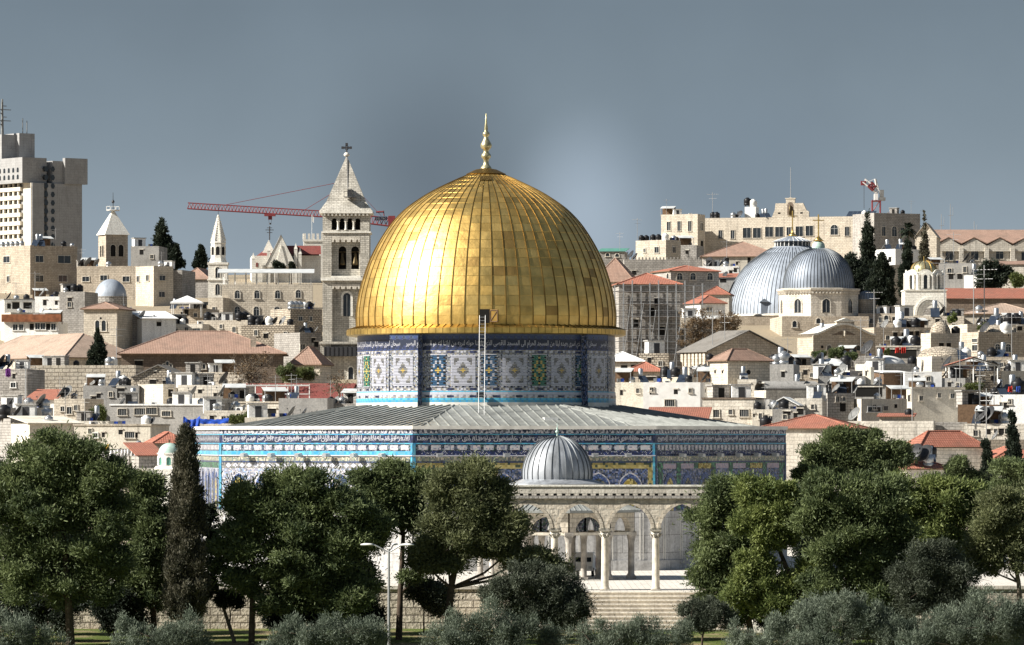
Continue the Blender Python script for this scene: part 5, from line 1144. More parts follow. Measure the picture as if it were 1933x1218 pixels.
h('longpale', 'long_house', 'long low building under a pale brown tiled roof below the long red roof', 'long pale roofed building', (1815, 1826, 1960), 592, 810, 3, 'cream_stone', 'hip', [(1880, 602, 9, 8, 'h')], rise=20, rmat='pale_tile', d=12)
h('rwall1', 'stone_house', 'cream house with domed attic and planter below the gold belfry', 'cream house below the gold belfry', (1700, 1712, 1820), 597, 800, 10, 'cream_stone', 'flat', [(1735, 607, 9, 8, 'h'), (1770, 606, 9, 8, 'h')], d=12)
h('hallgable', 'gabled_hall', 'grey stone hall with a wide low gable and a sunlit ribbed side wall', 'wide gabled hall', (1286, 1336, 1486), 662, 700, 30, 'tan_stone', 'gable_y', [], 'hall', rise=38, rmat='grey_tile', over=.5)
H = BLD['hallgable']; b = MB()
for i in range(7): s = .6 + i * (H.d - 1.2) / 6; b.box(-.3, s - .3, 0, -.003, s + .3, H.h - .4)
b.build('buttress_strips', 'cream_stone', H.o)
h('baroque', 'chapel', 'tan chapel with a curved gable and small round windows below the lead domes', 'curved gable chapel', (1505, 1535, 1652), 637, 770, 18, 'tan_stone', 'flat', [(1552, 655, 5, 6, 'o'), (1565, 657, 8, 10, 'a'), (1587, 656, 8, 10, 'a'), (1603, 655, 5, 6, 'o'), (1620, 657, 8, 10, 'a')], 'chapel')
H = BLD['baroque']; b = MB(); W_ = H.w; k = m_(1, 775); n_ = 16
pts = [(0, 0), (W_, 0)] + [(W_ * (1 - i / n_), 20 * k * (sin(pi * i / n_) ** 1.6) + .3) for i in range(n_ + 1)]
b.ext(pts, (0, .35, H.h - .01), (1, 0, 0), (0, 0, 1), (0, -1, 0), .36, 0)
for i in range(n_):
    p, q = pts[2 + i], pts[3 + i]; b.add([(p[0], -.25, H.h + p[1]), (q[0], -.25, H.h + q[1]), (q[0], .5, H.h + q[1] + .0), (p[0], .5, H.h + p[1])] + [(p[0], -.25, H.h + p[1] + .3), (q[0], -.25, H.h + q[1] + .3), (q[0], H.d, H.h + q[1] + .3), (p[0], H.d, H.h + p[1] + .3)], [(4, 7, 6, 5), (0, 4, 5, 1), (0, 1, 2, 3)], 1)
b.box(W_ * .38, -.1, H.h + 19 * k, W_ * .66, .8, H.h + 30 * k, 0); b.ext([(W_ * .36, 0), (W_ * .68, 0), (W_ * .52, 7 * k)], (0, .8, H.h + 30 * k), (1, 0, 0), (0, 0, 1), (0, -1, 0), .95, 1); b.build('curved_gable', ['tan_stone', 'white_stone'], H.o)
b = MB(); b.ext([(W_ * .30, .4), (W_ * .47, .4), (W_ * .47, 13 * k), (W_ * .40, 10 * k)], (0, -.02, H.h), (1, 0, 0), (0, 0, 1), (0, -1, 0), .012); b.ext([(W_ * .53, .4), (W_ * .70, .4), (W_ * .60, 10 * k), (W_ * .53, 13 * k)], (0, -.02, H.h), (1, 0, 0), (0, 0, 1), (0, -1, 0), .012); b.build('tympanum_shade', 'brown_stone', H.o)  # flat brown panels, shade of a recessed pediment put into the colour
b = MB(); b.bar((W_ * .5, -.2, H.h + .2), (W_ * .5, -.2, H.h + 13 * k), .22, 8); b.build('colonnette', 'cream_stone', H.o)
h('sunwall', 'stone_house', 'broken sunlit wall with dry shrubs left of the church dome base', 'broken sunlit wall', (1262, 1290, 1372), 620, 770, 20, 'rubble_stone', 'flat', [], 'wall')
h('pinkhip2', 'stone_house', 'stone house with a pink hipped roof dormer and a round window', 'pink roofed house with a round window', (1340, 1374, 1453), 680, 650, 30, 'cream_stone', 'hip', [(1413, 703, 8, 8, 'o'), (1350, 702, 3, 6, 'h'), (1364, 702, 3, 6, 'h')], rise=22, rmat='pink_tile', over=.4)
h('graywing', 'flat_house', 'dark grey flat roofed house right of the pink roofed house', 'dark grey flat house', (1452, 1455, 1498), 688, 660, 3, 'grey_concrete', 'flat', [], d=8)
h('whiteL', 'flat_house', 'pale house with a white sloping roof beside the drum of the shrine', 'white roofed house beside the drum', (1130, 1140, 1214), 682, 700, 8, 'pale_stone', 'hip', [(1178, 695, 12, 11, 'h'), (1196, 694, 10, 11, 'h')], rise=18, rmat='white_plaster', d=9)
h('redpyr', 'small_house', 'small cream house with a red pyramid roof right of the drum', 'red pyramid roofed house', (1182, 1186, 1250), 701, 680, 5, 'cream_stone', 'hip', [(1228, 715, 20, 7, 'h')], rise=18, rmat='red_tile', d=8)
h('rubwallR', 'stone_house', 'rough grey rubble wall below the scaffolded building', 'rough rubble wall', (1206, 1210, 1262), 667, 705, 4, 'rubble_stone', 'flat', [], 'wall', d=5)
h('plainR', 'stone_house', 'blank sandy house beside the right edge of the drum', 'blank sandy house', (1150, 1160, 1222), 722, 650, 10, 'cream_plaster', 'flat', [], d=9)
h('whiteterr', 'white_house', 'bright white house with a roof terrace and one barred window', 'bright white terrace house', (1214, 1222, 1322), 722, 640, 12, 'white_stucco', 'flat', [(1264, 761, 18, 12, 'g'), (1228, 742, 3, 6, 'h')], d=9)
h('whitecurve', 'white_house', 'pale grey house with small windows and a curved end right of the white terrace house', 'pale grey curved house', (1300, 1322, 1402), 722, 652, 35, 'white_plaster', 'flat', [(1330, 738, 4, 6, 'h'), (1342, 748, 10, 9), (1362, 748, 7, 9), (1386, 747, 5, 5, 'h')])
h('redgab', 'long_house', 'bright red tiled roof just behind the shrine roof slope', 'red roof by the shrine', (1222, 1226, 1332), 796, 600, 2, 'cream_stone', 'shed', [(1285, 799, 40, 6, 'h')], rise=27, rmat='red_tile', d=9)
h('stone3win', 'stone_house', 'pale block house with three barred windows behind the shrine parapet', 'three window block house', (1326, 1336, 1425), 753, 615, 12, 'pale_stone', 'flat', [(1352, 781, 11, 14, 'g'), (1379, 778, 7, 9, 'g'), (1405, 780, 17, 13, 'g')], d=9, cap='brown_stone')
h('greyext', 'concrete_house', 'small cream house with a dark upper storey beside the three window house', 'small cream extension', (1420, 1424, 1476), 773, 612, 5, 'cream_plaster', 'flat', [(1446, 787, 6, 6, 'h'), (1423, 784, 3, 6, 'h')], d=8)
h('greyupper', 'concrete_house', 'dark grey plaster storey behind the small cream extension', 'dark grey storey', (1424, 1426, 1452), 754, 625, 2, 'grey_concrete', 'flat', [], d=7)
h('tallblk', 'stone_house', 'pale square house with one small window below the round windowed house', 'pale one window house', (1392, 1398, 1428), 716, 645, 8, 'pale_stone', 'flat', [(1411, 739, 6, 6, 'h')], d=9)
h('vaulted', 'vaulted_house', 'long stone house under a grey barrel vault roof right of centre', 'barrel vaulted house', (1424, 1446, 1548), 737, 640, 15, 'pale_stone', 'vault_x', [(1442, 728, 4, 8, 'h')], rise=18, rmat='grey_concrete')
h('whitevlt', 'vaulted_house', 'cream house under a white rounded vault behind the barrel vaulted house', 'white vaulted house', (1424, 1434, 1500), 718, 665, 14, 'pale_stone', 'vault_x', [], rise=14, rmat='white_plaster', d=10)
h('smallgab', 'small_house', 'tiny stone house with a low gable above the right red roof', 'tiny gabled house', (1455, 1463, 1504), 764, 620, 8, 'grey_stone', 'gable_y', [(1480, 760, 4, 4, 'h')], rise=13, rmat='white_plaster', d=7)
h('sheds', 'small_house', 'grey shed with shutters above the right red roof', 'grey shuttered shed', (1458, 1464, 1520), 772, 606, 6, 'grey_concrete', 'flat', [(1485, 780, 14, 7, 'h'), (1510, 777, 12, 11, 'h')], d=7)
h('stonewallR', 'stone_house', 'pale ashlar house wall right of the grey shuttered shed', 'pale ashlar house', (1500, 1506, 1552), 752, 625, 5, 'pale_stone', 'flat', [], d=8)
h('redwide', 'long_house', 'long stone house with a wide bright red roof beyond the right end of the shrine', 'wide bright red roof', (1432, 1438, 1614), 808, 570, 2, 'pale_stone', 'hip', [(1560, 830, 8, 10, 'h')], rise=25, rmat='red_tile', over=.3, d=11)
h('greyblkR', 'block_house', 'tall grey block house with a dark doorway right of centre', 'tall grey doorway house', (1546, 1562, 1612), 742, 640, 18, 'grey_stone', 'flat', [(1591, 768, 11, 18, 'd')], d=9)
h('greyblkR2', 'block_house', 'pale grey block house above the tall grey doorway house', 'upper pale grey house', (1544, 1552, 1634), 710, 668, 10, 'grey_concrete', 'flat', [], d=9)
h('towercream', 'small_house', 'narrow cream tower house with a slit window right of centre', 'narrow cream tower house', (1628, 1644, 1650), 693, 672, 65, 'cream_plaster', 'flat', [(1635, 705, 3, 9, 'h')])
h('darkshed', 'shed', 'dark open shed with black clutter inside on the right hillside', 'dark open shed', (1606, 1612, 1672), 728, 655, 6, 'grey_concrete', 'flat', [(1640, 740, 50, 18, 'h')], 'shed', d=6, cap='steel_dark')
h('slatshed', 'shed', 'brown boarded shed under a thin white roof on the right hillside', 'brown boarded shed', (1648, 1668, 1714), 704, 676, 30, 'timber', 'shed', [], 'shed', rise=4, rmat='white_paint')
h('whiteR', 'white_house', 'white washed house with one dark window in the middle of the right hillside', 'white washed house', (1708, 1714, 1778), 702, 668, 6, 'white_stucco', 'flat', [(1750, 716, 7, 9, 'h'), (1744, 717, 4, 7, 'w')], d=8)
h('bluewin', 'stone_house', 'sandy house with a blue white shopfront window on the right hillside', 'blue white window house', (1605, 1626, 1712), 753, 640, 22, 'cream_plaster', 'flat', [(1650, 773, 24, 9, 'w')])
h('creamshade', 'stone_house', 'large plain cream house with a scalloped eave on the right hillside', 'large plain cream house', (1708, 1722, 1820), 733, 648, 12, 'cream_plaster', 'flat', [(1716, 752, 4, 12, 'h')], d=9, cap='cream_stone')
h('brownshed', 'shed', 'brown corrugated shed right of the large plain cream house', 'brown corrugated shed', (1808, 1814, 1884), 764, 632, 4, 'timber', 'flat', [], 'shed', d=6)
h('lowredR', 'small_house', 'low house with a strip of red tiles between the cream houses at right', 'low red strip house', (1660, 1664, 1722), 787, 625, 3, 'cream_stone', 'shed', [], rise=6, rmat='red_tile', d=5)
h('ashlarR', 'precinct_wall', 'long pale ashlar wall behind the large right hand pine', 'long pale ashlar wall', (1600, 1612, 1762), 795, 585, 4, 'pale_stone', 'flat', [], 'wall', d=6)
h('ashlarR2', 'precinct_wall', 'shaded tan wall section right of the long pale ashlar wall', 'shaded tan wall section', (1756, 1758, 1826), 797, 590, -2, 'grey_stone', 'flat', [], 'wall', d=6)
h('rightcorner', 'flat_house', 'grey house with leaning dishes near the right edge above the cypress', 'grey house near the right edge', (1820, 1824, 1960), 800, 588, 3, 'pale_stone', 'flat', [(1866, 815, 8, 10, 'h'), (1895, 815, 18, 12, 'h')], d=9)
h('rightup', 'flat_house', 'white plaster house with hanging laundry at the right edge', 'white laundry house at the right edge', (1868, 1880, 1960), 745, 640, 10, 'white_plaster', 'flat', [(1900, 765, 9, 10, 'h')], d=9)
h('domehouse1', 'domed_house', 'square stone house under a broad stone dome on the upper right hillside', 'upper broad domed house', (1738, 1757, 1812), 632, 755, 22, 'cream_stone', 'dome', [(1777, 652, 9, 9, 'h'), (1791, 651, 8, 7, 'h')], rise=26, rmat='rubble_stone')
h('domehouse2', 'domed_house', 'stone house with paired arched windows under a low dome at the right', 'paired arch domed house', (1815, 1847, 1945), 630, 745, 20, 'tan_stone', 'dome', [(1841, 643, 10, 7, 'g'), (1841, 657, 10, 11), (1883, 657, 9, 15, 'a'), (1903, 657, 9, 15, 'a')], rise=18, rmat='rubble_stone')
h('domehouse3', 'domed_house', 'low stone house under a wide shallow speckled dome at the right', 'wide shallow domed house', (1745, 1759, 1850), 676, 705, 14, 'pale_stone', 'dome', [], rise=24, rmat='rubble_stone', d=13)
h('whitedome1', 'domed_house', 'low house with a bright white plaster dome below the curved gable chapel', 'left white domed house', (1540, 1548, 1600), 693, 690, 12, 'white_plaster', 'dome', [], rise=17, rmat='white_stucco', d=6)
h('whitedome2', 'domed_house', 'low stone house with a pointed white dome beside the red laundry shelter', 'right white domed house', (1632, 1650, 1728), 690, 690, 15, 'pale_stone', 'dome', [], rise=20, rmat='white_stucco', d=8)
h('gardenwall', 'stone_house', 'walled roof garden in front of the curved gable chapel', 'walled roof garden', (1525, 1535, 1660), 672, 725, 6, 'grey_stone', 'flat', [], 'wall', d=12)
h('pergolaR', 'stone_house', 'stone house behind the gabled wooden pergola at the right', 'house behind the gabled pergola', (1785, 1800, 1890), 700, 675, 10, 'rubble_stone', 'flat', [(1838, 712, 9, 12, 'h')], d=8)
h('greybox', 'concrete_house', 'grey concrete box house with a black tank in the middle of the right hillside', 'grey concrete box house', (1772, 1778, 1822), 714, 668, 6, 'grey_concrete', 'flat', [], d=7)
h('edgehouse', 'flat_house', 'brown stone house with a sloping roof line at the upper right edge', 'brown house at the upper right edge', (1840, 1852, 1960), 674, 700, 10, 'tan_stone', 'flat', [(1900, 700, 12, 14), (1915, 712, 12, 9, 'g')], d=9)
h('edge2', 'flat_house', 'cream house with barred window at the right edge', 'cream house with a barred window', (1852, 1890, 1960), 700, 680, 30, 'cream_plaster', 'flat', [(1916, 717, 18, 10, 'g')])
h('redhipR', 'stone_house', 'cream house with a wide bright red hipped roof above the right pines', 'bright red hipped house', (1708, 1738, 1856), 843, 520, 22, 'pale_stone', 'hip', [(1800, 868, 12, 9)], rise=29, rmat='red_tile', over=.35)
h('redlowR', 'small_house', 'small house with a low red roof and two dark dishes above the right pines', 'low red roofed house with dishes', (1706, 1712, 1790), 884, 500, 8, 'pale_stone', 'hip', [], rise=17, rmat='red_tile', d=7)
h('redfarR', 'small_house', 'small house with a red roof peeping out at the right edge behind the cypresses', 'red roof peeping at the right edge', (1875, 1882, 1960), 864, 520, 8, 'pale_stone', 'hip', [], rise=20, rmat='red_tile', d=8)
h('midR', 'stone_house', 'sandy stone house between the tall cypresses at right', 'sandy house between cypresses', (1830, 1846, 1960), 830, 550, 10, 'tan_stone', 'flat', [(1900, 850, 9, 9, 'h')], d=9)
h('shelter', 'shed', 'open roofed shelter full of black tanks and red laundry', 'red laundry shelter', (1655, 1664, 1738), 655, 712, 8, 'grey_stone', 'flat', [(1700, 668, 60, 16, 'h')], 'shed', d=8, cap='pale_stone')
h('fillR1', 'flat_house', 'tan house with stacked terraces below the church court wall', 'tan terraced house', (1632, 1650, 1760), 618, 790, 12, 'tan_stone', 'flat', [(1690, 632, 8, 9, 'h'), (1720, 630, 8, 9, 'h')], d=10)
h('fillR2', 'flat_house', 'cream house with a flat cluttered roof below the long pale roof', 'cluttered cream house', (1800, 1826, 1960), 612, 775, 14, 'cream_stone', 'flat', [(1850, 622, 7, 7, 'h'), (1925, 620, 9, 8, 'h')], d=10)
h('fillR3', 'flat_house', 'sandy house wedged between the gabled hall and the vaulted houses', 'sandy wedged house', (1480, 1492, 1560), 690, 690, 10, 'tan_stone', 'flat', [(1520, 703, 8, 9, 'h')], d=9)
h('fillR4', 'flat_house', 'low sunlit house below the gabled hall with rooftop tanks', 'low sunlit tank house', (1240, 1290, 1345), 712, 672, 40, 'cream_stone', 'flat', [(1310, 725, 8, 8, 'h')])
h('fillR5', 'flat_house', 'shaded cream house left of the gabled hall behind bare branches', 'shaded house behind bare branches', (1284, 1288, 1340), 600, 800, 5, 'cream_stone', 'flat', [(1306, 615, 8, 10, 'h'), (1325, 612, 7, 9, 'h')], d=9)
h('fillR6', 'flat_house', 'pale house below the walled roof garden with a dark doorway', 'pale house below the roof garden', (1590, 1604, 1660), 700, 684, 16, 'pale_stone', 'flat', [(1626, 712, 7, 10, 'd')], d=8)
# ------------------------------------------------------------------ roof clutter
put('tanflat', 'steel_tank 5 1.0 0 2;steel_tank 14 1.0 0 2;steel_tank 23 1.0 0 2;steel_tank 32 1.0 0 2;steel_tank 41 1.0 0 2;heater 68 1.1;heater 78 1.1;aerial 105 1')
put('lowtan', 'dark_dish 155 1.7;dish 168 2;dish 184 1.7')
put('shantyA', 'dark_dish 18 1.7;tank 50 1;aerial 30 .9')
put('shantyB', 'dish 82 1.8;aerial 66 1.2;tank 105 .9'); put('greyblk', 'tank 140 1.2;tank 150 1.2')
put('rustyup', 'white_tank 80 .8'); put('shadyC', 'dark_dish 232 2.0;dish 245 1.6')
put('tarpwall', 'dish 270 1.6;dark_dish 290 1.0'); put('midlow', 'tank 392 1.3;tank 452 1.3 0 .6;tank 462 1.3;dark_dish 420 1.6;ac 396 1.2;ac 404 1.2')
put('midlow2', 'tank 476 1.4;tank 488 1.1;dark_dish 500 1.8;white_tank 508 1.3;dark_dish 520 1.6;dish 535 1.7;tank 548 1')
put('towerhouse', 'steel_tank 550 1.2 0 .6;steel_tank 558 1.2 0 .6;steel_tank 566 1.2 0 .6;white_tank 575 1.1;dish 592 1.4;tank 584 1.2')
put('rubbleA', 'dish 598 1.3;dark_dish 572 1.4;tank 586 .9'); put('whitelow', 'ac 378 1;dark_dish 330 1.6;tank 350 1;white_tank 345 .9')
put('canopybase', 'tank 385 .9;dark_dish 375 1.3'); put('terracewall', 'white_tank 214 1.1;steel_tank 206 1.1;aerial 220 1.5')
put('stepB', 'dish 180 1.7;steel_tank 192 1;white_tank 232 1.3;tank 240 1;heater 218 1'); put('greyleft', 'dark_dish 4 2.2 ;dark_dish 22 1.6;heater 8 1')
put('stepA', 'dish 118 2.0;dish 128 2.0;dark_dish 142 1.4'); put('stepC', 'tank 345 .8;white_tank 330 .9'); put('stepD', 'steel_tank 374 1.3;dish 352 1.9;dark_dish 425 2.0;ac 400 1')
put('stepE', 'dish 366 1.9;dish 420 2.0;aerial 392 .9'); put('leftmid', 'dish 80 2.0;dark_dish 28 1.8;steel_tank 54 1.2;steel_tank 86 1.1;aerial 48 1.6'); put('greylong', 'ac 290 1;steel_tank 380 .9;dish 232 1.2;aerial 330 1')
put('vineroof', 'aerial 500 .6'); put('slothouse', 'tank 480 1.1;white_tank 472 1;aerial 520 1'); put('frontA', 'dish 440 1.4;dark_dish 460 1;steel_tank 408 1'); put('frontB', 'dish 552 1.6;dark_dish 575 1.4;dish 596 1.2;white_tank 478 1.2')
put('boxhouse', 'white_tank 276 1.1;dark_dish 288 1.2;aerial 160 1'); put('greyfar', 'tank 8 1.5;dark_dish 38 1.8;steel_tank 88 1.2;aerial 49 1.8'); put('cream2', 'steel_tank 92 1')
put('lowright', 'dish 636 1.2;dark_dish 660 1.2;tank 625 .9'); put('concblk', 'aerial 560 .8'); put('awninghouse', 'steel_tank 262 .9')
put('college', 'tank 1411 1.5 0 4 3.0;white_tank 1422 1.5 0 4 2.6;tank 1346 1.3;tank 1353 1.3;dark_dish 1397 1.9;steel_tank 1384 1.2;aerial 1345 1.6;tank 1430 1;white_tank 1632 1.2;heater 1440 1;heater 1448 1')
put('tanks3', 'tank 1211 1.1;tank 1220 1.1;tank 1233 1.2 0 3;tank 1243 1.2 0 3;white_tank 1256 1.3;aerial 1203 1.3'); put('tanks3b', 'dark_dish 1303 1.2'); put('greenroof', 'aerial 1170 1.1')
put('battlement', 'dark_dish 1192 2.0 -70 1;dark_dish 1200 1.6 -70 2'); put('whitemid', 'dark_dish 1338 2.0;dark_dish 1366 2.0;aerial 1372 1.4'); put('redhip2', 'dark_dish 1370 1.4')
put('dishhouse', 'dark_dish 1790 2.4 ;dark_dish 1826 2.3;dark_dish 1836 2.0;aerial 1800 1.6'); put('whitetrio', 'dish 1668 1.4;heater 1676 1'); put('whiteright', 'dark_dish 1838 1.6')
put('fillR4', 'tank 1256 1.3;tank 1275 1.2;heater 1268 1;steel_tank 1262 1;dish 1318 2.0;dark_dish 1328 2.0;tank 1338 1.3'); put('whiteterr', 'aerial 1250 .8;tank 1300 .9'); put('whitecurve', 'dark_dish 1332 1.6;tank 1360 .9;steel_tank 1390 .8')
put('pinkhip2', 'tank 1340 .1 0 .2'.replace('.1', '.9')); put('graywing', 'steel_tank 1466 1.2;steel_tank 1480 1.5;tank 1460 1.2;tank 1490 1;heater 1474 1.1')
put('stone3win', 'dark_dish 1410 1.2;tank 1350 .8'); put('greyext', 'dish 1462 1.2;tank 1430 .9'); put('vaulted', 'heater 1500 1;dish 1520 1.5'); put('whitevlt', 'heater 1490 1.2;steel_tank 1498 1')
put('fillR3', 'dark_dish 1545 2.0;tank 1505 1;white_tank 1530 1'); put('gardenwall', 'dark_dish 1640 2.4 -60 1;aerial 1625 1.5;tank 1610 1'); put('shelter', 'tank 1692 1.3 0 1.5;steel_tank 1694 1.2;white_tank 1720 1.4;heater 1712 1.2;dark_dish 1706 1.8;tank 1728 1.4;aerial 1668 1')
put('domehouse3', 'white_tank 1824 1.3 0 1;heater 1816 1.1 0 .6'); put('whitedome1', 'tank 1597 1.4 0 3'); put('whitedome2', 'heater 1655 1.1;dark_dish 1662 1.8;tank 1722 1.2 0 3'); put('domehouse2', 'white_tank 1898 1.5 0 .6;dark_dish 1861 1.9 -60 .6;heater 1880 1')
put('domehouse1', 'dark_dish 1750 1.0;tank 1804 1.2'); put('fillR1', 'tank 1728 1.4;steel_tank 1728 1.4 0 3;white_tank 1694 1.2;heater 1702 1.2;dish 1672 1.5;aerial 1650 1.6'); put('fillR2', 'steel_tank 1884 1.4;heater 1876 1.2;tank 1905 1.5 0 1;tank 1918 1.5 0 1;heater 1930 1;dark_dish 1850 1.5;aerial 1838 2.2;aerial 1858 2.4')
put('rwall1', 'dark_dish 1780 1.8;heater 1765 1.2;aerial 1783 2.4;tank 1808 1'); put('longpale', 'steel_tank 1848 1.2 0 1'); put('pergolaR', 'dark_dish 1790 2.2;tank 1874 1.2'); put('greybox', 'tank 1806 1.5;dark_dish 1784 1.3;steel_tank 1796 1')
put('darkshed', 'white_tank 1625 .9;dish 1660 1.6'); put('greyblkR', 'dark_dish 1562 1.9;dish 1580 1.4'); put('greyblkR2', 'dish 1560 2;dish 1590 1.8;heater 1556 1.1'); put('bluewin', 'aerial 1660 1;ac 1700 1;dish 1612 2.0 -70 1')
put('creamshade', 'aerial 1812 1.5;tank 1760 .7'); put('brownshed', 'tank 1838 1.3;dark_dish 1870 1.4;aerial 1850 1.3'); put('rightup', 'dark_dish 1888 2.0;tank 1922 1.7;heater 1905 1.2'); put('rightcorner', 'dark_dish 1867 2.2 -60 .6;dark_dish 1855 2.2 -60 1.2;steel_tank 1895 1.2')
put('edgehouse', 'tank 1872 1.2;aerial 1910 1.6;heater 1890 1'); put('edge2', 'dish 1880 1.4;tank 1905 1'); put('redlowR', 'dark_dish 1728 2.1 -50 .5 .5;dark_dish 1746 2.0 -50 .5 .5;tank 1758 1.0 0 3 1.2;steel_tank 1752 1.0 0 .8 .3;heater 1757 .8 0 2 .6')
put('redwide', 'tank 1425 1.2 0 2'.replace('1425', '1445')); put('lowredR', 'tank 1716 1'); put('ashlarR', 'dish 1615 1.8 -60 1;aerial 1722 1.6'); put('midR', 'aerial 1862 1.5;dish 1880 1.2'); put('redhip1', 'aerial 1300 .7'); put('hallgable', 'tank 1440 1.4 0 1;tank 1428 1.3 0 1;aerial 1345 1.6;aerial 1368 1.4')

# small roof huts, lean-tos and crates on the flat roofs, so that none stays bare
def mk_hut(mat, dm_):
    def f():
        r = thing('roof_hut', '', 'roof hut', group='small huts on the roofs')
        b = MB(); b.box(-1.1, -.9, 0, 1.1, .9, 1.9); b.build('wall', mat, r); b = MB(); b.box(-1.25, -1.05, 1.9, 1.25, 1.05, 2.05); b.build('roof_slab', 'grey_concrete', r); b = MB(); b.box(-.35, -.93, .02, .4, -.903, 1.65); b.build('door', dm_, r); return r
    return f
def mk_lean():
    r = thing('lean_to', '', 'lean to', group='sheet lean-tos on the roofs'); b = MB(); b.add([(-1.5, -1, 1.7), (1.5, -1, 1.7), (1.5, 1, 2.2), (-1.5, 1, 2.2), (-1.5, -1, 1.76), (1.5, -1, 1.76), (1.5, 1, 2.26), (-1.5, 1, 2.26)], [(4, 5, 6, 7), (0, 1, 5, 4), (1, 2, 6, 5), (2, 3, 7, 6), (3, 0, 4, 7), (3, 2, 1, 0)]); b.build('sheet_roof', 'corrugated', r)
    b = MB(); b.box(-1.4, .9, 0, 1.4, 1, 2.1); b.build('back_wall', 'timber', r)
    for sx in (-1.4, 1.4): b = MB(); b.bar((sx, -.9, 0), (sx, -.9, 1.72), .05, 5); b.build('post', 'steel_pole', r)
    return r
def mk_crate():
    r = thing('crate_pile', '', 'crate pile', group='crates on the roofs'); 
    for i in range(5): b = MB(); x = -.7 + .45 * (i % 3) + .2 * (i // 3); zz = .45 * (i // 3); b.box(x, -.3, zz, x + .42, .3, zz + .43); b.build('crate', ['timber', 'white_paint', 'rust', 'dish_grey', 'blue_tarp'][i], r)
    return r
MK.update(hut=(mk_hut('grey_stone', 'opening_shade'), 'small grey hut'), white_hut=(mk_hut('white_plaster', 'steel_dark'), 'small white hut'), lean=(mk_lean, 'sheet metal lean to'), crates=(mk_crate, 'mixed crate pile'))
FLAT = [k_ for k_, H_ in BLD.items() if not hasattr(H_, 'roof') and H_.Y > 560 and k_ not in ('college', 'battlement', 'terrace', 'longred', 'churchhall', 'churchhall2', 'domewall', 'ashlarR', 'ashlarR2')]
random.seed(21)
for k_ in FLAT:
    H_ = BLD[k_]; xa, xb = max(H_.x0, 4), min(H_.x1, 1929)
    if xb - xa < 30: continue
    ks = random.sample(['hut', 'white_hut', 'lean', 'crates', 'ac', 'tank', 'steel_tank', 'aerial', 'crates', 'heater'], 4 if xb - xa > 70 else 2)
    for t in ks:
        if sum(1 for P in PEND if P[0] is H_ and P[1] == MK[t][1]) < 7: put(k_, f'{t} {random.uniform(max(H_.xc, xa) + 7, xb - 7) if H_.x1 - H_.xc > 24 else random.uniform(xa + 7, max(xa + 8, H_.xc - 3)):.0f} {random.uniform(.75, 1.1):.2f} {random.uniform(-25, 25):.0f} {random.uniform(1.2, 4):.1f}')

# further small windows on fronts that would stay blank
for k_ in FLAT:
    H_ = BLD[k_]; xa, xb = max(H_.xc, 2) + 8, min(H_.x1, 1931) - 8; nw = sum(1 for c in H_.o.children if c.name.split('.')[0] in ('window', 'opening', 'doorway'))
    if xb - xa < 18 or nw > 2 or k_ in ('terracewall', 'concblk', 'darkshed', 'shelter', 'brownshed', 'slatshed', 'slothouse'): continue
    yt_ = HY - (H_.C.z - CZ) * F / H_.Y
    for i in range(1 + int((xb - xa) / 34)):
        px = xa + (xb - xa) * (i + random.uniform(.25, .75)) / (1 + int((xb - xa) / 34))
        window(H_, px, yt_ + random.uniform(11, 20), random.uniform(5, 8), random.uniform(7, 11), random.choice('rrghh'))
# ------------------------------------------------------------------ helpers for landmark towers: local frame in metres, x right, y away, z up from the base
def base(px, Y, z0=None): return Vector((xat(px, Y), Y, zg(Y) - 1 if z0 is None else z0))
Z3 = Vector((0, 0, 1))
def arch_win(root, o, u, n, hw, hgt, name='window', frame='pale_stone', pane='glass', t=.1, point=0, mull=False, fr=.16):
    o, u, n = Vector(o), Vector(u), Vector(n); b = MB(); spr = hgt - hw
    ro, ri = arch_pts(hw + fr, spr, hw + fr, 10, point), arch_pts(hw, spr, hw, 10, point); k = len(ro)
    P = lambda q, d: o + u * q[0] + Z3 * q[1] + n * d
    for i in range(1, k):
        j = (i + 1) % k
        b.quad(P(ro[i], t), P(ro[j], t), P(ri[j], t), P(ri[i], t)); b.quad(P(ro[i], 0), P(ro[j], 0), P(ro[j], t), P(ro[i], t)); b.quad(P(ri[i], t), P(ri[j], t), P(ri[j], 0), P(ri[i], 0))
    w_ = b.build(name, frame, root); p = MB(); p.ext(ri, o, u, Z3, n, .012, 0)
    if mull: p.ext([(-.05, 0), (.05, 0), (.05, hgt * .9), (-.05, hgt * .9)], o, u, Z3, n, .05, 1)
    p.build('pane', [pane, 'bar_grey'], w_); return w_
LFT, FRT = (Vector((0, -1, 0)), Vector((-1, 0, 0))), (Vector((1, 0, 0)), Vector((0, -1, 0)))    # (u, n) of a left and of a front face
# ------------------------------------------------------------------ concrete high-rise
Y = 1500.0; k = m_(1, Y); ph = R(38)
hr = thing('high_rise_hotel', 'tall concrete high rise with balconies and a wider top storey at the far left', 'high rise', base(61, Y), ph)
z = lambda py: zat(py, Y) - hr.location.z
wl, wr = 66 * k / sin(ph), 88 * k / cos(ph)
b = MB(); b.box(0, .9, 0, wr, wl + 14, z(345)); b.box(26 * k / cos(ph), -.0, 0, wr, .9, z(345)); b.box(0, 0, 0, 22 * k / cos(ph) * .95, .9, z(345)); b.build('tower_body', 'tower_concrete', hr)
b = MB(); b.box(-2.6, 1.5, z(345), 30 * k / cos(ph) , wl + 15, z(297)); b.build('crown_block', 'tower_concrete', hr)
b = MB(); b.box(30 * k / cos(ph) + 1.5, .6, z(345), wr - .2, 9, z(302)); b.box(56 * k / cos(ph), -.6, z(345), wr + 1.6, .8, z(296)); b.build('top_storey', 'tower_concrete', hr)
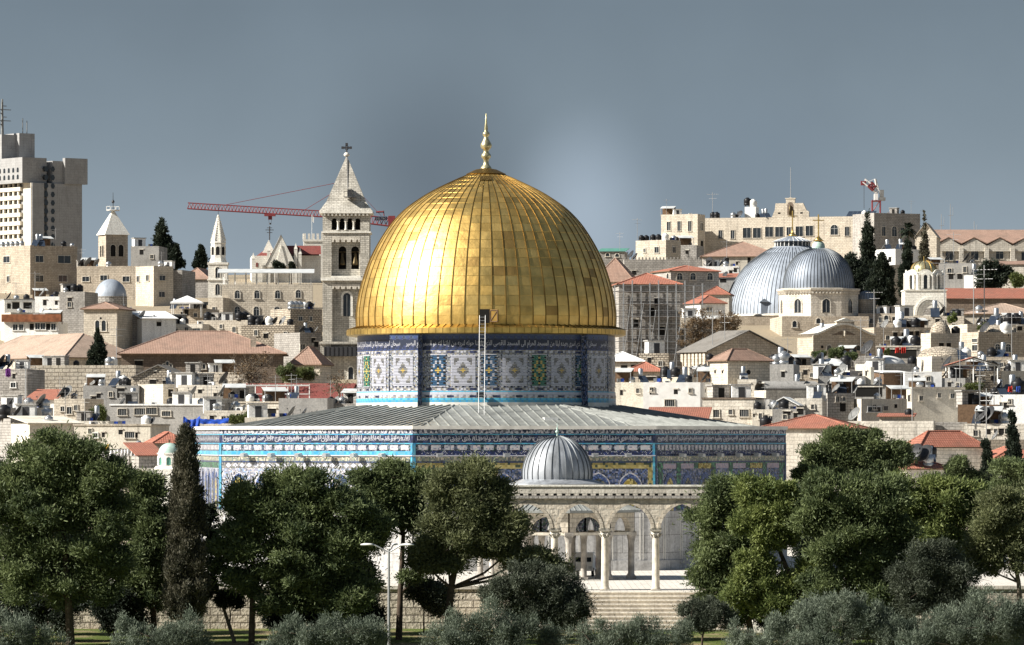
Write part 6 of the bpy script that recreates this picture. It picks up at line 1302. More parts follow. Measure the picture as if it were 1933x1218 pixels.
b = MB(); b.box(-2, 14, z(297), 3, 34, z(250)); b.box(3, 12, z(297), 8.5, 20, z(247)); b.build('lift_tower', 'tower_concrete', hr)
b = MB(); b.box(-.25, .3, 0, -.0, 4.6, z(345)); b.build('corner_pier', 'tower_pale', hr)
for i in range(11):
    zz = z(350) - i * 16.2 * k
    b = MB(); b.box(-1.0, 5.2, zz - 1.5, -.0, wl + 14, zz - .3); b.build('balcony', 'tower_pale', hr)
    b = MB(); b.box(-.06, 6.0, zz - .3 + .0, -.0, wl + 13, zz + 1.0); b.build('window_band', 'glass', hr)
    for j in range(7): b = MB(); yy = 7 + j * 2.7; b.box(-.7, yy - .35, zz - .3, -.07, yy + .35, zz + 1.05); b.build('balcony_divider', 'tower_pale', hr)
for i in range(10):
    for j, sx in enumerate((24.3, 36)):
        zz = z(318) - i * 16 * k; o = Vector((sx * k / cos(ph), .9 if j == 0 else 0, zz)); hw, hh = 4.6 * k, 5 * k
        b = MB(); b.ext([(-hw, 0), (-hw * .5, -hh), (hw * .5, -hh), (hw, 0), (hw * .5, hh), (-hw * .5, hh)], o, FRT[0], Z3, FRT[1], .08 if j else 1.0, 0); b.build('window', 'glass', hr)
for i in range(8):
    for r_ in range(2):
        b = MB(); yy = 4 + i * 2.5; zz = z(327) - 0 + r_ * 11 * k; b.ext(arch_pts(.55, .95, .5, 6), (-2.6, yy, z(338) + r_ * 2.1), LFT[0], Z3, LFT[1], .05); b.build('slot_window', 'glass', hr)
b = MB(); p0 = Vector((3, 18, z(297)))
b.bar((-.5, 16, z(250)), (-.5, 16, z(182)), .5, 6, 0, .25); 
for q in range(6): zz = z(195 + q * 7); b.bar((-.5 - 1.4 * (q % 3), 16, zz), (-.5 + 1.5 * ((q + 1) % 3), 16, zz), .16, 4); b.box(-.8 - 1.4 * (q % 3), 15.8, zz - 1.2, -.3 - 1.4 * (q % 3), 16.2, zz + 1.2)
b.build('antenna_mast', 'dish_grey', hr)
for q in range(2): b = MB(); b.bar((5.5 + 1.5 * q, 14, z(247)), (5.5 + 1.5 * q, 14, z(218 + 4 * q)), .13, 4); b.build('aerial_rod', 'dish_grey', hr)
# ------------------------------------------------------------------ small bell tower with a pyramid cap
Y = 1020.0; k = m_(1, Y); ph = R(24); bt = thing('bell_tower', 'small stone bell tower with a pyramid cap and a railed antenna platform on top', 'bell tower', base(200, Y), ph); z = lambda py: zat(py, Y) - bt.location.z
wl, wr = 13 * k / sin(ph), 40 * k / cos(ph); s = wr
b = MB(); b.box(0, 0, 0, s, s, z(443)); b.build('tower_body', 'tan_stone', bt)
b = MB(); o = .35; A = [(-o, -o, z(443)), (s + o, -o, z(443)), (s + o, s + o, z(443)), (-o, s + o, z(443))]; b.add(A + [(s / 2, s / 2, z(397) + .4)], [(0, 1, 4), (1, 2, 4), (2, 3, 4), (3, 0, 4), (3, 2, 1, 0)]); b.build('spire', 'white_stone', bt)
for x in (.32, .68): arch_win(bt, (s * x, 0, z(484)), *FRT, .55, 2.4, 'belfry_opening', 'cream_stone', 'opening_shade')
for x in (.35, .65): arch_win(bt, (0, s * x, z(484)), *LFT, .4, 2.3, 'belfry_opening', 'cream_stone', 'opening_shade')
b = MB(); c = (s / 2, s / 2, 0); b.lathe([(1.35, z(397)), (1.45, z(396)), (1.45, z(395)), (0, z(395))], 8, 0, False, c); b.lathe([(1.42, z(389)), (1.42, z(388.5)), (1.36, z(388.5)), (1.36, z(389))], 8, 0, False, c)
for q in range(8): a = q * pi / 4; b.bar((s / 2 + 1.4 * cos(a), s / 2 + 1.4 * sin(a), z(396)), (s / 2 + 1.4 * cos(a), s / 2 + 1.4 * sin(a), z(389)), .05, 4)
b.build('platform_railing', 'white_paint', bt)
b = MB(); b.bar((s / 2, s / 2, z(396)), (s / 2, s / 2, z(362)), .10, 5, 0, .04); b.lathe([(0, z(384)), (.3, z(381)), (.35, z(379)), (.1, z(376)), (0, z(376))], 8, 0, True, c); b.build('mast', 'steel_dark', bt)
# ------------------------------------------------------------------ slender white spire
Y = 940.0; k = m_(1, Y); st = thing('spire_tower', 'slender pale church tower with an octagonal white stone spire left of the red crane jib', 'church tower', base(412, Y)); z = lambda py: zat(py, Y) - st.location.z
s = 18 * k; b = MB(); b.box(-s, -s, 0, s, s, z(500)); b.box(-s - .2, -s - .2, z(530), s + .2, s + .2, z(528)); b.box(-s - .15, -s - .15, z(500), s + .15, s + .15, z(496)); b.build('shaft', 'white_stone', st)
b = MB(); b.lathe([(s * .98, z(496)), (14.5 * k, z(487)), (14.5 * k, z(461)), (15.6 * k, z(459))], 8, 0, False, (0, 0, 0), pi / 8, 2 * pi + pi / 8); b.build('belfry', 'white_stone', st)
b = MB(); b.lathe([(15.6 * k, z(459)), (.15, z(406)), (0, z(405))], 8, 0, False, (0, 0, 0), pi / 8, 2 * pi + pi / 8)
for q in range(8):
    a = q * pi / 4 + pi / 8
    for t_ in range(1, 12): r = 15.6 * k * (1 - t_ / 12.5); zz = z(459) + (z(406) - z(459)) * t_ / 12.5; b.box(r * cos(a) - .1, r * sin(a) - .1, zz, r * cos(a) + .1, r * sin(a) + .1, zz + .35)
b.build('spire', 'white_stone', st)
for q in range(8):
    a = q * pi / 4 - pi / 2; n_ = Vector((cos(a), sin(a), 0)); u_ = Vector((-n_.y, n_.x, 0)) 
    if n_.y < .5: arch_win(st, n_ * 14.5 * k * cos(pi / 8) + Z3 * z(482), u_, n_, .36, 1.6, 'belfry_opening', 'white_stone', 'opening_shade', .06, 0, False, .1)
for (py0, py1) in ((525, 505), (557, 537)): arch_win(st, (0, -s, z(py0)), *FRT, 4 * k, 20 * k, mull=True)
b = MB(); b.bar((0, 0, z(406)), (0, 0, z(385)), .06, 4); b.build('cross', 'steel_dark', st)
# ------------------------------------------------------------------ white gothic church and its small castellated tower
Y = 1090.0; k = m_(1, Y); gc = thing('gothic_church', 'white gothic church with steep stone gables, pinnacles and a dark red roof', 'church', base(475, Y), R(4)); z = lambda py: zat(py, Y) - gc.location.z; X = lambda px: (px - 475) * k
b = MB(); b.box(0, 0, 0, X(570), 18, z(483)); b.box(X(570), 1.0, 0, X(606), 17, z(482)); b.build('nave_wall', 'white_stone', gc)
def gable(mb, x0, x1, z0, zt, y, th, mi=0): mb.ext([(x0, z0), (x1, z0), ((x0 + x1) / 2, zt)], (0, y, 0), (1, 0, 0), Z3, (0, -1, 0), th, mi)
b = MB(); gable(b, X(500), X(560), z(505), z(444), -.2, 1.2); b.ext([(X(520), z(503)), (X(541), z(503)), (X(530.5), z(463))], (0, -1.4, 0), (1, 0, 0), Z3, (0, -1, 0), .15); o_ = b.build('front_gable', 'white_stone', gc)
b = MB(); p, q = Vector((X(500), -.2, z(505))), Vector((X(530), -.2, z(444)))
b.add([(X(530), -1.5, z(443)), (X(561), -1.5, z(505)), (X(561), 14, z(505)), (X(530), 14, z(443))], [(0, 1, 2, 3)]); b.add([(X(530), -1.5, z(443)), (X(499), -1.5, z(505)), (X(499), 14, z(505)), (X(530), 14, z(443))], [(3, 2, 1, 0)]); b.build('gable_roof', 'grey_stone', gc)
b = MB(); gable(b, X(494), X(522), z(480), z(451), 6, 1.0); b.build('rear_gable', 'white_stone', gc)
b = MB(); b.add([(X(541), 2, z(463)), (X(606), 2, z(463)), (X(606), -.3, z(480)), (X(541), -.3, z(480))], [(3, 2, 1, 0)]); b.add([(X(541), 2, z(463)), (X(606), 2, z(463)), (X(606), 16, z(480)), (X(541), 16, z(480))], [(0, 1, 2, 3)])
b.add([(X(482), 3, z(484)), (X(512), 3, z(484)), (X(512), 8, z(464)), (X(500), 8, z(470))], [(0, 1, 2, 3)]); b.build('roof', 'maroon_tile', gc)
for px, py in ((478, 477), (507, 462), (558, 459), (566, 468), (551, 500), (520, 498)):
    b = MB(); x = X(px); b.box(x - .35, -1.2, 0, x + .35, -.5, z(py + 12)); b.add([(x - .4, -1.25, z(py + 12)), (x + .4, -1.25, z(py + 12)), (x + .4, -.45, z(py + 12)), (x - .4, -.45, z(py + 12)), (x, -.85, z(py))], [(0, 1, 4), (1, 2, 4), (2, 3, 4), (3, 0, 4)]); b.build('pinnacle', 'white_stone', gc)
b = MB(); x = X(510); b.bar((x, 6, z(451)), (x, 6, z(425)), .13, 5); b.bar((x - .9, 6, z(432)), (x + .9, 6, z(432)), .1, 4); b.bar((x - .55, 6, z(428)), (x + .55, 6, z(428)), .09, 4); b.bar((x - .6, 6, z(437)), (x + .6, 6, z(437)), .09, 4); b.build('cross', 'steel_dark', gc)
b = MB(); b.box(X(483) , -.06, z(504), X(487), -.0, z(496)); b.build('window', 'maroon_tile', gc)
Y = 1120.0; k = m_(1, Y); ct = thing('battlement_tower', 'small white tower with battlements behind the red church roof', 'tower', base(573, Y), R(3)); z = lambda py: zat(py, Y) - ct.location.z
b = MB(); b.box(0, 0, 0, 38 * k, 38 * k, z(452)); 
for q in range(5):
    b.box(q * 8.2 * k, -.15, z(452), q * 8.2 * k + 4.5 * k, .4, z(441)); b.box(-.15, q * 8.2 * k, z(452), .4, q * 8.2 * k + 4.5 * k, z(441))
b.box(-.2, -.2, z(456), 38 * k + .2, .0, z(452)); b.build('tower_body', 'white_stone', ct)
b = MB(); b.bar((16 * k, 2, z(452)), (16 * k, 2, z(405)), .07, 4); b.ext([(0, 0), (1.6 * k * 2, -.3), (1.6 * k * 2, -1.6), (0, -1.2)], (16 * k + .07, 2, z(407)), (1, 0, 0), Z3, (0, -1, 0), .03); b.build('flagpole', 'white_paint', ct)
# ------------------------------------------------------------------ the tall stone church tower left of the dome
Y = 780.0; k = m_(1, Y); lt = thing('church_tower', 'tall pale stone church tower with arcaded belfry and steep pyramid spire beside the dome', 'church tower', base(653, Y)); z = lambda py: zat(py, Y) - lt.location.z; X = lambda px: (px - 653) * k
s = X(697); D = 2 * s
FR0 = -.0
def panel_wall(mb, x0, x1, z0, z1, holes, y, th, mi=0):
    """front wall x0..x1, z0..z1 with arched holes [(x, half width, sill, spring)] of one common row: built as piers and spandrels"""
    holes = sorted(holes); pz = z0
    prev = x0
    for (x, hw, zs_, zp) in holes:
        mb.box(prev, y, z0, x - hw, y + th, z1, mi)
        if zs_ > z0: mb.box(x - hw, y, z0, x + hw, y + th, zs_, mi)
        n_ = 10; arc = [(x - hw * cos(pi * i / n_), zp + hw * sin(pi * i / n_)) for i in range(n_ + 1)]
        for a, c in zip(arc, arc[1:]):
            mb.quad((a[0], y, a[1]), (c[0], y, c[1]), (c[0], y, z1), (a[0], y, z1), mi); mb.quad((a[0], y, a[1]), (a[0], y + th, a[1]), (c[0], y + th, c[1]), (c[0], y, c[1]), mi)
        prev = x + hw
    mb.box(prev, y, z0, x1, y + th, z1, mi)
# lowest stage and the middle ones, each with a recessed middle panel
b = MB(); b.box(-s - .35, .35, 0, s + .35, D + .6, z(650)); b.box(-s - .35, -.25, 0, -s + 1.3, .35, z(650)); b.box(s - 1.1, -.25, 0, s + .35, .35, z(650)); b.box(-s - .55, -.6, z(650), s + .6, D + .8, z(645)); b.build('base_stage', 'weathered_stone', lt)
b = MB(); b.box(-s, .75, z(645), s, D, z(530)); 
for sg in (-1, 1): b.box(sg * s, .0, z(645), sg * (s - 18 * k), .75, z(530))
b.box(-s + 18 * k, .0, z(535), s - 18 * k, .75, z(530)); b.build('middle_stage', 'weathered_stone', lt)
b = MB(); b.box(-s - .3, -.35, z(530), s + .35, D + .3, z(524)); b.box(-s + 16 * k, -.2, z(524), s - 16 * k, .6, z(521)); b.build('string_course', 'white_stone', lt)
b = MB(); b.box(-s, 1.6, z(524), s, D, z(440)); 
for sg in (-1, 1): b.box(sg * s, .0, z(524), sg * (s - 17 * k), 1.6, z(440))
panel_wall(b, -s + 17 * k, s - 17 * k, z(522), z(440), [(X(646) + 0, 7.4 * k, z(508), z(472)), (X(670), 7.4 * k, z(508), z(472))], .85, .74); b.box(-s + 17 * k, 0, z(447), s - 17 * k, .85, z(440)); b.build('bell_stage', 'weathered_stone', lt)
b = MB(); b.box(-s + 17 * k, 1.58, z(508), s - 17 * k, 1.595, z(462)); b.build('bell_shade', 'opening_shade', lt)  # thin black sheet that paints the shade behind the bell arches
for px in (646, 670):
    b = MB(); x = X(px); b.lathe([(0, 2.0), (.14, 2.0), (.22, 1.7), (.26, 1.1), (.46, .3), (.52, 0), (0, 0)], 14, 0, True, (x, 1.2, z(500))); b.bar((x - .6, 1.2, z(500) + 2.05), (x + .6, 1.2, z(500) + 2.05), .09, 5); b.build('bell', 'bronze', lt)
for (zt_, zb_, n_) in ((447, 457, 5), (535, 546, 5)):
    for q in range(n_):
        x = -s + 17.5 * k + (q + .5) * (2 * s - 35 * k) / n_; b = MB(); hw = (2 * s - 35 * k) / n_ / 2
        b.ext([(-hw, 0), (-hw * .35, 0), (-hw * .3, 3 * k), (0, 5.5 * k), (hw * .3, 3 * k), (hw * .35, 0), (hw, 0), (hw, 10 * k), (-hw, 10 * k)], (x, .3, z(zb_)), (1, 0, 0), Z3, (0, -1, 0), .3); b.build('corbel_arch', 'pale_stone', lt)
b = MB(); b.box(-s, 1.2, z(440), s, D, z(403)); panel_wall(b, -s, s, z(440), z(406), [(X(631 + q * 14.7), 5.0 * k, z(434), z(417)) for q in range(4)], 0, 1.2); b.box(-s, 0, z(406), s, 1.2, z(403)); b.build('belfry', 'weathered_stone', lt)
b = MB(); b.box(-s + .6, 1.17, z(434), s - .6, 1.19, z(412)); b.build('belfry_shade', 'opening_shade', lt)  # thin black sheet, painted shade behind the four upper arches
for q in range(3):
    x = X(638.3 + q * 14.7); b = MB(); b.lathe([(.28, z(434)), (.2, z(432)), (.18, z(420)), (.34, z(417))], 10, 0, True, (x, .12, 0)); b.build('colonnette', 'white_stone', lt)
b = MB(); b.box(-s - .2, -.2, z(440), s + .25, D + .2, z(437)); 
for q in range(12): x = -s + (q + .5) * 2 * s / 12; b.box(x - .14, -.45, z(407), x + .14, 0, z(403))
b.box(-s - .5, -.55, z(403), s + .5, D + .5, z(399.5)); b.build('eave_course', 'white_stone', lt)
b = MB(); o = .55; A = [(-s - o, -o, z(399.5)), (s + o, -o, z(399.5)), (s + o, D + o, z(399.5)), (-s - o, D + o, z(399.5))]; S2 = s * .84
B2 = [(-S2, s - S2, z(380)), (S2, s - S2, z(380)), (S2, s + S2, z(380)), (-S2, s + S2, z(380))]; b.add(A + B2 + [(0, s, z(291))], [(0, 1, 5, 4), (1, 2, 6, 5), (2, 3, 7, 6), (3, 0, 4, 7), (4, 5, 8), (5, 6, 8), (6, 7, 8), (7, 4, 8)]); b.build('spire', 'weathered_stone', lt)
b = MB(); b.bar((.3, .5, z(385)), (.1, s - .2, z(293)), .07, 4); b.build('lightning_rod', 'steel_dark', lt)
b = MB(); b.box(X(655), -.1, z(372), X(663), 1.6, z(356)); b.build('dormer', 'weathered_stone', lt); b = MB(); b.box(X(656), -.13, z(370), X(662), -.1, z(358)); b.box(X(650), -.9, z(373), X(672), .6, z(371.5)); 
for x in (X(650), X(661), X(672)): b.bar((x, -.85, z(372)), (x, -.85, z(362)), .05, 4)
b.bar((X(650), -.85, z(362)), (X(672), -.85, z(362)), .05, 4); b.build('dormer_balcony', 'steel_dark', lt)
b = MB(); b.lathe([(0, z(294)), (.42, z(292)), (.46, z(289)), (.25, z(286)), (0, z(285))], 10, 0, True, (0, s, 0)); b.build('ball_finial', 'white_stone', lt)
b = MB(); b.bar((0, s, z(286)), (0, s, z(270)), .12, 6); b.bar((-.62, s, z(276.5)), (.62, s, z(276.5)), .12, 6)
for (x, zz) in ((-.62, z(276.5)), (.62, z(276.5)), (0, z(270))): b.box(x - .2, s - .12, zz - .2, x + .2, s + .12, zz + .2)
b.lathe([(.36, -.06), (.36, .06), (.26, .06), (.26, -.06)], 12, 0, False, (0, 0, 0)); 
n0 = len(b.v) - 48; b.v = b.v[:n0] + [(x, s + zz, z(276.5) + y) for x, y, zz in b.v[n0:]]; b.build('cross', 'steel_dark', lt)
arch_win(lt, (X(654.5), .75, z(597)), *FRT, 7 * k, 44 * k, 'lancet_window', 'white_stone', 'glass', .25, 0, True, .35)
arch_win(lt, (X(662), .35, z(716)), *FRT, 4.5 * k, 23 * k, 'window', 'white_stone')
b = MB(); b.box(X(613), -.9, z(673), X(680), .34, z(672)); b.box(X(613), -.9, z(672), X(680), -.75, z(655))
for q in range(9): x = X(613 + q * 8.3); b.box(x - .08, -.97, z(672), x + .08, -.9, z(655))
b.build('iron_balcony', 'steel_dark', lt)
b = MB(); b.lathe([(X(675) , z(745)), (X(672) * .9, z(738)), (X(653) + .2, z(731))], 16, 0, True, (X(660), -2.5, 0)); b.build('porch_roof', 'roof_lead', lt); b = MB(); b.lathe([(1.5, z(770)), (1.5, z(745))], 12, 0, True, (X(660), -2.5, 0)); b.build('porch_wall', 'tan_stone', lt)
# ------------------------------------------------------------------ tower crane with the long red jib
def lattice(mb, p, q, wd, ht, n, r, mi=0):
    """triangular lattice boom from p to q, its flat side down"""
    p, q = Vector(p), Vector(q); d = (q - p).normalized(); sd = d.cross(Z3).normalized() * wd / 2; up = sd.cross(d).normalized() * ht
    ch = [lambda t: p.lerp(q, t) - sd, lambda t: p.lerp(q, t) + sd, lambda t: p.lerp(q, t) + up]
    for c in ch: mb.bar(c(0), c(1), r * 1.5, 5, mi)
    for i in range(n):
        t0, t1, tm = i / n, (i + 1) / n, (i + .5) / n
        for c in ch[:2]: mb.bar(c(t0), ch[2](tm), r, 4, mi); mb.bar(ch[2](tm), c(t1), r, 4, mi)
        mb.bar(ch[0](t0), ch[1](t0), r, 4, mi); mb.bar(ch[0](t0), ch[1](t1), r, 4, mi)
Y = 1300.0; k = m_(1, Y)
cr = thing('tower_crane', 'red tower crane whose long jib reaches left behind the stone church tower', 'crane', base(660, Y)); L0 = cr.location
W = lambda px, py, dy=0: Vector((xat(px, Y + dy) - L0.x, dy, zat(py, Y + dy) - L0.z))
b = MB()
m0 = W(660, 420); 
for i in range(14):
    z0_, z1_ = m0.z * i / 14, m0.z * (i + 1) / 14
    for (a, c) in (((-.9, -.9), (.9, -.9)), ((.9, -.9), (.9, .9)), ((.9, .9), (-.9, .9)), ((-.9, .9), (-.9, -.9))):
        b.bar((m0.x + a[0], a[1], z0_), (m0.x + a[0], a[1], z1_), .16, 4); b.bar((m0.x + a[0], a[1], z0_), (m0.x + c[0], c[1], z1_), .09, 4)
b.build('mast', 'crane_red', cr)
b = MB(); lattice(b, W(354, 394), W(650, 412), 1.5, 1.5, 46, .10); b.build('jib', 'crane_red', cr)
b = MB(); lattice(b, W(655, 417), W(752, 429), 1.7, 2.0, 12, .12); b.build('counter_jib', 'crane_red', cr)
b = MB(); b.bar(W(650, 412), W(658, 340), .22, 5); b.bar(W(668, 412), W(658, 340), .22, 5); b.build('tower_head', 'crane_red', cr)
for a, c in (((420, 388), (658, 341)), ((571, 399), (658, 346)), ((658, 341), (720, 408))):
    b = MB(); b.bar(W(*a), W(*c), .09 if c[0] < 700 else .05, 4); b.build('tie_bar', 'crane_red', cr)
b = MB(); p, q = W(708, 409, -1.2), W(731, 416, -1.2); b.add([p, W(731, 411.5, -1.2), q, W(708, 416.5, -1.2)], [(3, 2, 1, 0)]); b.box(p.x, -1.15, q.z, q.x, -.9, p.z); b.build('sign_board', 'crane_dark', cr)
tv, tf = text_mesh('DEL TRC', (q.x - p.x) * .8, 4.0 * k); b = MB(); b.add([(p.x + .3 + x, -1.24, q.z + 1.3 * k + y) for x, y, _ in tv], tf); b.build('sign_lettering', 'dish_grey', cr)
b = MB(); b.box(W(733, 0).x, -1.3, W(0, 432).z, W(746, 0).x, 1.3, W(0, 408).z); b.build('counterweight', 'crane_red', cr)
b = MB(); t0 = W(510, 404); b.box(t0.x - 1.5, -.9, t0.z - .6, t0.x + 1.4, .9, t0.z); b.box(t0.x - .5, -.4, t0.z - 1.5, t0.x + .5, .4, t0.z - .6); b.build('trolley', 'crane_red', cr)
b = MB(); b.bar(t0 + Vector((-.4, 0, -1)), W(508, 421), .05, 4); b.bar(t0 + Vector((.4, 0, -1)), W(512, 421), .05, 4); b.bar(W(510, 421), W(510, 424), .3, 6); b.build('hoist', 'steel_dark', cr)
b = MB(); b.bar(W(710, 400.5), W(724, 400), .3, 4); b.bar(W(724, 398), W(725, 408), .18, 4); b.build('counter_winch', 'crane_red', cr)
b = MB(); c = W(664, 424); b.box(c.x - 1, -2.2, c.z - 1.4, c.x + 1, -1, c.z + 1.2); b.build('cab', 'crane_white', cr)
# ------------------------------------------------------------------ second crane, short luffing jib
Y = 1500.0; k = m_(1, Y); cr = thing('luffing_crane', 'red and white crane with a short raised jib on the right skyline', 'crane', base(1654, Y)); L0 = cr.location
b = MB()
for sx in (-1, 1):
    for sy in (-1, 1): b.bar((sx * 1.2, sy * 1.2, 0), (sx * 1.2, sy * 1.2, W(0, 378).z), .22, 4)
zt_ = W(0, 378).z
for i in range(10):
    for sy in (-1.2, 1.2): b.bar((-1.2, sy, zt_ * i / 10), (1.2, sy, zt_ * (i + 1) / 10), .14, 4)
b.box(-1.4, -1.4, W(0, 381).z, 1.4, 1.4, W(0, 379).z); b.build('mast', 'crane_red', cr)
b = MB(); lattice(b, W(1654, 364), W(1628, 344), 1.2, 1.2, 4, .2); b.build('jib', 'crane_white', cr); b = MB(); b.box(W(1625, 0).x, -.8, W(0, 350).z, W(1634, 0).x, .8, W(0, 342).z); lattice(b, W(1648, 360), W(1638, 351), 1.5, 1.5, 2, .26); b.build('jib_tip', 'crane_red', cr)
b = MB(); b.box(W(1650, 0).x, -1.2, W(0, 378).z, W(1657, 0).x, 1.2, W(0, 366).z); b.build('cab', 'crane_white', cr)
b = MB(); b.bar(W(1656, 366), W(1652, 338), .35, 4); b.bar(W(1661, 366), W(1653, 338), .3, 4); b.bar(W(1652, 338), W(1632, 346), .08, 4); b.bar(W(1656, 350), W(1660, 360), .2, 4); b.build('tower_head', 'crane_white', cr)
b = MB(); b.box(W(1659, 0).x, -1.4, W(0, 379).z, W(1671, 0).x, 1.4, W(0, 373).z); b.box(W(1661, 0).x, -1.2, W(0, 373).z, W(1668, 0).x, 1.2, W(0, 359).z, 0); b.build('counterweight', 'dish_grey', cr)
b = MB(); b.bar(W(1631, 347), W(1631, 394), .09, 4); b.build('hoist_rope', 'steel_dark', cr)
# ------------------------------------------------------------------ the two lead domes of the church
def ribbed(root, prof, nseg, nrib, mat, seam, wd=.07, ht=.10, smooth=True, name='dome', lim=.97):
    b = MB(); b.lathe(prof, nseg, 0, smooth); d = b.build(name, mat, root); b = MB(); n_ = len(prof)
    for i in range(nrib):
        a = 2 * pi * i / nrib; e_ = Vector((cos(a), sin(a), 0)); tt = Vector((-sin(a), cos(a), 0)); vs = []; kk = int(n_ * (lim if i % 2 else .9))
        for j in range(kk): r, zz = prof[j]; p = e_ * r + Z3 * zz; w_ = min(wd, r * .02 + .01); nn = (e_ + Z3 * (1.2 * j / n_)).normalized(); vs += [p - tt * w_, p + nn * ht, p + tt * w_]
        b.add(vs, [(3 * j + q, 3 * j + 3 + q, 3 * j + 4 + q, 3 * j + 1 + q) for j in range(kk - 1) for q in range(2)])
    b.build('seams', seam, d); return d
Y = 935.0; k = m_(1, Y); rd = thing('rotunda', 'largest blue grey lead dome with fine ribs and a glazed lantern', 'dome', (xat(1496, Y), Y, zat(600, Y))); z = lambda py: zat(py, Y) - rd.location.z
RR = 130 * k; b = MB(); b.lathe([(RR * .99, -9), (RR * .99, .0), (RR * 1.02, .1), (RR * 1.02, .4), (RR * .99, .5)], 40, 0, False); b.build('drum', 'pale_stone', rd)
ribbed(rd, spl([(RR * .985, .4), (RR * .97, z(575)), (RR * .88, z(540)), (RR * .70, z(505)), (RR * .46, z(480)), (RR * .27, z(466))], 20), 96, 96, 'church_lead', 'seam_dark', .05, .09)
b = MB(); b.lathe([(RR * .25, z(466)), (RR * .25, z(457))], 24, 0, False); b.build('lantern', 'glass', rd)
b = MB()
for q in range(24): a = 2 * pi * q / 24; b.bar((RR * .255 * cos(a), RR * .255 * sin(a), z(467)), (RR * .255 * cos(a), RR * .255 * sin(a), z(457)), .12, 4)
b.build('lantern_posts', 'white_paint', rd)
ribbed(rd, [(RR * .29, z(456.5)), (RR * .20, z(452)), (RR * .10, z(448)), (.5, z(445))], 24, 24, 'church_lead_dark', 'white_paint', .08, .08, False, 'lantern_roof')
b = MB(); b.lathe([(0, z(446)), (.9, z(446)), (.5, z(442)), (.2, z(438)), (.12, z(430)), (0, z(430))], 10, 0); b.bar((0, 0, z(432)), (0, 0, z(398)), .12, 5); b.bar((-.9, 0, z(408)), (.9, 0, z(408)), .11, 4); b.build('cross', 'gilding', rd)
b = MB(); a = R(-118); c = Vector((RR * .97 * cos(a), RR * .97 * sin(a), 0)); b.box(c.x - .6, c.y - .5, .4, c.x + .6, c.y + 1.5, 2.6); b.add([(c.x - .9, c.y - .8, 2.6), (c.x + .9, c.y - .8, 2.6), (c.x, c.y - .8, 3.3), (c.x - .9, c.y + 1.5, 2.6), (c.x + .9, c.y + 1.5, 2.6), (c.x, c.y + 1.5, 3.3)], [(0, 1, 2), (1, 4, 5, 2), (0, 2, 5, 3)]); b.build('dormer', 'church_lead_dark', rd)
Y = 884.0; k = m_(1, Y); kd = thing('domed_church_crossing', 'smaller blue grey lead dome on a pale stone drum with pointed windows', 'dome', (xat(1545, Y), Y, zat(602, Y))); z = lambda py: zat(py, Y) - kd.location.z
RR = 67 * k; RD = 76 * k; NP = 8
b = MB(); b.lathe([(RD, -3), (RD, z(553)), (RD + .15, z(552)), (RD + .4, z(549)), (RD + .4, z(546)), (RR, z(545))], NP, 0, False, (0, 0, 0), R(-90) - R(14), R(270) - R(14)); b.build('drum', 'pale_stone', kd)
ribbed(kd, spl([(RR, z(545.5)), (RR * .99, z(532)), (RR * .93, z(514)), (RR * .80, z(496)), (RR * .58, z(480)), (RR * .32, z(471)), (RR * .14, z(469))], 18), 80, 64, 'church_lead_dark', 'seam_dark', .05, .09)
b = MB(); b.lathe([(12 * k, z(470)), (12.5 * k, z(466)), (11 * k, z(460)), (7 * k, z(456)), (2 * k, z(454)), (0, z(454))], 16, 0); b.build('cap', 'verdigris', kd)
b = MB(); b.lathe([(0, z(455)), (1.0, z(455)), (.45, z(450)), (.15, z(446)), (0, z(446))], 8, 0); b.bar((0, 0, z(450)), (0, 0, z(405)), .13, 5); b.bar((-1.0, 0, z(416)), (1.0, 0, z(416)), .12, 4); b.build('cross', 'gilding', kd)
for q in range(NP):
    a = R(-90) - R(14) + 2 * pi * (q + .5) / NP; n_ = Vector((cos(a), sin(a), 0)); u_ = Vector((-n_.y, n_.x, 0))
    if n_.y < .4: arch_win(kd, n_ * RD * cos(pi / NP) + Z3 * z(592), u_, n_, 7.3 * k, 26 * k, 'window', 'pale_stone', 'glass', .12, .2, True)
b = MB()
for q in range(NP):
    a = R(-90) - R(14) + 2 * pi * q / NP
    for t_ in range(9):
        a2 = a + 2 * pi / NP; p = Vector((RD * cos(a), RD * sin(a), 0)).lerp(Vector((RD * cos(a2), RD * sin(a2), 0)), (t_ + .5) / 9) * 1.015; b.box(p.x - .18, p.y - .18, z(556), p.x + .18, p.y + .18, z(552))
b.build('corbels', 'pale_stone', kd)
def small_dome(name, label, px, Y, py0, py1, rpx, mat, drum=None, cat='dome', drumpy=None, extra=None, nrib=0):
    k = m_(1, Y); r = thing(name, label, cat, (xat(px, Y), Y, zat(drumpy or py0 + 6, Y))); zz = zat(py0, Y) - r.location.z; g = zat(py1, Y) - zat(py0, Y); rr = rpx * k
    prof = [(rr, zz)] + [(rr * cos(R(90) * i / 9), zz + g * sin(R(90) * i / 9)) for i in range(1, 10)]
    if nrib: ribbed(r, prof, 32, nrib, mat, 'seam_dark', .05, .07)
    else: b = MB(); b.lathe(prof, 28, 0); b.build('dome', mat, r)
    b = MB(); b.lathe([(rr * 1.03, -3), (rr * 1.03, zz - .1), (rr * 1.06, zz - .1), (rr * 1.06, zz), (rr * .98, zz + .02)], 24, 0, False); b.build('drum', drum or 'pale_stone', r); return r
small_dome('white_dome', 'smooth pale blue white dome in front of the low tan building at left', 209, 905, 560, 527, 30, 'church_lead', 'grey_stone', nrib=0)
small_dome('small_lead_dome', 'low grey lead dome just right of the smaller lead church dome', 1635, 885, 566, 549, 18, 'church_lead_dark', 'tan_stone', nrib=20)
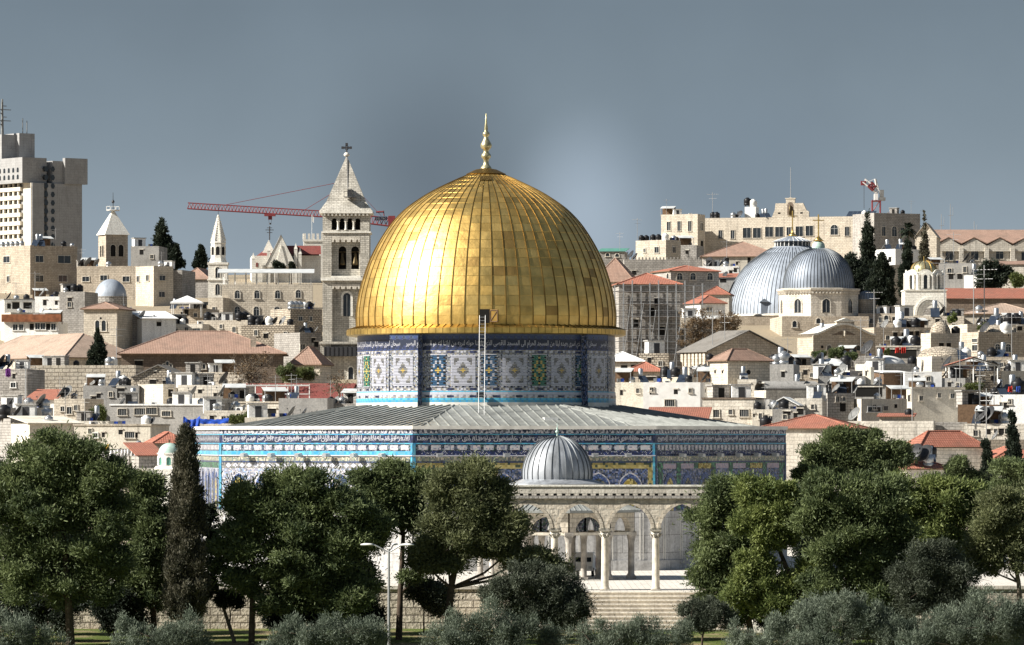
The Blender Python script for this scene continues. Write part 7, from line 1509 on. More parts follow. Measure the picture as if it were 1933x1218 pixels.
# gold domed white belfry
Y = 815.0; k = m_(1, Y); gb = thing('gold_domed_belfry', 'white octagonal belfry with a little gold dome over a stone block with a big arch', 'belfry', (xat(1744, Y), Y, zat(600, Y) - 4)); z = lambda py: zat(py, Y) - gb.location.z
s = 39 * k; b = MB(); b.box(-s, -s, 0, s, s, z(550)); b.box(-s - .15, -s - .15, z(550), s + .15, s + .15, z(548)); o_ = b.build('base_block', 'white_stone', gb)
for q, (rr, d_) in enumerate(((27, .3), (22, .12), (14, -.0))):
    b = MB(); n_ = 14; ro, ri = rr * k, (rr - 4) * k; z0_ = z(596)
    for i in range(n_):
        a, c = pi * i / n_, pi * (i + 1) / n_; P = lambda r, t, y: (6 * k + r * cos(t), y, z0_ + r * 1.25 * sin(t))
        b.quad(P(ro, c, -s - d_ - .01), P(ro, a, -s - d_ - .01), P(ri, a, -s - d_ - .01), P(ri, c, -s - d_ - .01)); b.quad(P(ro, a, -s - d_), P(ro, c, -s - d_), P(ro, c, -s), P(ro, a, -s))
    b.build('arch_moulding', 'white_stone', gb)
b = MB(); b.ext(arch_pts(10 * k, .1, 12 * k, 10), (6 * k, -s, z(596)), (1, 0, 0), Z3, (0, -1, 0), .01); b.build('arch_infill', 'grey_stone', gb)
RB = 35.5 * k
b = MB(); b.lathe([(RB, z(548)), (RB, z(520))], 8, 0, False, (0, 0, 0), pi / 8, 2 * pi + pi / 8)
for q in range(8):
    a = q * pi / 4 - pi / 2; n_ = Vector((cos(a), sin(a), 0)); u_ = Vector((-n_.y, n_.x, 0)); hw = RB * sin(pi / 8) * .96
    b.ext([(hw * cos(pi * i / 10), hw * sin(pi * i / 10) * .8) for i in range(11)], n_ * RB * cos(pi / 8) + Z3 * z(520), u_, Z3, n_, .15)
    aa = a + pi / 8; b.bar((RB * cos(aa), RB * sin(aa), z(548)), (RB * cos(aa), RB * sin(aa), z(520)), .35, 8)
b.build('belfry', 'white_stone', gb)
for q in range(8):
    a = q * pi / 4 - pi / 2; n_ = Vector((cos(a), sin(a), 0)); u_ = Vector((-n_.y, n_.x, 0))
    if n_.y < .5: arch_win(gb, n_ * (RB * cos(pi / 8) + .15) + Z3 * z(546), u_, n_, 3.6 * k, 26 * k, 'window', 'white_stone', 'glass', .3, 0, False, .35)
g_ = spl([(24 * k, z(514)), (23 * k, z(505)), (17 * k, z(497)), (8 * k, z(493.5)), (.1, z(492.5))], 10); ribbed(gb, g_, 24, 12, 'pale_gilding', 'gold_seam', .1, .1)
b = MB(); b.lathe([(RB * .9, z(519)), (24.5 * k, z(514))], 16, 0); b.build('dome_apron', 'white_stone', gb); b = MB(); b.bar((0, 0, z(493)), (0, 0, z(484)), .09, 5); b.build('cross', 'gilding', gb)
# ------------------------------------------------------------------ scaffolding round the grey building
H = BLD['scaff']; sf = thing('scaffolding', 'steel pipe scaffolding wrapped round the tall red roofed building right of the dome', 'scaffolding', (H.C.x, H.Y - 1.6, H.z0), H.phi); W_ = H.w; Hh = H.h
for i in range(11):
    for j, yy in enumerate((0, 1.1)): b = MB(); x = -.6 + i * (W_ + 4) / 10; b.bar((x, yy, 0), (x, yy, Hh - .3 + (i % 3) * .4), .05, 5); b.build('upright', 'galvanised', sf)
for j in range(8):
    zz = Hh - 1.2 - j * 1.9
    if zz < 1: break
    b = MB(); b.bar((-.9, 0, zz), (W_ + 3.8, 0, zz), .045, 5); b.bar((-.9, 0, zz + .9), (W_ + 3.8, 0, zz + .9), .035, 5); b.bar((-.9, 1.1, zz), (W_ + 3.8, 1.1, zz), .045, 5); b.build('ledger', 'galvanised', sf)
    b = MB(); b.box(-.6 + (j % 3) * 1.2, .08, zz - .08, W_ * (.5 + .25 * (j % 3)), 1.0, zz - .03); b.build('plank_deck', 'timber', sf)
for j in range(5): b = MB(); x = j * W_ / 5; b.bar((x, -.06, 1), (x + W_ / 5, -.06, Hh - 2 - j), .04, 4); b.build('brace', 'galvanised', sf)
# ------------------------------------------------------------------ shelters, tarpaulin, laundry
def canopy(px0, px1, py_e, py_t, Y, mat, name, label, hgt=2.6):
    k = m_(1, Y); r = thing(name, label, 'canopy', (xat((px0 + px1) / 2, Y), Y, zat(py_e, Y) - hgt)); w_ = (px1 - px0) * k / 2; b = MB(); g = (py_e - py_t) * k
    b.add([(-w_, -w_ * .8, hgt), (w_, -w_ * .8, hgt), (w_, w_ * .8, hgt), (-w_, w_ * .8, hgt), (0, 0, hgt + g), (-w_, -w_ * .8, hgt - .25), (w_, -w_ * .8, hgt - .25), (w_, w_ * .8, hgt - .25), (-w_, w_ * .8, hgt - .25)], [(0, 1, 4), (1, 2, 4), (2, 3, 4), (3, 0, 4), (5, 6, 1, 0), (6, 7, 2, 1), (7, 8, 3, 2), (8, 5, 0, 3)]); b.build('canvas', mat, r)
    for sx in (-.9, .9):
        for sy in (-.7, .7): b = MB(); b.bar((sx * w_, sy * w_, 0), (sx * w_, sy * w_, hgt), .05, 5); b.build('post', 'white_paint', r)
canopy(323, 384, 571, 558, 852, 'white_cloth', 'terrace_canopy', 'white peaked canopy on a terrace left of the canopied building')
Y = 684.0; k = m_(1, Y); pg = thing('pergola', 'white metal pergola frame in front of the maroon roof', 'pergola', (xat(462, Y), Y, zat(758, Y)), R(2)); w_ = 122 * k; hg = 30 * k
for i in range(7): b = MB(); b.bar((w_ * i / 6, 0 if i % 2 else 2.5, 0), (w_ * i / 6, 0 if i % 2 else 2.5, hg), .07, 5); b.build('post', 'white_paint', pg)
b = MB()
for yy in (0, 2.5): b.box(0, yy - .06, hg - .05, w_, yy + .06, hg + .12); b.box(0, yy - .04, hg * .45, w_, yy + .04, hg * .45 + .1)
for i in range(9): b.box(w_ * i / 8 - .05, 0, hg + .12, w_ * i / 8 + .05, 2.5, hg + .2)
b.build('frame', 'white_paint', pg)
H = BLD['pergolaR']; Y = 668.0; k = m_(1, Y); pg = thing('gabled_pergola', 'open timber pergola with a low gabled roof and red tiles at right', 'pergola', (xat(1792, Y), Y, zat(722, Y)), R(3)); w_ = 92 * k; h0 = 32 * k; g = 14 * k
for x in (0, w_ * .5, w_): 
    for yy in (0, 3): b = MB(); b.bar((x, yy, 0), (x, yy, h0), .1, 5); b.build('post', 'white_paint', pg)
b = MB()
for yy in (0, 3): b.bar((0, yy, h0), (w_, yy, h0), .1, 4); b.bar((0, yy, h0), (w_ / 2, yy, h0 + g), .09, 4); b.bar((w_, yy, h0), (w_ / 2, yy, h0 + g), .09, 4); b.bar((w_ / 2, yy, h0), (w_ / 2, yy, h0 + g), .06, 4)
b.build('truss', 'white_paint', pg)
b = MB(); b.add([(-.4, -.4, h0 + .05), (-.4, 3.4, h0 + .05), (w_ / 2, 3.4, h0 + g + .15), (w_ / 2, -.4, h0 + g + .15)], [(0, 3, 2, 1)]); b.add([(-.4, -.4, h0 - .05), (-.4, 3.4, h0 - .05), (w_ / 2, 3.4, h0 + g + .05), (w_ / 2, -.4, h0 + g + .05)], [(0, 1, 2, 3)]); b.build('roof_left', 'red_tile', pg)
b = MB(); b.add([(w_ + .4, -.4, h0 + .05), (w_ + .4, 3.4, h0 + .05), (w_ / 2, 3.4, h0 + g + .15), (w_ / 2, -.4, h0 + g + .15), (w_ + .4, -.4, h0 - .05), (w_ + .4, 3.4, h0 - .05)], [(0, 1, 2, 3)]); b.build('roof_right', 'grey_tile', pg)
def cloth(px0, px1, py0, py1, Y, mat, name, label, cat='laundry', sag=.3, slope=0):
    r = MB(); n_ = 14; k = m_(1, Y); o = at(px0, py0, Y); w_ = (px1 - px0) * k; hh = (py1 - py0) * k; vs = []
    for i in range(n_ + 1):
        for j in range(5):
            x = w_ * i / n_; t = j / 4; vs.append((x, .35 * sin(i * 1.3 + j * .4) * (.3 + t) + slope * t + .1 * random.random(), -hh * t - sag * sin(pi * i / n_) * (1 - t * .4) + .12 * random.random()))
    r.add(vs, [(i * 5 + j, i * 5 + j + 1, (i + 1) * 5 + j + 1, (i + 1) * 5 + j) for i in range(n_) for j in range(4)], 0, True); ob = r.build(name, mat, None, o); return tag(ob, label, cat)
cloth(346, 378, 786, 806, 612, 'blue_tarp', 'tarpaulin', 'crumpled bright blue tarpaulin hanging at the left end of the shrine roof', 'tarpaulin', .5, -1.2)
cloth(372, 432, 790, 800, 616, 'blue_tarp', 'tarpaulin', 'long blue tarpaulin strip stretched right of the crumpled blue one', 'tarpaulin', .2, -1.5)
cloth(186, 206, 840, 850, 544, 'yellow_cloth', 'awning', 'small yellow cloth awning above the left pines', 'awning', .1, -1.2)
for i, (a, c_, nm) in enumerate(((206, 224, 'first'), (226, 243, 'second'), (245, 262, 'third'))): cloth(a, c_, 849, 862, 545, 'white_cloth', 'bed_sheet', f'white sheet on the washing line by the yellow awning, {nm} of three from left', 'laundry', .1)
for i, (a, c_, nm) in enumerate(((1664, 1670, 'leftmost'), (1690, 1698, 'middle'), (1700, 1710, 'rightmost'))): cloth(a, c_, 656, 667, 708, 'red_cloth', 'red_garment', f'red garment hanging in the roofed shelter, {nm} of three', 'laundry', .05)
for i, (a, c_, m2, nm) in enumerate(((1903, 1911, 'red_cloth', 'dark red cloth on the washing line at the right edge'), (1918, 1926, 'blue_tarp', 'blue cloth on the washing line at the right edge'))): cloth(a, c_, 730, 741, 636, m2, 'hanging_cloth', nm, 'laundry', .05)
cloth(10, 20, 696, 712, 695, 'purple_cloth', 'purple_garment', 'purple garment hanging on the grey house at the left edge', 'laundry', .05)
# pale green domed kiosk behind the brown cypress
Y = 470.0; k = m_(1, Y); mk = thing('domed_kiosk', 'little cream octagonal kiosk with a pale green dome behind the brown cypress', 'kiosk', (xat(320, Y), Y, zg(Y) - 1)); z = lambda py: zat(py, Y) - mk.location.z
b = MB(); b.box(-40 * k, -2, 0, 25 * k, 3, z(887)); b.lathe([(32 * k, z(886)), (27 * k, z(880)), (23 * k, z(880)), (23 * k, z(858)), (25 * k, z(857)), (25 * k, z(855))], 8, 0, False, (0, 0, 0), pi / 8, 2 * pi + pi / 8); b.build('drum', 'white_stone', mk)
b = MB(); b.lathe([(21.5 * k * cos(R(90) * i / 8), z(857) + 21 * k * sin(R(90) * i / 8)) for i in range(9)], 24, 0); b.build('dome', 'verdigris', mk); b = MB(); b.bar((0, 0, z(837)), (0, 0, z(830)), .06, 5); b.build('finial', 'bronze', mk)
for q in (-2, -1, 0, 1): a = q * pi / 4 - pi / 2 ; n_ = Vector((cos(a), sin(a), 0)); u_ = Vector((-n_.y, n_.x, 0)); arch_win(mk, n_ * 23 * k * cos(pi / 8) + Z3 * z(878), u_, n_, 4.2 * k, 15 * k, 'window', 'white_stone', 'green_sheet', .08, 0, False, .1)
# masts on the right skyline and lamp posts
for px, pt, Y, lb in ((1794, 385, 1180, 'tall thin radio mast on the skyline above the many gabled church'), (1777, 404, 1180, 'shorter thin radio mast left of the tall one on the right skyline'), (1839, 418, 1180, 'short rod mast above the pink church roof at right')):
    r = thing('radio_mast', lb, 'mast', (xat(px, Y), Y, zg(Y) - .5)); b = MB(); b.bar((0, 0, 0), (0, 0, zat(pt, Y) - zg(Y) + .5), .14, 5, 0, .06); b.build('pole', 'steel_pole', r); b = MB(); hz = zat(pt + 18, Y) - zg(Y); b.bar((-.5, 0, hz), (.6, 0, hz), .06, 4); b.bar((.6, 0, hz), (.6, 0, hz + 2), .05, 4); b.build('aerial_arm', 'steel_pole', r)
def lamp(px, pt, Y, lb, arms):
    z0 = zg(Y); r = thing('street_lamp', lb, 'street lamp', (xat(px, Y), Y, z0)); hz = zat(pt, Y) - z0; b = MB(); b.bar((0, 0, 0), (0, 0, hz), .11, 8, 0, .07); b.bar((0, 0, 0), (0, 0, .5), .2, 8); b.build('pole', 'steel_pole', r)
    for (dx, dy) in arms:
        b = MB(); p = Vector((0, 0, hz - .25)); q = Vector((dx * .62, dy * .62, hz + .22)); q2 = Vector((dx, dy, hz + .26)); b.bar(p, q, .05, 5); b.bar(q, q2, .05, 5); a = b.build('arm', 'steel_pole', r)
        b = MB(); d = Vector((dx, dy, 0)).normalized(); sd = Vector((-d.y, d.x, 0)); c = q2
        vs = []
        for t, w_, h_ in ((-.45, .06, .06), (-.2, .15, .1), (.15, .17, .11), (.45, .06, .05)): vs += [c + d * t - sd * w_, c + d * t + Z3 * h_, c + d * t + sd * w_, c + d * t - Z3 * h_ * .5]
        b.add(vs, [(4 * i + j, 4 * i + 4 + j, 4 * i + 4 + (j + 1) % 4, 4 * i + (j + 1) % 4) for i in range(3) for j in range(4)] + [(0, 1, 2, 3), (15, 14, 13, 12)], 0, True); b.build('lamp_head', 'white_paint', a)
lamp(734, 1036, 336, 'tall grey street lamp with three white heads in front of the central pines', [(-1.45, .2), (.4, 1.2), (1.25, -.3)])
lamp(1476, 1000, 352, 'grey street lamp half hidden by the pine right of the steps', [(.6, .6), (-.6, .6)])
# ------------------------------------------------------------------ trees
leaf('pine_leaf', (.034, .054, .024), (.195, .235, .100), .32)
leaf('pine_leaf_bright', (.052, .082, .025), (.27, .31, .105), .32)
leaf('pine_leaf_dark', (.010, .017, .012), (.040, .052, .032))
leaf('pine_leaf_sparse', (.055, .070, .034), (.225, .24, .115), .32)
leaf('olive_leaf', (.070, .092, .066), (.225, .26, .195))
leaf('olive_leaf_dark', (.040, .052, .034), (.125, .14, .10))
leaf('cypress_brown', (.030, .034, .022), (.145, .132, .090))
leaf('dry_leaf', (.10, .065, .035), (.20, .14, .08))
leaf('bush_leaf', (.05, .075, .02), (.15, .17, .06))
def tufts(name, clumps, n, size, aspect, mat, parent, up=.35, shell=.5, jit=.6, keep=None):
    """foliage: n small leaf faces spread through the volume of the clumps (cx,cy,cz,rx,ry,rz), denser towards each clump's surface"""
    c = np.array(clumps, float); wgt = (c[:, 3] * c[:, 5]) ** .9 * (c[:, 6] if c.shape[1] > 6 else 1); wgt /= wgt.sum()
    idx = rng.choice(len(c), n, p=wgt); d = rng.normal(size=(n, 3)); d /= np.linalg.norm(d, axis=1)[:, None]
    r = shell + (1 - shell) * rng.random(n) ** .6; r *= 1 + .24 * rng.normal(size=n)
    P = c[idx, :3] + d * r[:, None] * c[idx, 3:6]
    ax = d + np.array([0, 0, up]) + jit * rng.normal(size=(n, 3)); ax /= np.linalg.norm(ax, axis=1)[:, None]   # needles point outwards and up
    sd = np.cross(ax, rng.normal(size=(n, 3))); sd /= np.linalg.norm(sd, axis=1)[:, None] + 1e-9
    ln = size * (.6 + .8 * rng.random(n)); wd = ln * aspect
    A = P - sd * wd[:, None] * .35 - ax * ln[:, None] * .5; B_ = P + sd * wd[:, None] * .35 - ax * ln[:, None] * .5
    C_ = P + sd * wd[:, None] * .5 + ax * ln[:, None] * .25; D_ = P + ax * ln[:, None] * .6; E_ = P - sd * wd[:, None] * .5 + ax * ln[:, None] * .25
    V = np.stack([A, B_, C_, D_, E_], 1).reshape(-1, 3)
    me = bpy.data.meshes.new(name); me.vertices.add(5 * n); me.vertices.foreach_set('co', V.astype(np.float32).ravel())
    me.loops.add(5 * n); me.loops.foreach_set('vertex_index', np.arange(5 * n, dtype=np.int32)); me.polygons.add(n)
    me.polygons.foreach_set('loop_start', np.arange(0, 5 * n, 5, dtype=np.int32)); me.polygons.foreach_set('loop_total', np.full(n, 5, np.int32))
    me.materials.append(M[mat]); me.update(calc_edges=True); me.validate()
    o = bpy.data.objects.new(name, me); col.objects.link(o); o.parent = parent; return o
def tree(name, label, Y, trunk, lobes, mat, n=16000, size=.42, aspect=.30, cl=1.0, flat=.62, bark='bark', r0=.24, cat='tree', group=None, fill=1.0, limbs=True, depth=.85, up=.35, shell=.45, twigs=0, grow=1.0):
    """trunk: picture points from base to top; lobes: (px, py, rx, ry) of the crown's masses in picture units at distance Y"""
    random.seed(sum(map(ord, label))); k = m_(1, Y); bx, by = trunk[0]; z0 = min(zg(Y), zat(by, Y)); root = thing(name, label, cat, (xat(bx, Y), Y, z0), group=group)
    loc = lambda px, py, dy=0.: Vector((xat(px, Y) - root.location.x, dy, zat(py, Y) - z0))
    pts = [loc(*p) for p in trunk]; pts[0].z = -.3
    for i in range(1, len(pts) - 1): pts[i] += Vector((random.uniform(-.1, .1), random.uniform(-.3, .3), 0))
    tb = MB(); tb.path(pts, r0, r0 * .35, 7)
    tb.bar(pts[0], pts[0] + Vector((0, 0, .6)), r0 * 1.6, 7, 0, r0)
    cl_ = []
    ls = grow; cl *= .8; n = int(n * 1.9 * (1.25 if grow > 1 else 1)); size *= .64; flat = min(1.3, flat * 1.3)
    for (px, py, rx, ry) in lobes:
        RX, RZ = rx * k * ls, ry * k * ls; RY = (RX + RZ) / 2 * depth; c0 = loc(px, py)
        nc = max(3, int(RX * RZ * 2.1 / (cl * cl) * fill))
        for i in range(nc):
            d = np.random.default_rng(random.randrange(1 << 30)).normal(size=3); d /= np.linalg.norm(d); r = random.random() ** .36 * 1.08
            q = .6 + .6 * random.random(); s = min(cl * q, RX * .7, max(RZ * .8, .25)); sz = s * flat
            p = c0 + Vector((d[0] * (RX - s * .6) * r, d[1] * (RY - s * .5) * r, d[2] * (RZ - sz * .6) * r)); cl_.append((p.x, p.y, p.z, s, s, sz, 1))
        tot_ = sum((q[3] * q[5]) ** .9 for q in cl_[-nc:]); cl_.append((c0.x, c0.y, c0.z, RX * .82, RY * .82, RZ * .82, .17 * tot_ / (RX * RZ * .67) ** .9))
        if limbs:
            e = min(range(1, len(pts)), key=lambda i: (pts[i] - c0).length) if len(pts) > 1 else 0
            s_ = pts[max(1, e - 1)] if pts[e].z > c0.z else pts[e]; mid = s_.lerp(c0, .5) + Vector((random.uniform(-.3, .3), random.uniform(-.4, .4), -.25)); tb.path([s_, mid, c0], r0 * .42, r0 * .16, 5)
            for q in cl_[-nc - 1:-1:3]: tb.bar(c0.lerp(mid, random.random() * .6), Vector(q[:3]), r0 * .13, 4, 0, .015)
    for i in range(twigs):
        q = random.choice(cl_); p = Vector(q[:3]); tb.bar(p, p + Vector((random.uniform(-1.4, 1.4), random.uniform(-1, 1), random.uniform(-1.0, .3))), .03, 3, 0, .01)
    tb.build('trunk', bark, root)
    tufts('crown', cl_, n, size, aspect, mat, root, up, shell); return root
P_, O_ = 'pine_tree', 'olive_tree'
FG = 'pines in front of the terrace wall'; OG = 'olive trees along the bottom of the view'
# --- the big pines before the terrace (left to right)
tree(P_, 'huge dark pine filling the lower left corner of the view', 344, [(135, 1235), (130, 1120), (118, 1000), (110, 900)],
     [(118, 872, 74, 52), (165, 860, 50, 36), (60, 880, 50, 40), (120, 930, 80, 50), (45, 905, 62, 48), (195, 905, 48, 52), (90, 960, 100, 52), (190, 985, 52, 55), (20, 1000, 50, 60), (105, 1045, 95, 55), (200, 1075, 50, 55), (35, 1090, 55, 45), (120, 1115, 75, 30)], 'pine_leaf', 62000, .36, .3, 1.25, .5, r0=.32, group=FG, grow=1.3, twigs=26)
tree(P_, 'mid green pine between the huge left pine and the brown cypress', 353, [(292, 1190), (285, 1080), (280, 980)], [(285, 935, 48, 34), (265, 985, 40, 40), (305, 1000, 42, 45), (270, 1060, 45, 45), (300, 1115, 40, 35), (255, 1115, 30, 30)], 'pine_leaf', 26000, .36, .3, 1.1, .55, group=FG, grow=1.3, twigs=10)
tree('cypress_tree', 'tall brownish cypress standing before the left corner of the shrine', 343, [(350, 1200), (350, 1000), (352, 850)], [(351, 835, 15, 34), (351, 870, 22, 40), (351, 910, 27, 44), (351, 955, 31, 48), (351, 1005, 36, 50), (351, 1055, 40, 52), (351, 1105, 41, 52), (345, 1145, 38, 34)], 'cypress_brown', 44000, .26, .35, .55, 1.3, group=None, cat='cypress', limbs=False, up=1.2, shell=.5, grow=1.12)
tree('young_tree', 'small thin tree with a leaning grey trunk right of the brown cypress', 349, [(452, 1235), (432, 1180), (410, 1120), (400, 1060)], [(400, 985, 18, 40), (404, 1050, 26, 44), (390, 1105, 26, 26), (430, 1130, 30, 22)], 'pine_leaf_dark', 9000, .3, .4, .7, .7, r0=.17, bark='pale_bark', twigs=12)
tree(P_, 'broad dark pine left of the central street lamp', 345, [(474, 1235), (474, 1130), (480, 1040), (520, 960)],
     [(455, 935, 34, 42), (545, 905, 48, 30), (490, 960, 50, 40), (600, 930, 60, 48), (560, 985, 75, 45), (455, 1010, 48, 45), (640, 985, 62, 55), (520, 1050, 80, 48), (620, 1060, 70, 50), (450, 1075, 42, 42), (560, 1115, 80, 40), (650, 1120, 55, 40), (690, 1010, 42, 36), (690, 1095, 38, 24)], 'pine_leaf', 78000, .36, .3, 1.25, .5, r0=.25, group=FG, grow=1.3, twigs=40)
tree(P_, 'slim umbrella pine whose bare trunk stands right of the central street lamp', 352, [(752, 1215), (757, 1120), (762, 1010), (758, 940)], [(700, 915, 40, 30), (755, 905, 50, 30), (735, 950, 50, 30), (785, 930, 30, 40), (715, 975, 34, 26), (780, 985, 30, 30), (790, 1080, 28, 18)], 'pine_leaf', 26000, .34, .3, 1.0, .55, r0=.26, group=FG, grow=1.3, twigs=14)
tree(P_, 'tall grey green pine in front of the shrine left of the small lead dome', 348, [(842, 1195), (850, 1110), (870, 1020), (885, 930)],
     [(890, 893, 42, 32), (850, 925, 40, 32), (925, 940, 45, 35), (870, 965, 58, 38), (955, 985, 48, 32), (830, 1000, 48, 35), (905, 1015, 60, 36), (845, 1050, 62, 30), (965, 1040, 40, 24), (800, 1060, 34, 24), (1035, 1060, 40, 24), (1000, 1050, 28, 22)], 'pine_leaf_sparse', 52000, .34, .28, 1.15, .5, r0=.30, group=FG, grow=1.3, twigs=26)
tree(P_, 'dense dark green pine immediately right of the arcade', 352, [(1420, 1200), (1405, 1100), (1390, 1000)], [(1375, 935, 52, 34), (1350, 985, 50, 38), (1395, 1010, 52, 42), (1340, 1040, 38, 34), (1375, 1070, 58, 40), (1360, 1110, 50, 36), (1420, 1100, 40, 50), (1395, 1150, 46, 26)], 'pine_leaf', 46000, .34, .3, 1.1, .55, r0=.26, group=FG, grow=1.3, twigs=12)
tree(P_, 'bright yellow green pine with a leaning trunk right of the arcade', 345, [(1520, 1215), (1505, 1130), (1478, 1060), (1455, 1000)], [(1440, 930, 50, 28), (1480, 950, 34, 34), (1435, 975, 42, 36), (1470, 1000, 32, 26), (1425, 1060, 34, 26), (1455, 1100, 44, 28), (1400, 1120, 36, 28), (1470, 1140, 40, 24), (1530, 1080, 36, 22)], 'pine_leaf_bright', 36000, .36, .3, 1.0, .6, r0=.27, group=FG, grow=1.3, twigs=20)
tree(P_, 'large rounded green pine in the middle of the right hand group', 343, [(1599, 1215), (1600, 1120), (1603, 1040), (1600, 960)], [(1590, 930, 66, 34), (1650, 940, 55, 40), (1560, 965, 52, 36), (1610, 985, 70, 40), (1670, 1000, 42, 40), (1580, 1030, 58, 34), (1640, 1045, 50, 36), (1680, 1050, 30, 30), (1620, 1090, 40, 24), (1555, 1110, 44, 26), (1660, 1120, 40, 30)], 'pine_leaf', 58000, .34, .3, 1.15, .52, r0=.26, group=FG, grow=1.3, twigs=18)
tree(P_, 'wide olive green pine behind the grey leaved tree at right', 357, [(1770, 1180), (1765, 1100), (1760, 1000)], [(1720, 925, 58, 26), (1790, 930, 62, 30), (1750, 965, 66, 34), (1820, 975, 46, 38), (1770, 1010, 58, 32), (1840, 1040, 38, 30), (1720, 1010, 40, 36), (1700, 1100, 34, 46)], 'pine_leaf_bright', 40000, .36, .28, 1.1, .52, r0=.24, group=FG, grow=1.3, twigs=20)
tree(P_, 'sparse yellowish pine with bare twigs at the right edge', 344, [(1932, 1200), (1922, 1100), (1905, 1010), (1880, 960)], [(1885, 960, 44, 32), (1925, 1000, 40, 44), (1865, 1010, 40, 32), (1900, 1055, 42, 26), (1850, 1060, 30, 22), (1925, 945, 30, 30)], 'pine_leaf_sparse', 22000, .34, .26, 1.0, .5, r0=.2, bark='pale_bark', group=FG, grow=1.3, twigs=60)
tree(O_, 'dark olive tree beside the left end of the steps', 340, [(1030, 1215), (1042, 1165), (1040, 1120)], [(985, 1095, 48, 36), (1040, 1110, 50, 36), (950, 1125, 40, 32), (1085, 1145, 42, 36), (1005, 1145, 52, 30), (1050, 1170, 40, 20)], 'olive_leaf_dark', 34000, .24, .28, .75, .8, r0=.16, twigs=14, grow=1.2)
tree(O_, 'grey leaved olive tree with dark stems among the right hand pines', 341, [(1738, 1200), (1745, 1150), (1755, 1090)], [(1755, 1055, 48, 36), (1800, 1085, 42, 36), (1720, 1095, 40, 36), (1770, 1120, 56, 32), (1715, 1145, 34, 24), (1820, 1130, 30, 30)], 'olive_leaf_dark', 30000, .24, .26, .75, .75, r0=.16, twigs=22, grow=1.2)
# --- row of olives along the bottom edge
OL = [('pale grey olive bush in the bottom left corner', [(20, 1195, 60, 40), (75, 1215, 50, 30)], 330), ('low pale olive bush below the brown cypress', [(270, 1205, 48, 32), (345, 1200, 52, 34), (310, 1220, 60, 24)], 329),
      ('pale olive bush at the foot of the central street lamp', [(560, 1200, 55, 32), (640, 1198, 60, 34), (700, 1212, 40, 24), (520, 1218, 40, 20)], 328), ('olive bush below the tall grey green pine', [(860, 1195, 50, 36), (930, 1185, 58, 40), (985, 1205, 46, 30), (890, 1220, 60, 20)], 327),
      ('olive bush at the foot of the steps, left of the slender olive', [(1060, 1212, 50, 22), (1130, 1205, 50, 30), (1180, 1200, 46, 34), (1240, 1205, 50, 30)], 328), ('olive bush below the leaning yellow green pine', [(1420, 1208, 46, 28), (1480, 1200, 50, 36), (1545, 1190, 52, 40)], 329),
      ('olive bush below the rounded green pine', [(1590, 1170, 50, 34), (1640, 1190, 54, 36), (1690, 1205, 46, 28), (1560, 1212, 50, 24)], 327), ('large pale olive bush in the bottom right corner', [(1800, 1180, 58, 46), (1865, 1165, 56, 42), (1920, 1185, 40, 50), (1770, 1205, 46, 30), (1840, 1212, 60, 24)], 326), ('tiny pale olive shoot bush between the bottom right bushes', [(1730, 1212, 34, 20)], 325)]
for lb, lo, Y in OL:
    lo = [(x + random.uniform(-8, 8), y + random.uniform(-14, 10), rx * random.uniform(.75, 1.1), ry * random.uniform(.8, 1.25)) for x, y, rx, ry in lo] + [(x + random.uniform(-.8, .8) * rx, y - ry * .7, 14, 18) for x, y, rx, ry in lo[::2]]
    a = lo[0][0]; tree('olive_bush', lb, Y, [(lo[len(lo) // 2][0], 1260), (lo[len(lo) // 2][0], 1205)], lo, 'olive_leaf', int(5200 * sum(l_[2] * l_[3] for l_ in lo) / 2000), .22, .24, .62, .95, r0=.10, cat='olive bush', grow=1.28, group=OG, up=.9, shell=.35, twigs=10)
tree(O_, 'slender young olive with a forked trunk at the foot of the steps', 331, [(1322, 1235), (1325, 1200), (1335, 1170)], [(1320, 1150, 34, 22), (1355, 1160, 34, 24), (1330, 1175, 36, 18)], 'olive_leaf_dark', 11000, .22, .26, .6, .7, r0=.10, twigs=16, grow=1.2)

# --- undergrowth and inner pines that close the dark mass below the crowns
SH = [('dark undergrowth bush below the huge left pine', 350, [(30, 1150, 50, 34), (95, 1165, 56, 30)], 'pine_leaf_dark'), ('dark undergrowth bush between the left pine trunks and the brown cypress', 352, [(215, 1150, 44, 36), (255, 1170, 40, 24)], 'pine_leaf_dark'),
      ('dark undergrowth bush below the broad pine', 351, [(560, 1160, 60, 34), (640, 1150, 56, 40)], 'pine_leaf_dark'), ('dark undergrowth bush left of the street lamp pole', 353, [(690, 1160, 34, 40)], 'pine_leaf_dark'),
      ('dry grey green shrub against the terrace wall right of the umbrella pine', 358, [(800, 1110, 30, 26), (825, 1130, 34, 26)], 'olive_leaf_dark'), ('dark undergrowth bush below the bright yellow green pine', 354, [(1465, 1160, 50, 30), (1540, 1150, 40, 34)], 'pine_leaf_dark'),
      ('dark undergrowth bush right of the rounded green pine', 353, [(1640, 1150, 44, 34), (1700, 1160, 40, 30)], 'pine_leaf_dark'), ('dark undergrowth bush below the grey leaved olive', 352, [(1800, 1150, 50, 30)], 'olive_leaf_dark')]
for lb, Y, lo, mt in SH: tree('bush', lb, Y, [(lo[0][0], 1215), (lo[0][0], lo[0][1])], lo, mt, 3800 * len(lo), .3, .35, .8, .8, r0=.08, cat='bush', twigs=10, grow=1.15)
tree(P_, 'inner dark pine behind the huge left pine at the left edge', 357, [(60, 1180), (55, 1050)], [(10, 930, 40, 50), (60, 1010, 60, 60), (150, 1030, 60, 60), (30, 1090, 60, 40), (150, 1110, 60, 40)], 'pine_leaf_dark', 30000, .38, .32, 1.2, .6, group=FG, grow=1.2)
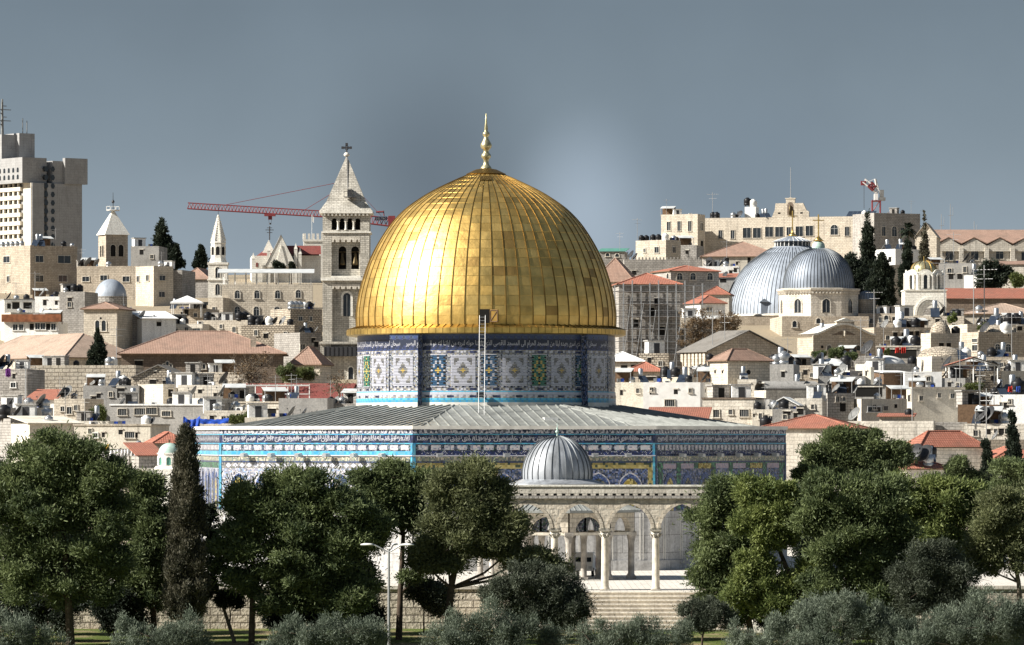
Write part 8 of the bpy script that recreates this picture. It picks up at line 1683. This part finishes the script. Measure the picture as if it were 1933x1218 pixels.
tree(P_, 'inner dark pine behind the broad pine near the centre', 357, [(600, 1180), (595, 1050)], [(520, 985, 50, 50), (590, 1000, 60, 60), (670, 1020, 50, 50), (560, 1080, 60, 45), (640, 1090, 60, 45)], 'pine_leaf_dark', 30000, .38, .32, 1.2, .6, group=FG, grow=1.2)
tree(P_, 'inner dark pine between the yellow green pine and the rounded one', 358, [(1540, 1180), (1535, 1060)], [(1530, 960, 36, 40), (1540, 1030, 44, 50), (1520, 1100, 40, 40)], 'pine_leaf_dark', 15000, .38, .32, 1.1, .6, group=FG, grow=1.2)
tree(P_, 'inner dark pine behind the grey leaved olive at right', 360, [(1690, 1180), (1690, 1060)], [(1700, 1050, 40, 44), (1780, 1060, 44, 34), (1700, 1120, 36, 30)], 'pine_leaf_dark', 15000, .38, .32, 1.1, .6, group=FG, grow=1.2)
# --- beyond the platform on the right
tree(P_, 'big dark pine beyond the right end of the shrine', 474, [(1610, 930), (1610, 880), (1605, 840)], [(1600, 830, 40, 26), (1560, 855, 46, 24), (1640, 845, 46, 28), (1685, 865, 26, 34), (1600, 870, 62, 24), (1545, 880, 34, 18), (1655, 885, 40, 22)], 'pine_leaf', 34000, .45, .3, 1.4, .5, r0=.3, twigs=8, grow=1.2)
tree('bush', 'rounded bush at the foot of the big dark pine beyond the shrine', 466, [(1545, 930), (1545, 900)], [(1525, 900, 28, 20), (1570, 900, 34, 20)], 'bush_leaf', 7000, .4, .35, .9, .7, r0=.1, cat='bush')
tree(P_, 'small rounded pine below the red hipped roof at right', 462, [(1812, 940), (1812, 890)], [(1810, 885, 30, 20), (1835, 905, 24, 20), (1795, 905, 24, 18)], 'pine_leaf', 9000, .4, .3, 1.0, .6, r0=.2)
tree('cypress_tree', 'thin sparse cypress left of the taller one near the right edge', 470, [(1866, 945), (1866, 880), (1862, 830)], [(1861, 840, 8, 16), (1864, 870, 11, 22), (1866, 900, 14, 24), (1868, 925, 14, 20)], 'pine_leaf_dark', 7000, .34, .45, .5, 1.2, r0=.12, cat='cypress', limbs=False, up=1)
tree('cypress_tree', 'taller pointed cypress near the right edge of the view', 466, [(1911, 900), (1911, 830), (1911, 780)], [(1911, 790, 7, 18), (1911, 815, 11, 22), (1911, 840, 14, 22), (1911, 865, 15, 20)], 'pine_leaf_dark', 8000, .34, .45, .5, 1.2, r0=.12, cat='cypress', limbs=False, up=1)
tree(P_, 'bushy pine at the right edge below the pointed cypress', 440, [(1908, 960), (1906, 900)], [(1900, 880, 34, 22), (1925, 900, 26, 34), (1890, 915, 28, 26), (1915, 930, 30, 22)], 'pine_leaf', 13000, .4, .3, 1.1, .6, r0=.2)
# --- in the town
def cyp(label, px, pt, pb, wpx, Y, n=5000, name='cypress_tree', mat='pine_leaf_dark', **kw):
    hgt = pb - pt; lo = [(px, pt + hgt * t, wpx * wv, hgt * .16) for t, wv in ((.10, .22), (.25, .40), (.42, .60), (.6, .78), (.78, .92), (.92, .85))]
    tree(name, label, Y, [(px, pb + 8), (px, pt + hgt * .3)], lo, mat, n, .55 * Y / 800, .4, .9 * Y / 900, 1.0, r0=.2, cat='cypress', limbs=False, up=1, **kw)
cyp('dark young cypress in front of the long brown roof at left', 185, 622, 706, 21, 735, 9000)
cyp('large ragged conifer on the left skyline right of the small bell tower', 306, 416, 502, 34, 1060, 9000, 'conifer_tree', shell=.3)
cyp('lower conifer leaning right of the large ragged one on the left skyline', 333, 462, 506, 18, 1055, 4000, 'conifer_tree')
cyp('small rounded conifer left of the slender white spire', 380, 464, 506, 20, 1050, 5000, 'conifer_tree')
tree('conifer_tree', 'small dark bush left of the front gable of the white church', 1080, [(521, 510), (521, 500)], [(521, 499, 8, 9), (530, 503, 8, 5)], 'pine_leaf_dark', 1500, .7, .4, .9, .8, r0=.15)
tree('conifer_tree', 'small dark bush right of the front gable of the white church', 1080, [(550, 510), (550, 502)], [(550, 502, 6, 7)], 'pine_leaf_dark', 900, .7, .4, .9, .8, r0=.15)
cyp('tallest black cypress behind the lead domes', 1638, 402, 560, 26, 960, 12000)
tree('conifer_tree', 'wide black conifer mass beside the smaller lead dome', 945, [(1600, 580), (1600, 520)], [(1605, 505, 26, 26), (1625, 530, 40, 34), (1600, 540, 30, 30)], 'pine_leaf_dark', 9000, .6, .4, 1.4, .7, r0=.3)
cyp('bushy black cypress in front of the tallest one', 1665, 478, 572, 34, 930, 12000)
cyp('narrow black cypress below the palm tree', 1712, 432, 560, 17, 940, 9000)
cyp('thin almost bare cypress against the sky left of the many gabled church', 1745, 396, 505, 11, 1000, 1700, mat='cypress_brown', twigs=30)
tree('conifer_tree', 'round dark conifer in front of the many gabled church', 915, [(1876, 550), (1876, 510)], [(1874, 505, 17, 18), (1856, 522, 18, 20), (1890, 522, 20, 22), (1872, 530, 32, 16)], 'pine_leaf_dark', 9000, .6, .4, 1.2, .7, r0=.25)
tree('bush', 'yellow green bush right of the round dark conifer', 905, [(1924, 552), (1924, 535)], [(1922, 530, 14, 14)], 'bush_leaf', 2000, .6, .4, .9, .8, r0=.1, cat='bush')
# palm
Y = 985.0; k = m_(1, Y); pm = thing('palm_tree', 'palm tree with a ragged round head in front of the shaded grey wing', 'palm', (xat(1711, Y), Y, zg(Y) - .3)); hz = zat(432, Y) - pm.location.z
b = MB(); b.bar((0, 0, 0), (.3, 0, hz), .4, 8, 0, .3); b.build('trunk', 'pale_bark', pm)
b = MB()
for i in range(46):
    a = random.uniform(0, 2 * pi); e_ = random.uniform(-.9, 1.3); d = Vector((cos(a) * cos(e_), sin(a) * cos(e_), sin(e_))); ln = 2.3; pts = [Vector((.3, 0, hz)) + d * ln * t + Z3 * (-.9 * t * t) for t in (0, .35, .7, 1)]; sd = d.cross(Z3).normalized()
    for j in range(3): w0, w1 = (.15, .42, .38, .05)[j], (.15, .42, .38, .05)[j + 1]; b.add([pts[j] - sd * w0, pts[j] + sd * w0, pts[j + 1] + sd * w1, pts[j + 1] - sd * w1], [(0, 1, 2, 3)])
b.build('fronds', 'pine_leaf_dark', pm)
def bare(label, Y, trunk, spread, n, leafn, px0, px1, py0, py1, mat='dry_leaf'):
    """leafless tree: trunk and many forking twigs, a few dry leaves"""
    root = thing('bare_tree', label, 'tree', (xat(trunk[0][0], Y), Y, zat(trunk[0][1], Y))); L_ = lambda px, py, dy=0: Vector((xat(px, Y) - root.location.x, dy, zat(py, Y) - root.location.z)); b = MB(); pts = [L_(*p) for p in trunk]; b.path(pts, .16, .08, 6); tips = []
    for i in range(n):
        s = pts[-1].lerp(pts[-2], random.random()); e_ = L_(random.uniform(px0, px1), random.uniform(py0, py1), random.uniform(-2, 2)); m1 = s.lerp(e_, .5) + Vector((random.uniform(-.4, .4), random.uniform(-.4, .4), random.uniform(-.1, .5))); b.path([s, m1, e_], .055, .02, 4)
        for j in range(4):
            t = m1.lerp(e_, random.random()); q = t + Vector((random.uniform(-1, 1), random.uniform(-.8, .8), random.uniform(-.2, 1.0))); b.bar(t, q, .022, 3, 0, .01); tips.append(q)
    b.build('trunk', 'pale_bark', root); c = random.sample(tips, min(len(tips), 60)); tufts('crown', [(q.x, q.y, q.z, .5, .5, .4) for q in c], leafn, .22, .5, mat, root)
bare('bare brown tree in front of the wide brown roofed house', 700, [(470, 745), (470, 725), (468, 705)], 1, 60, 900, 425, 520, 668, 735)
bare('bare rusty tree left of the gabled hall beside the scaffolding', 725, [(1318, 668), (1318, 645), (1322, 630)], 1, 60, 2600, 1280, 1350, 592, 655)
bare('dry shrub on the broken sunlit wall below the largest lead dome', 752, [(1375, 640), (1375, 625), (1376, 615)], 1, 40, 2200, 1345, 1400, 596, 630)
bare('thin bare tree in front of the church tower base', 690, [(640, 760), (640, 745), (640, 730)], 1, 26, 300, 615, 660, 705, 750)
BS = [('green bush in front of the brown roofed lean to', 712, 566, 706, 40, 16, 'bush_leaf'), ('dark bush left of the brown roofed lean to', 708, 540, 700, 18, 14, 'pine_leaf'), ('green bush below the dark young cypress', 728, 88, 690, 18, 16, 'pine_leaf'), ('grey green bush in the courtyard left of the long grey house', 672, 184, 780, 18, 17, 'bush_leaf'),
      ('pale climbing plant above the left wall of the shrine', 632, 456, 790, 26, 13, 'bush_leaf'), ('green shrub in the roof garden below the curved gable chapel', 715, 1578, 665, 16, 12, 'pine_leaf'), ('shrub at the left end of the roof garden', 718, 1546, 668, 13, 8, 'pine_leaf'), ('shrub at the right end of the roof garden', 714, 1606, 671, 14, 8, 'pine_leaf'),
      ('bright green plant on the roof below the gold domed belfry', 790, 1797, 600, 9, 11, 'pine_leaf_bright'), ('hedge of green plants on the terrace right of the white washed house', 655, 1838, 728, 22, 8, 'bush_leaf'), ('plant on the terrace above the paired arch house', 768, 1855, 617, 10, 6, 'bush_leaf'), ('straggly plant on the shelter roof edge', 706, 1674, 664, 6, 6, 'bush_leaf')]
for lb, Y, px, py, rx, ry, mt in BS: tree('bush', lb, Y, [(px, py + ry + 4), (px, py)], [(px - rx * .4, py + 2, rx * .6, ry * .8), (px + rx * .35, py, rx * .65, ry)], mt, int(900 + rx * ry * 7), .3, .4, .7, .8, r0=.06, cat='bush', twigs=8)
write_labels()
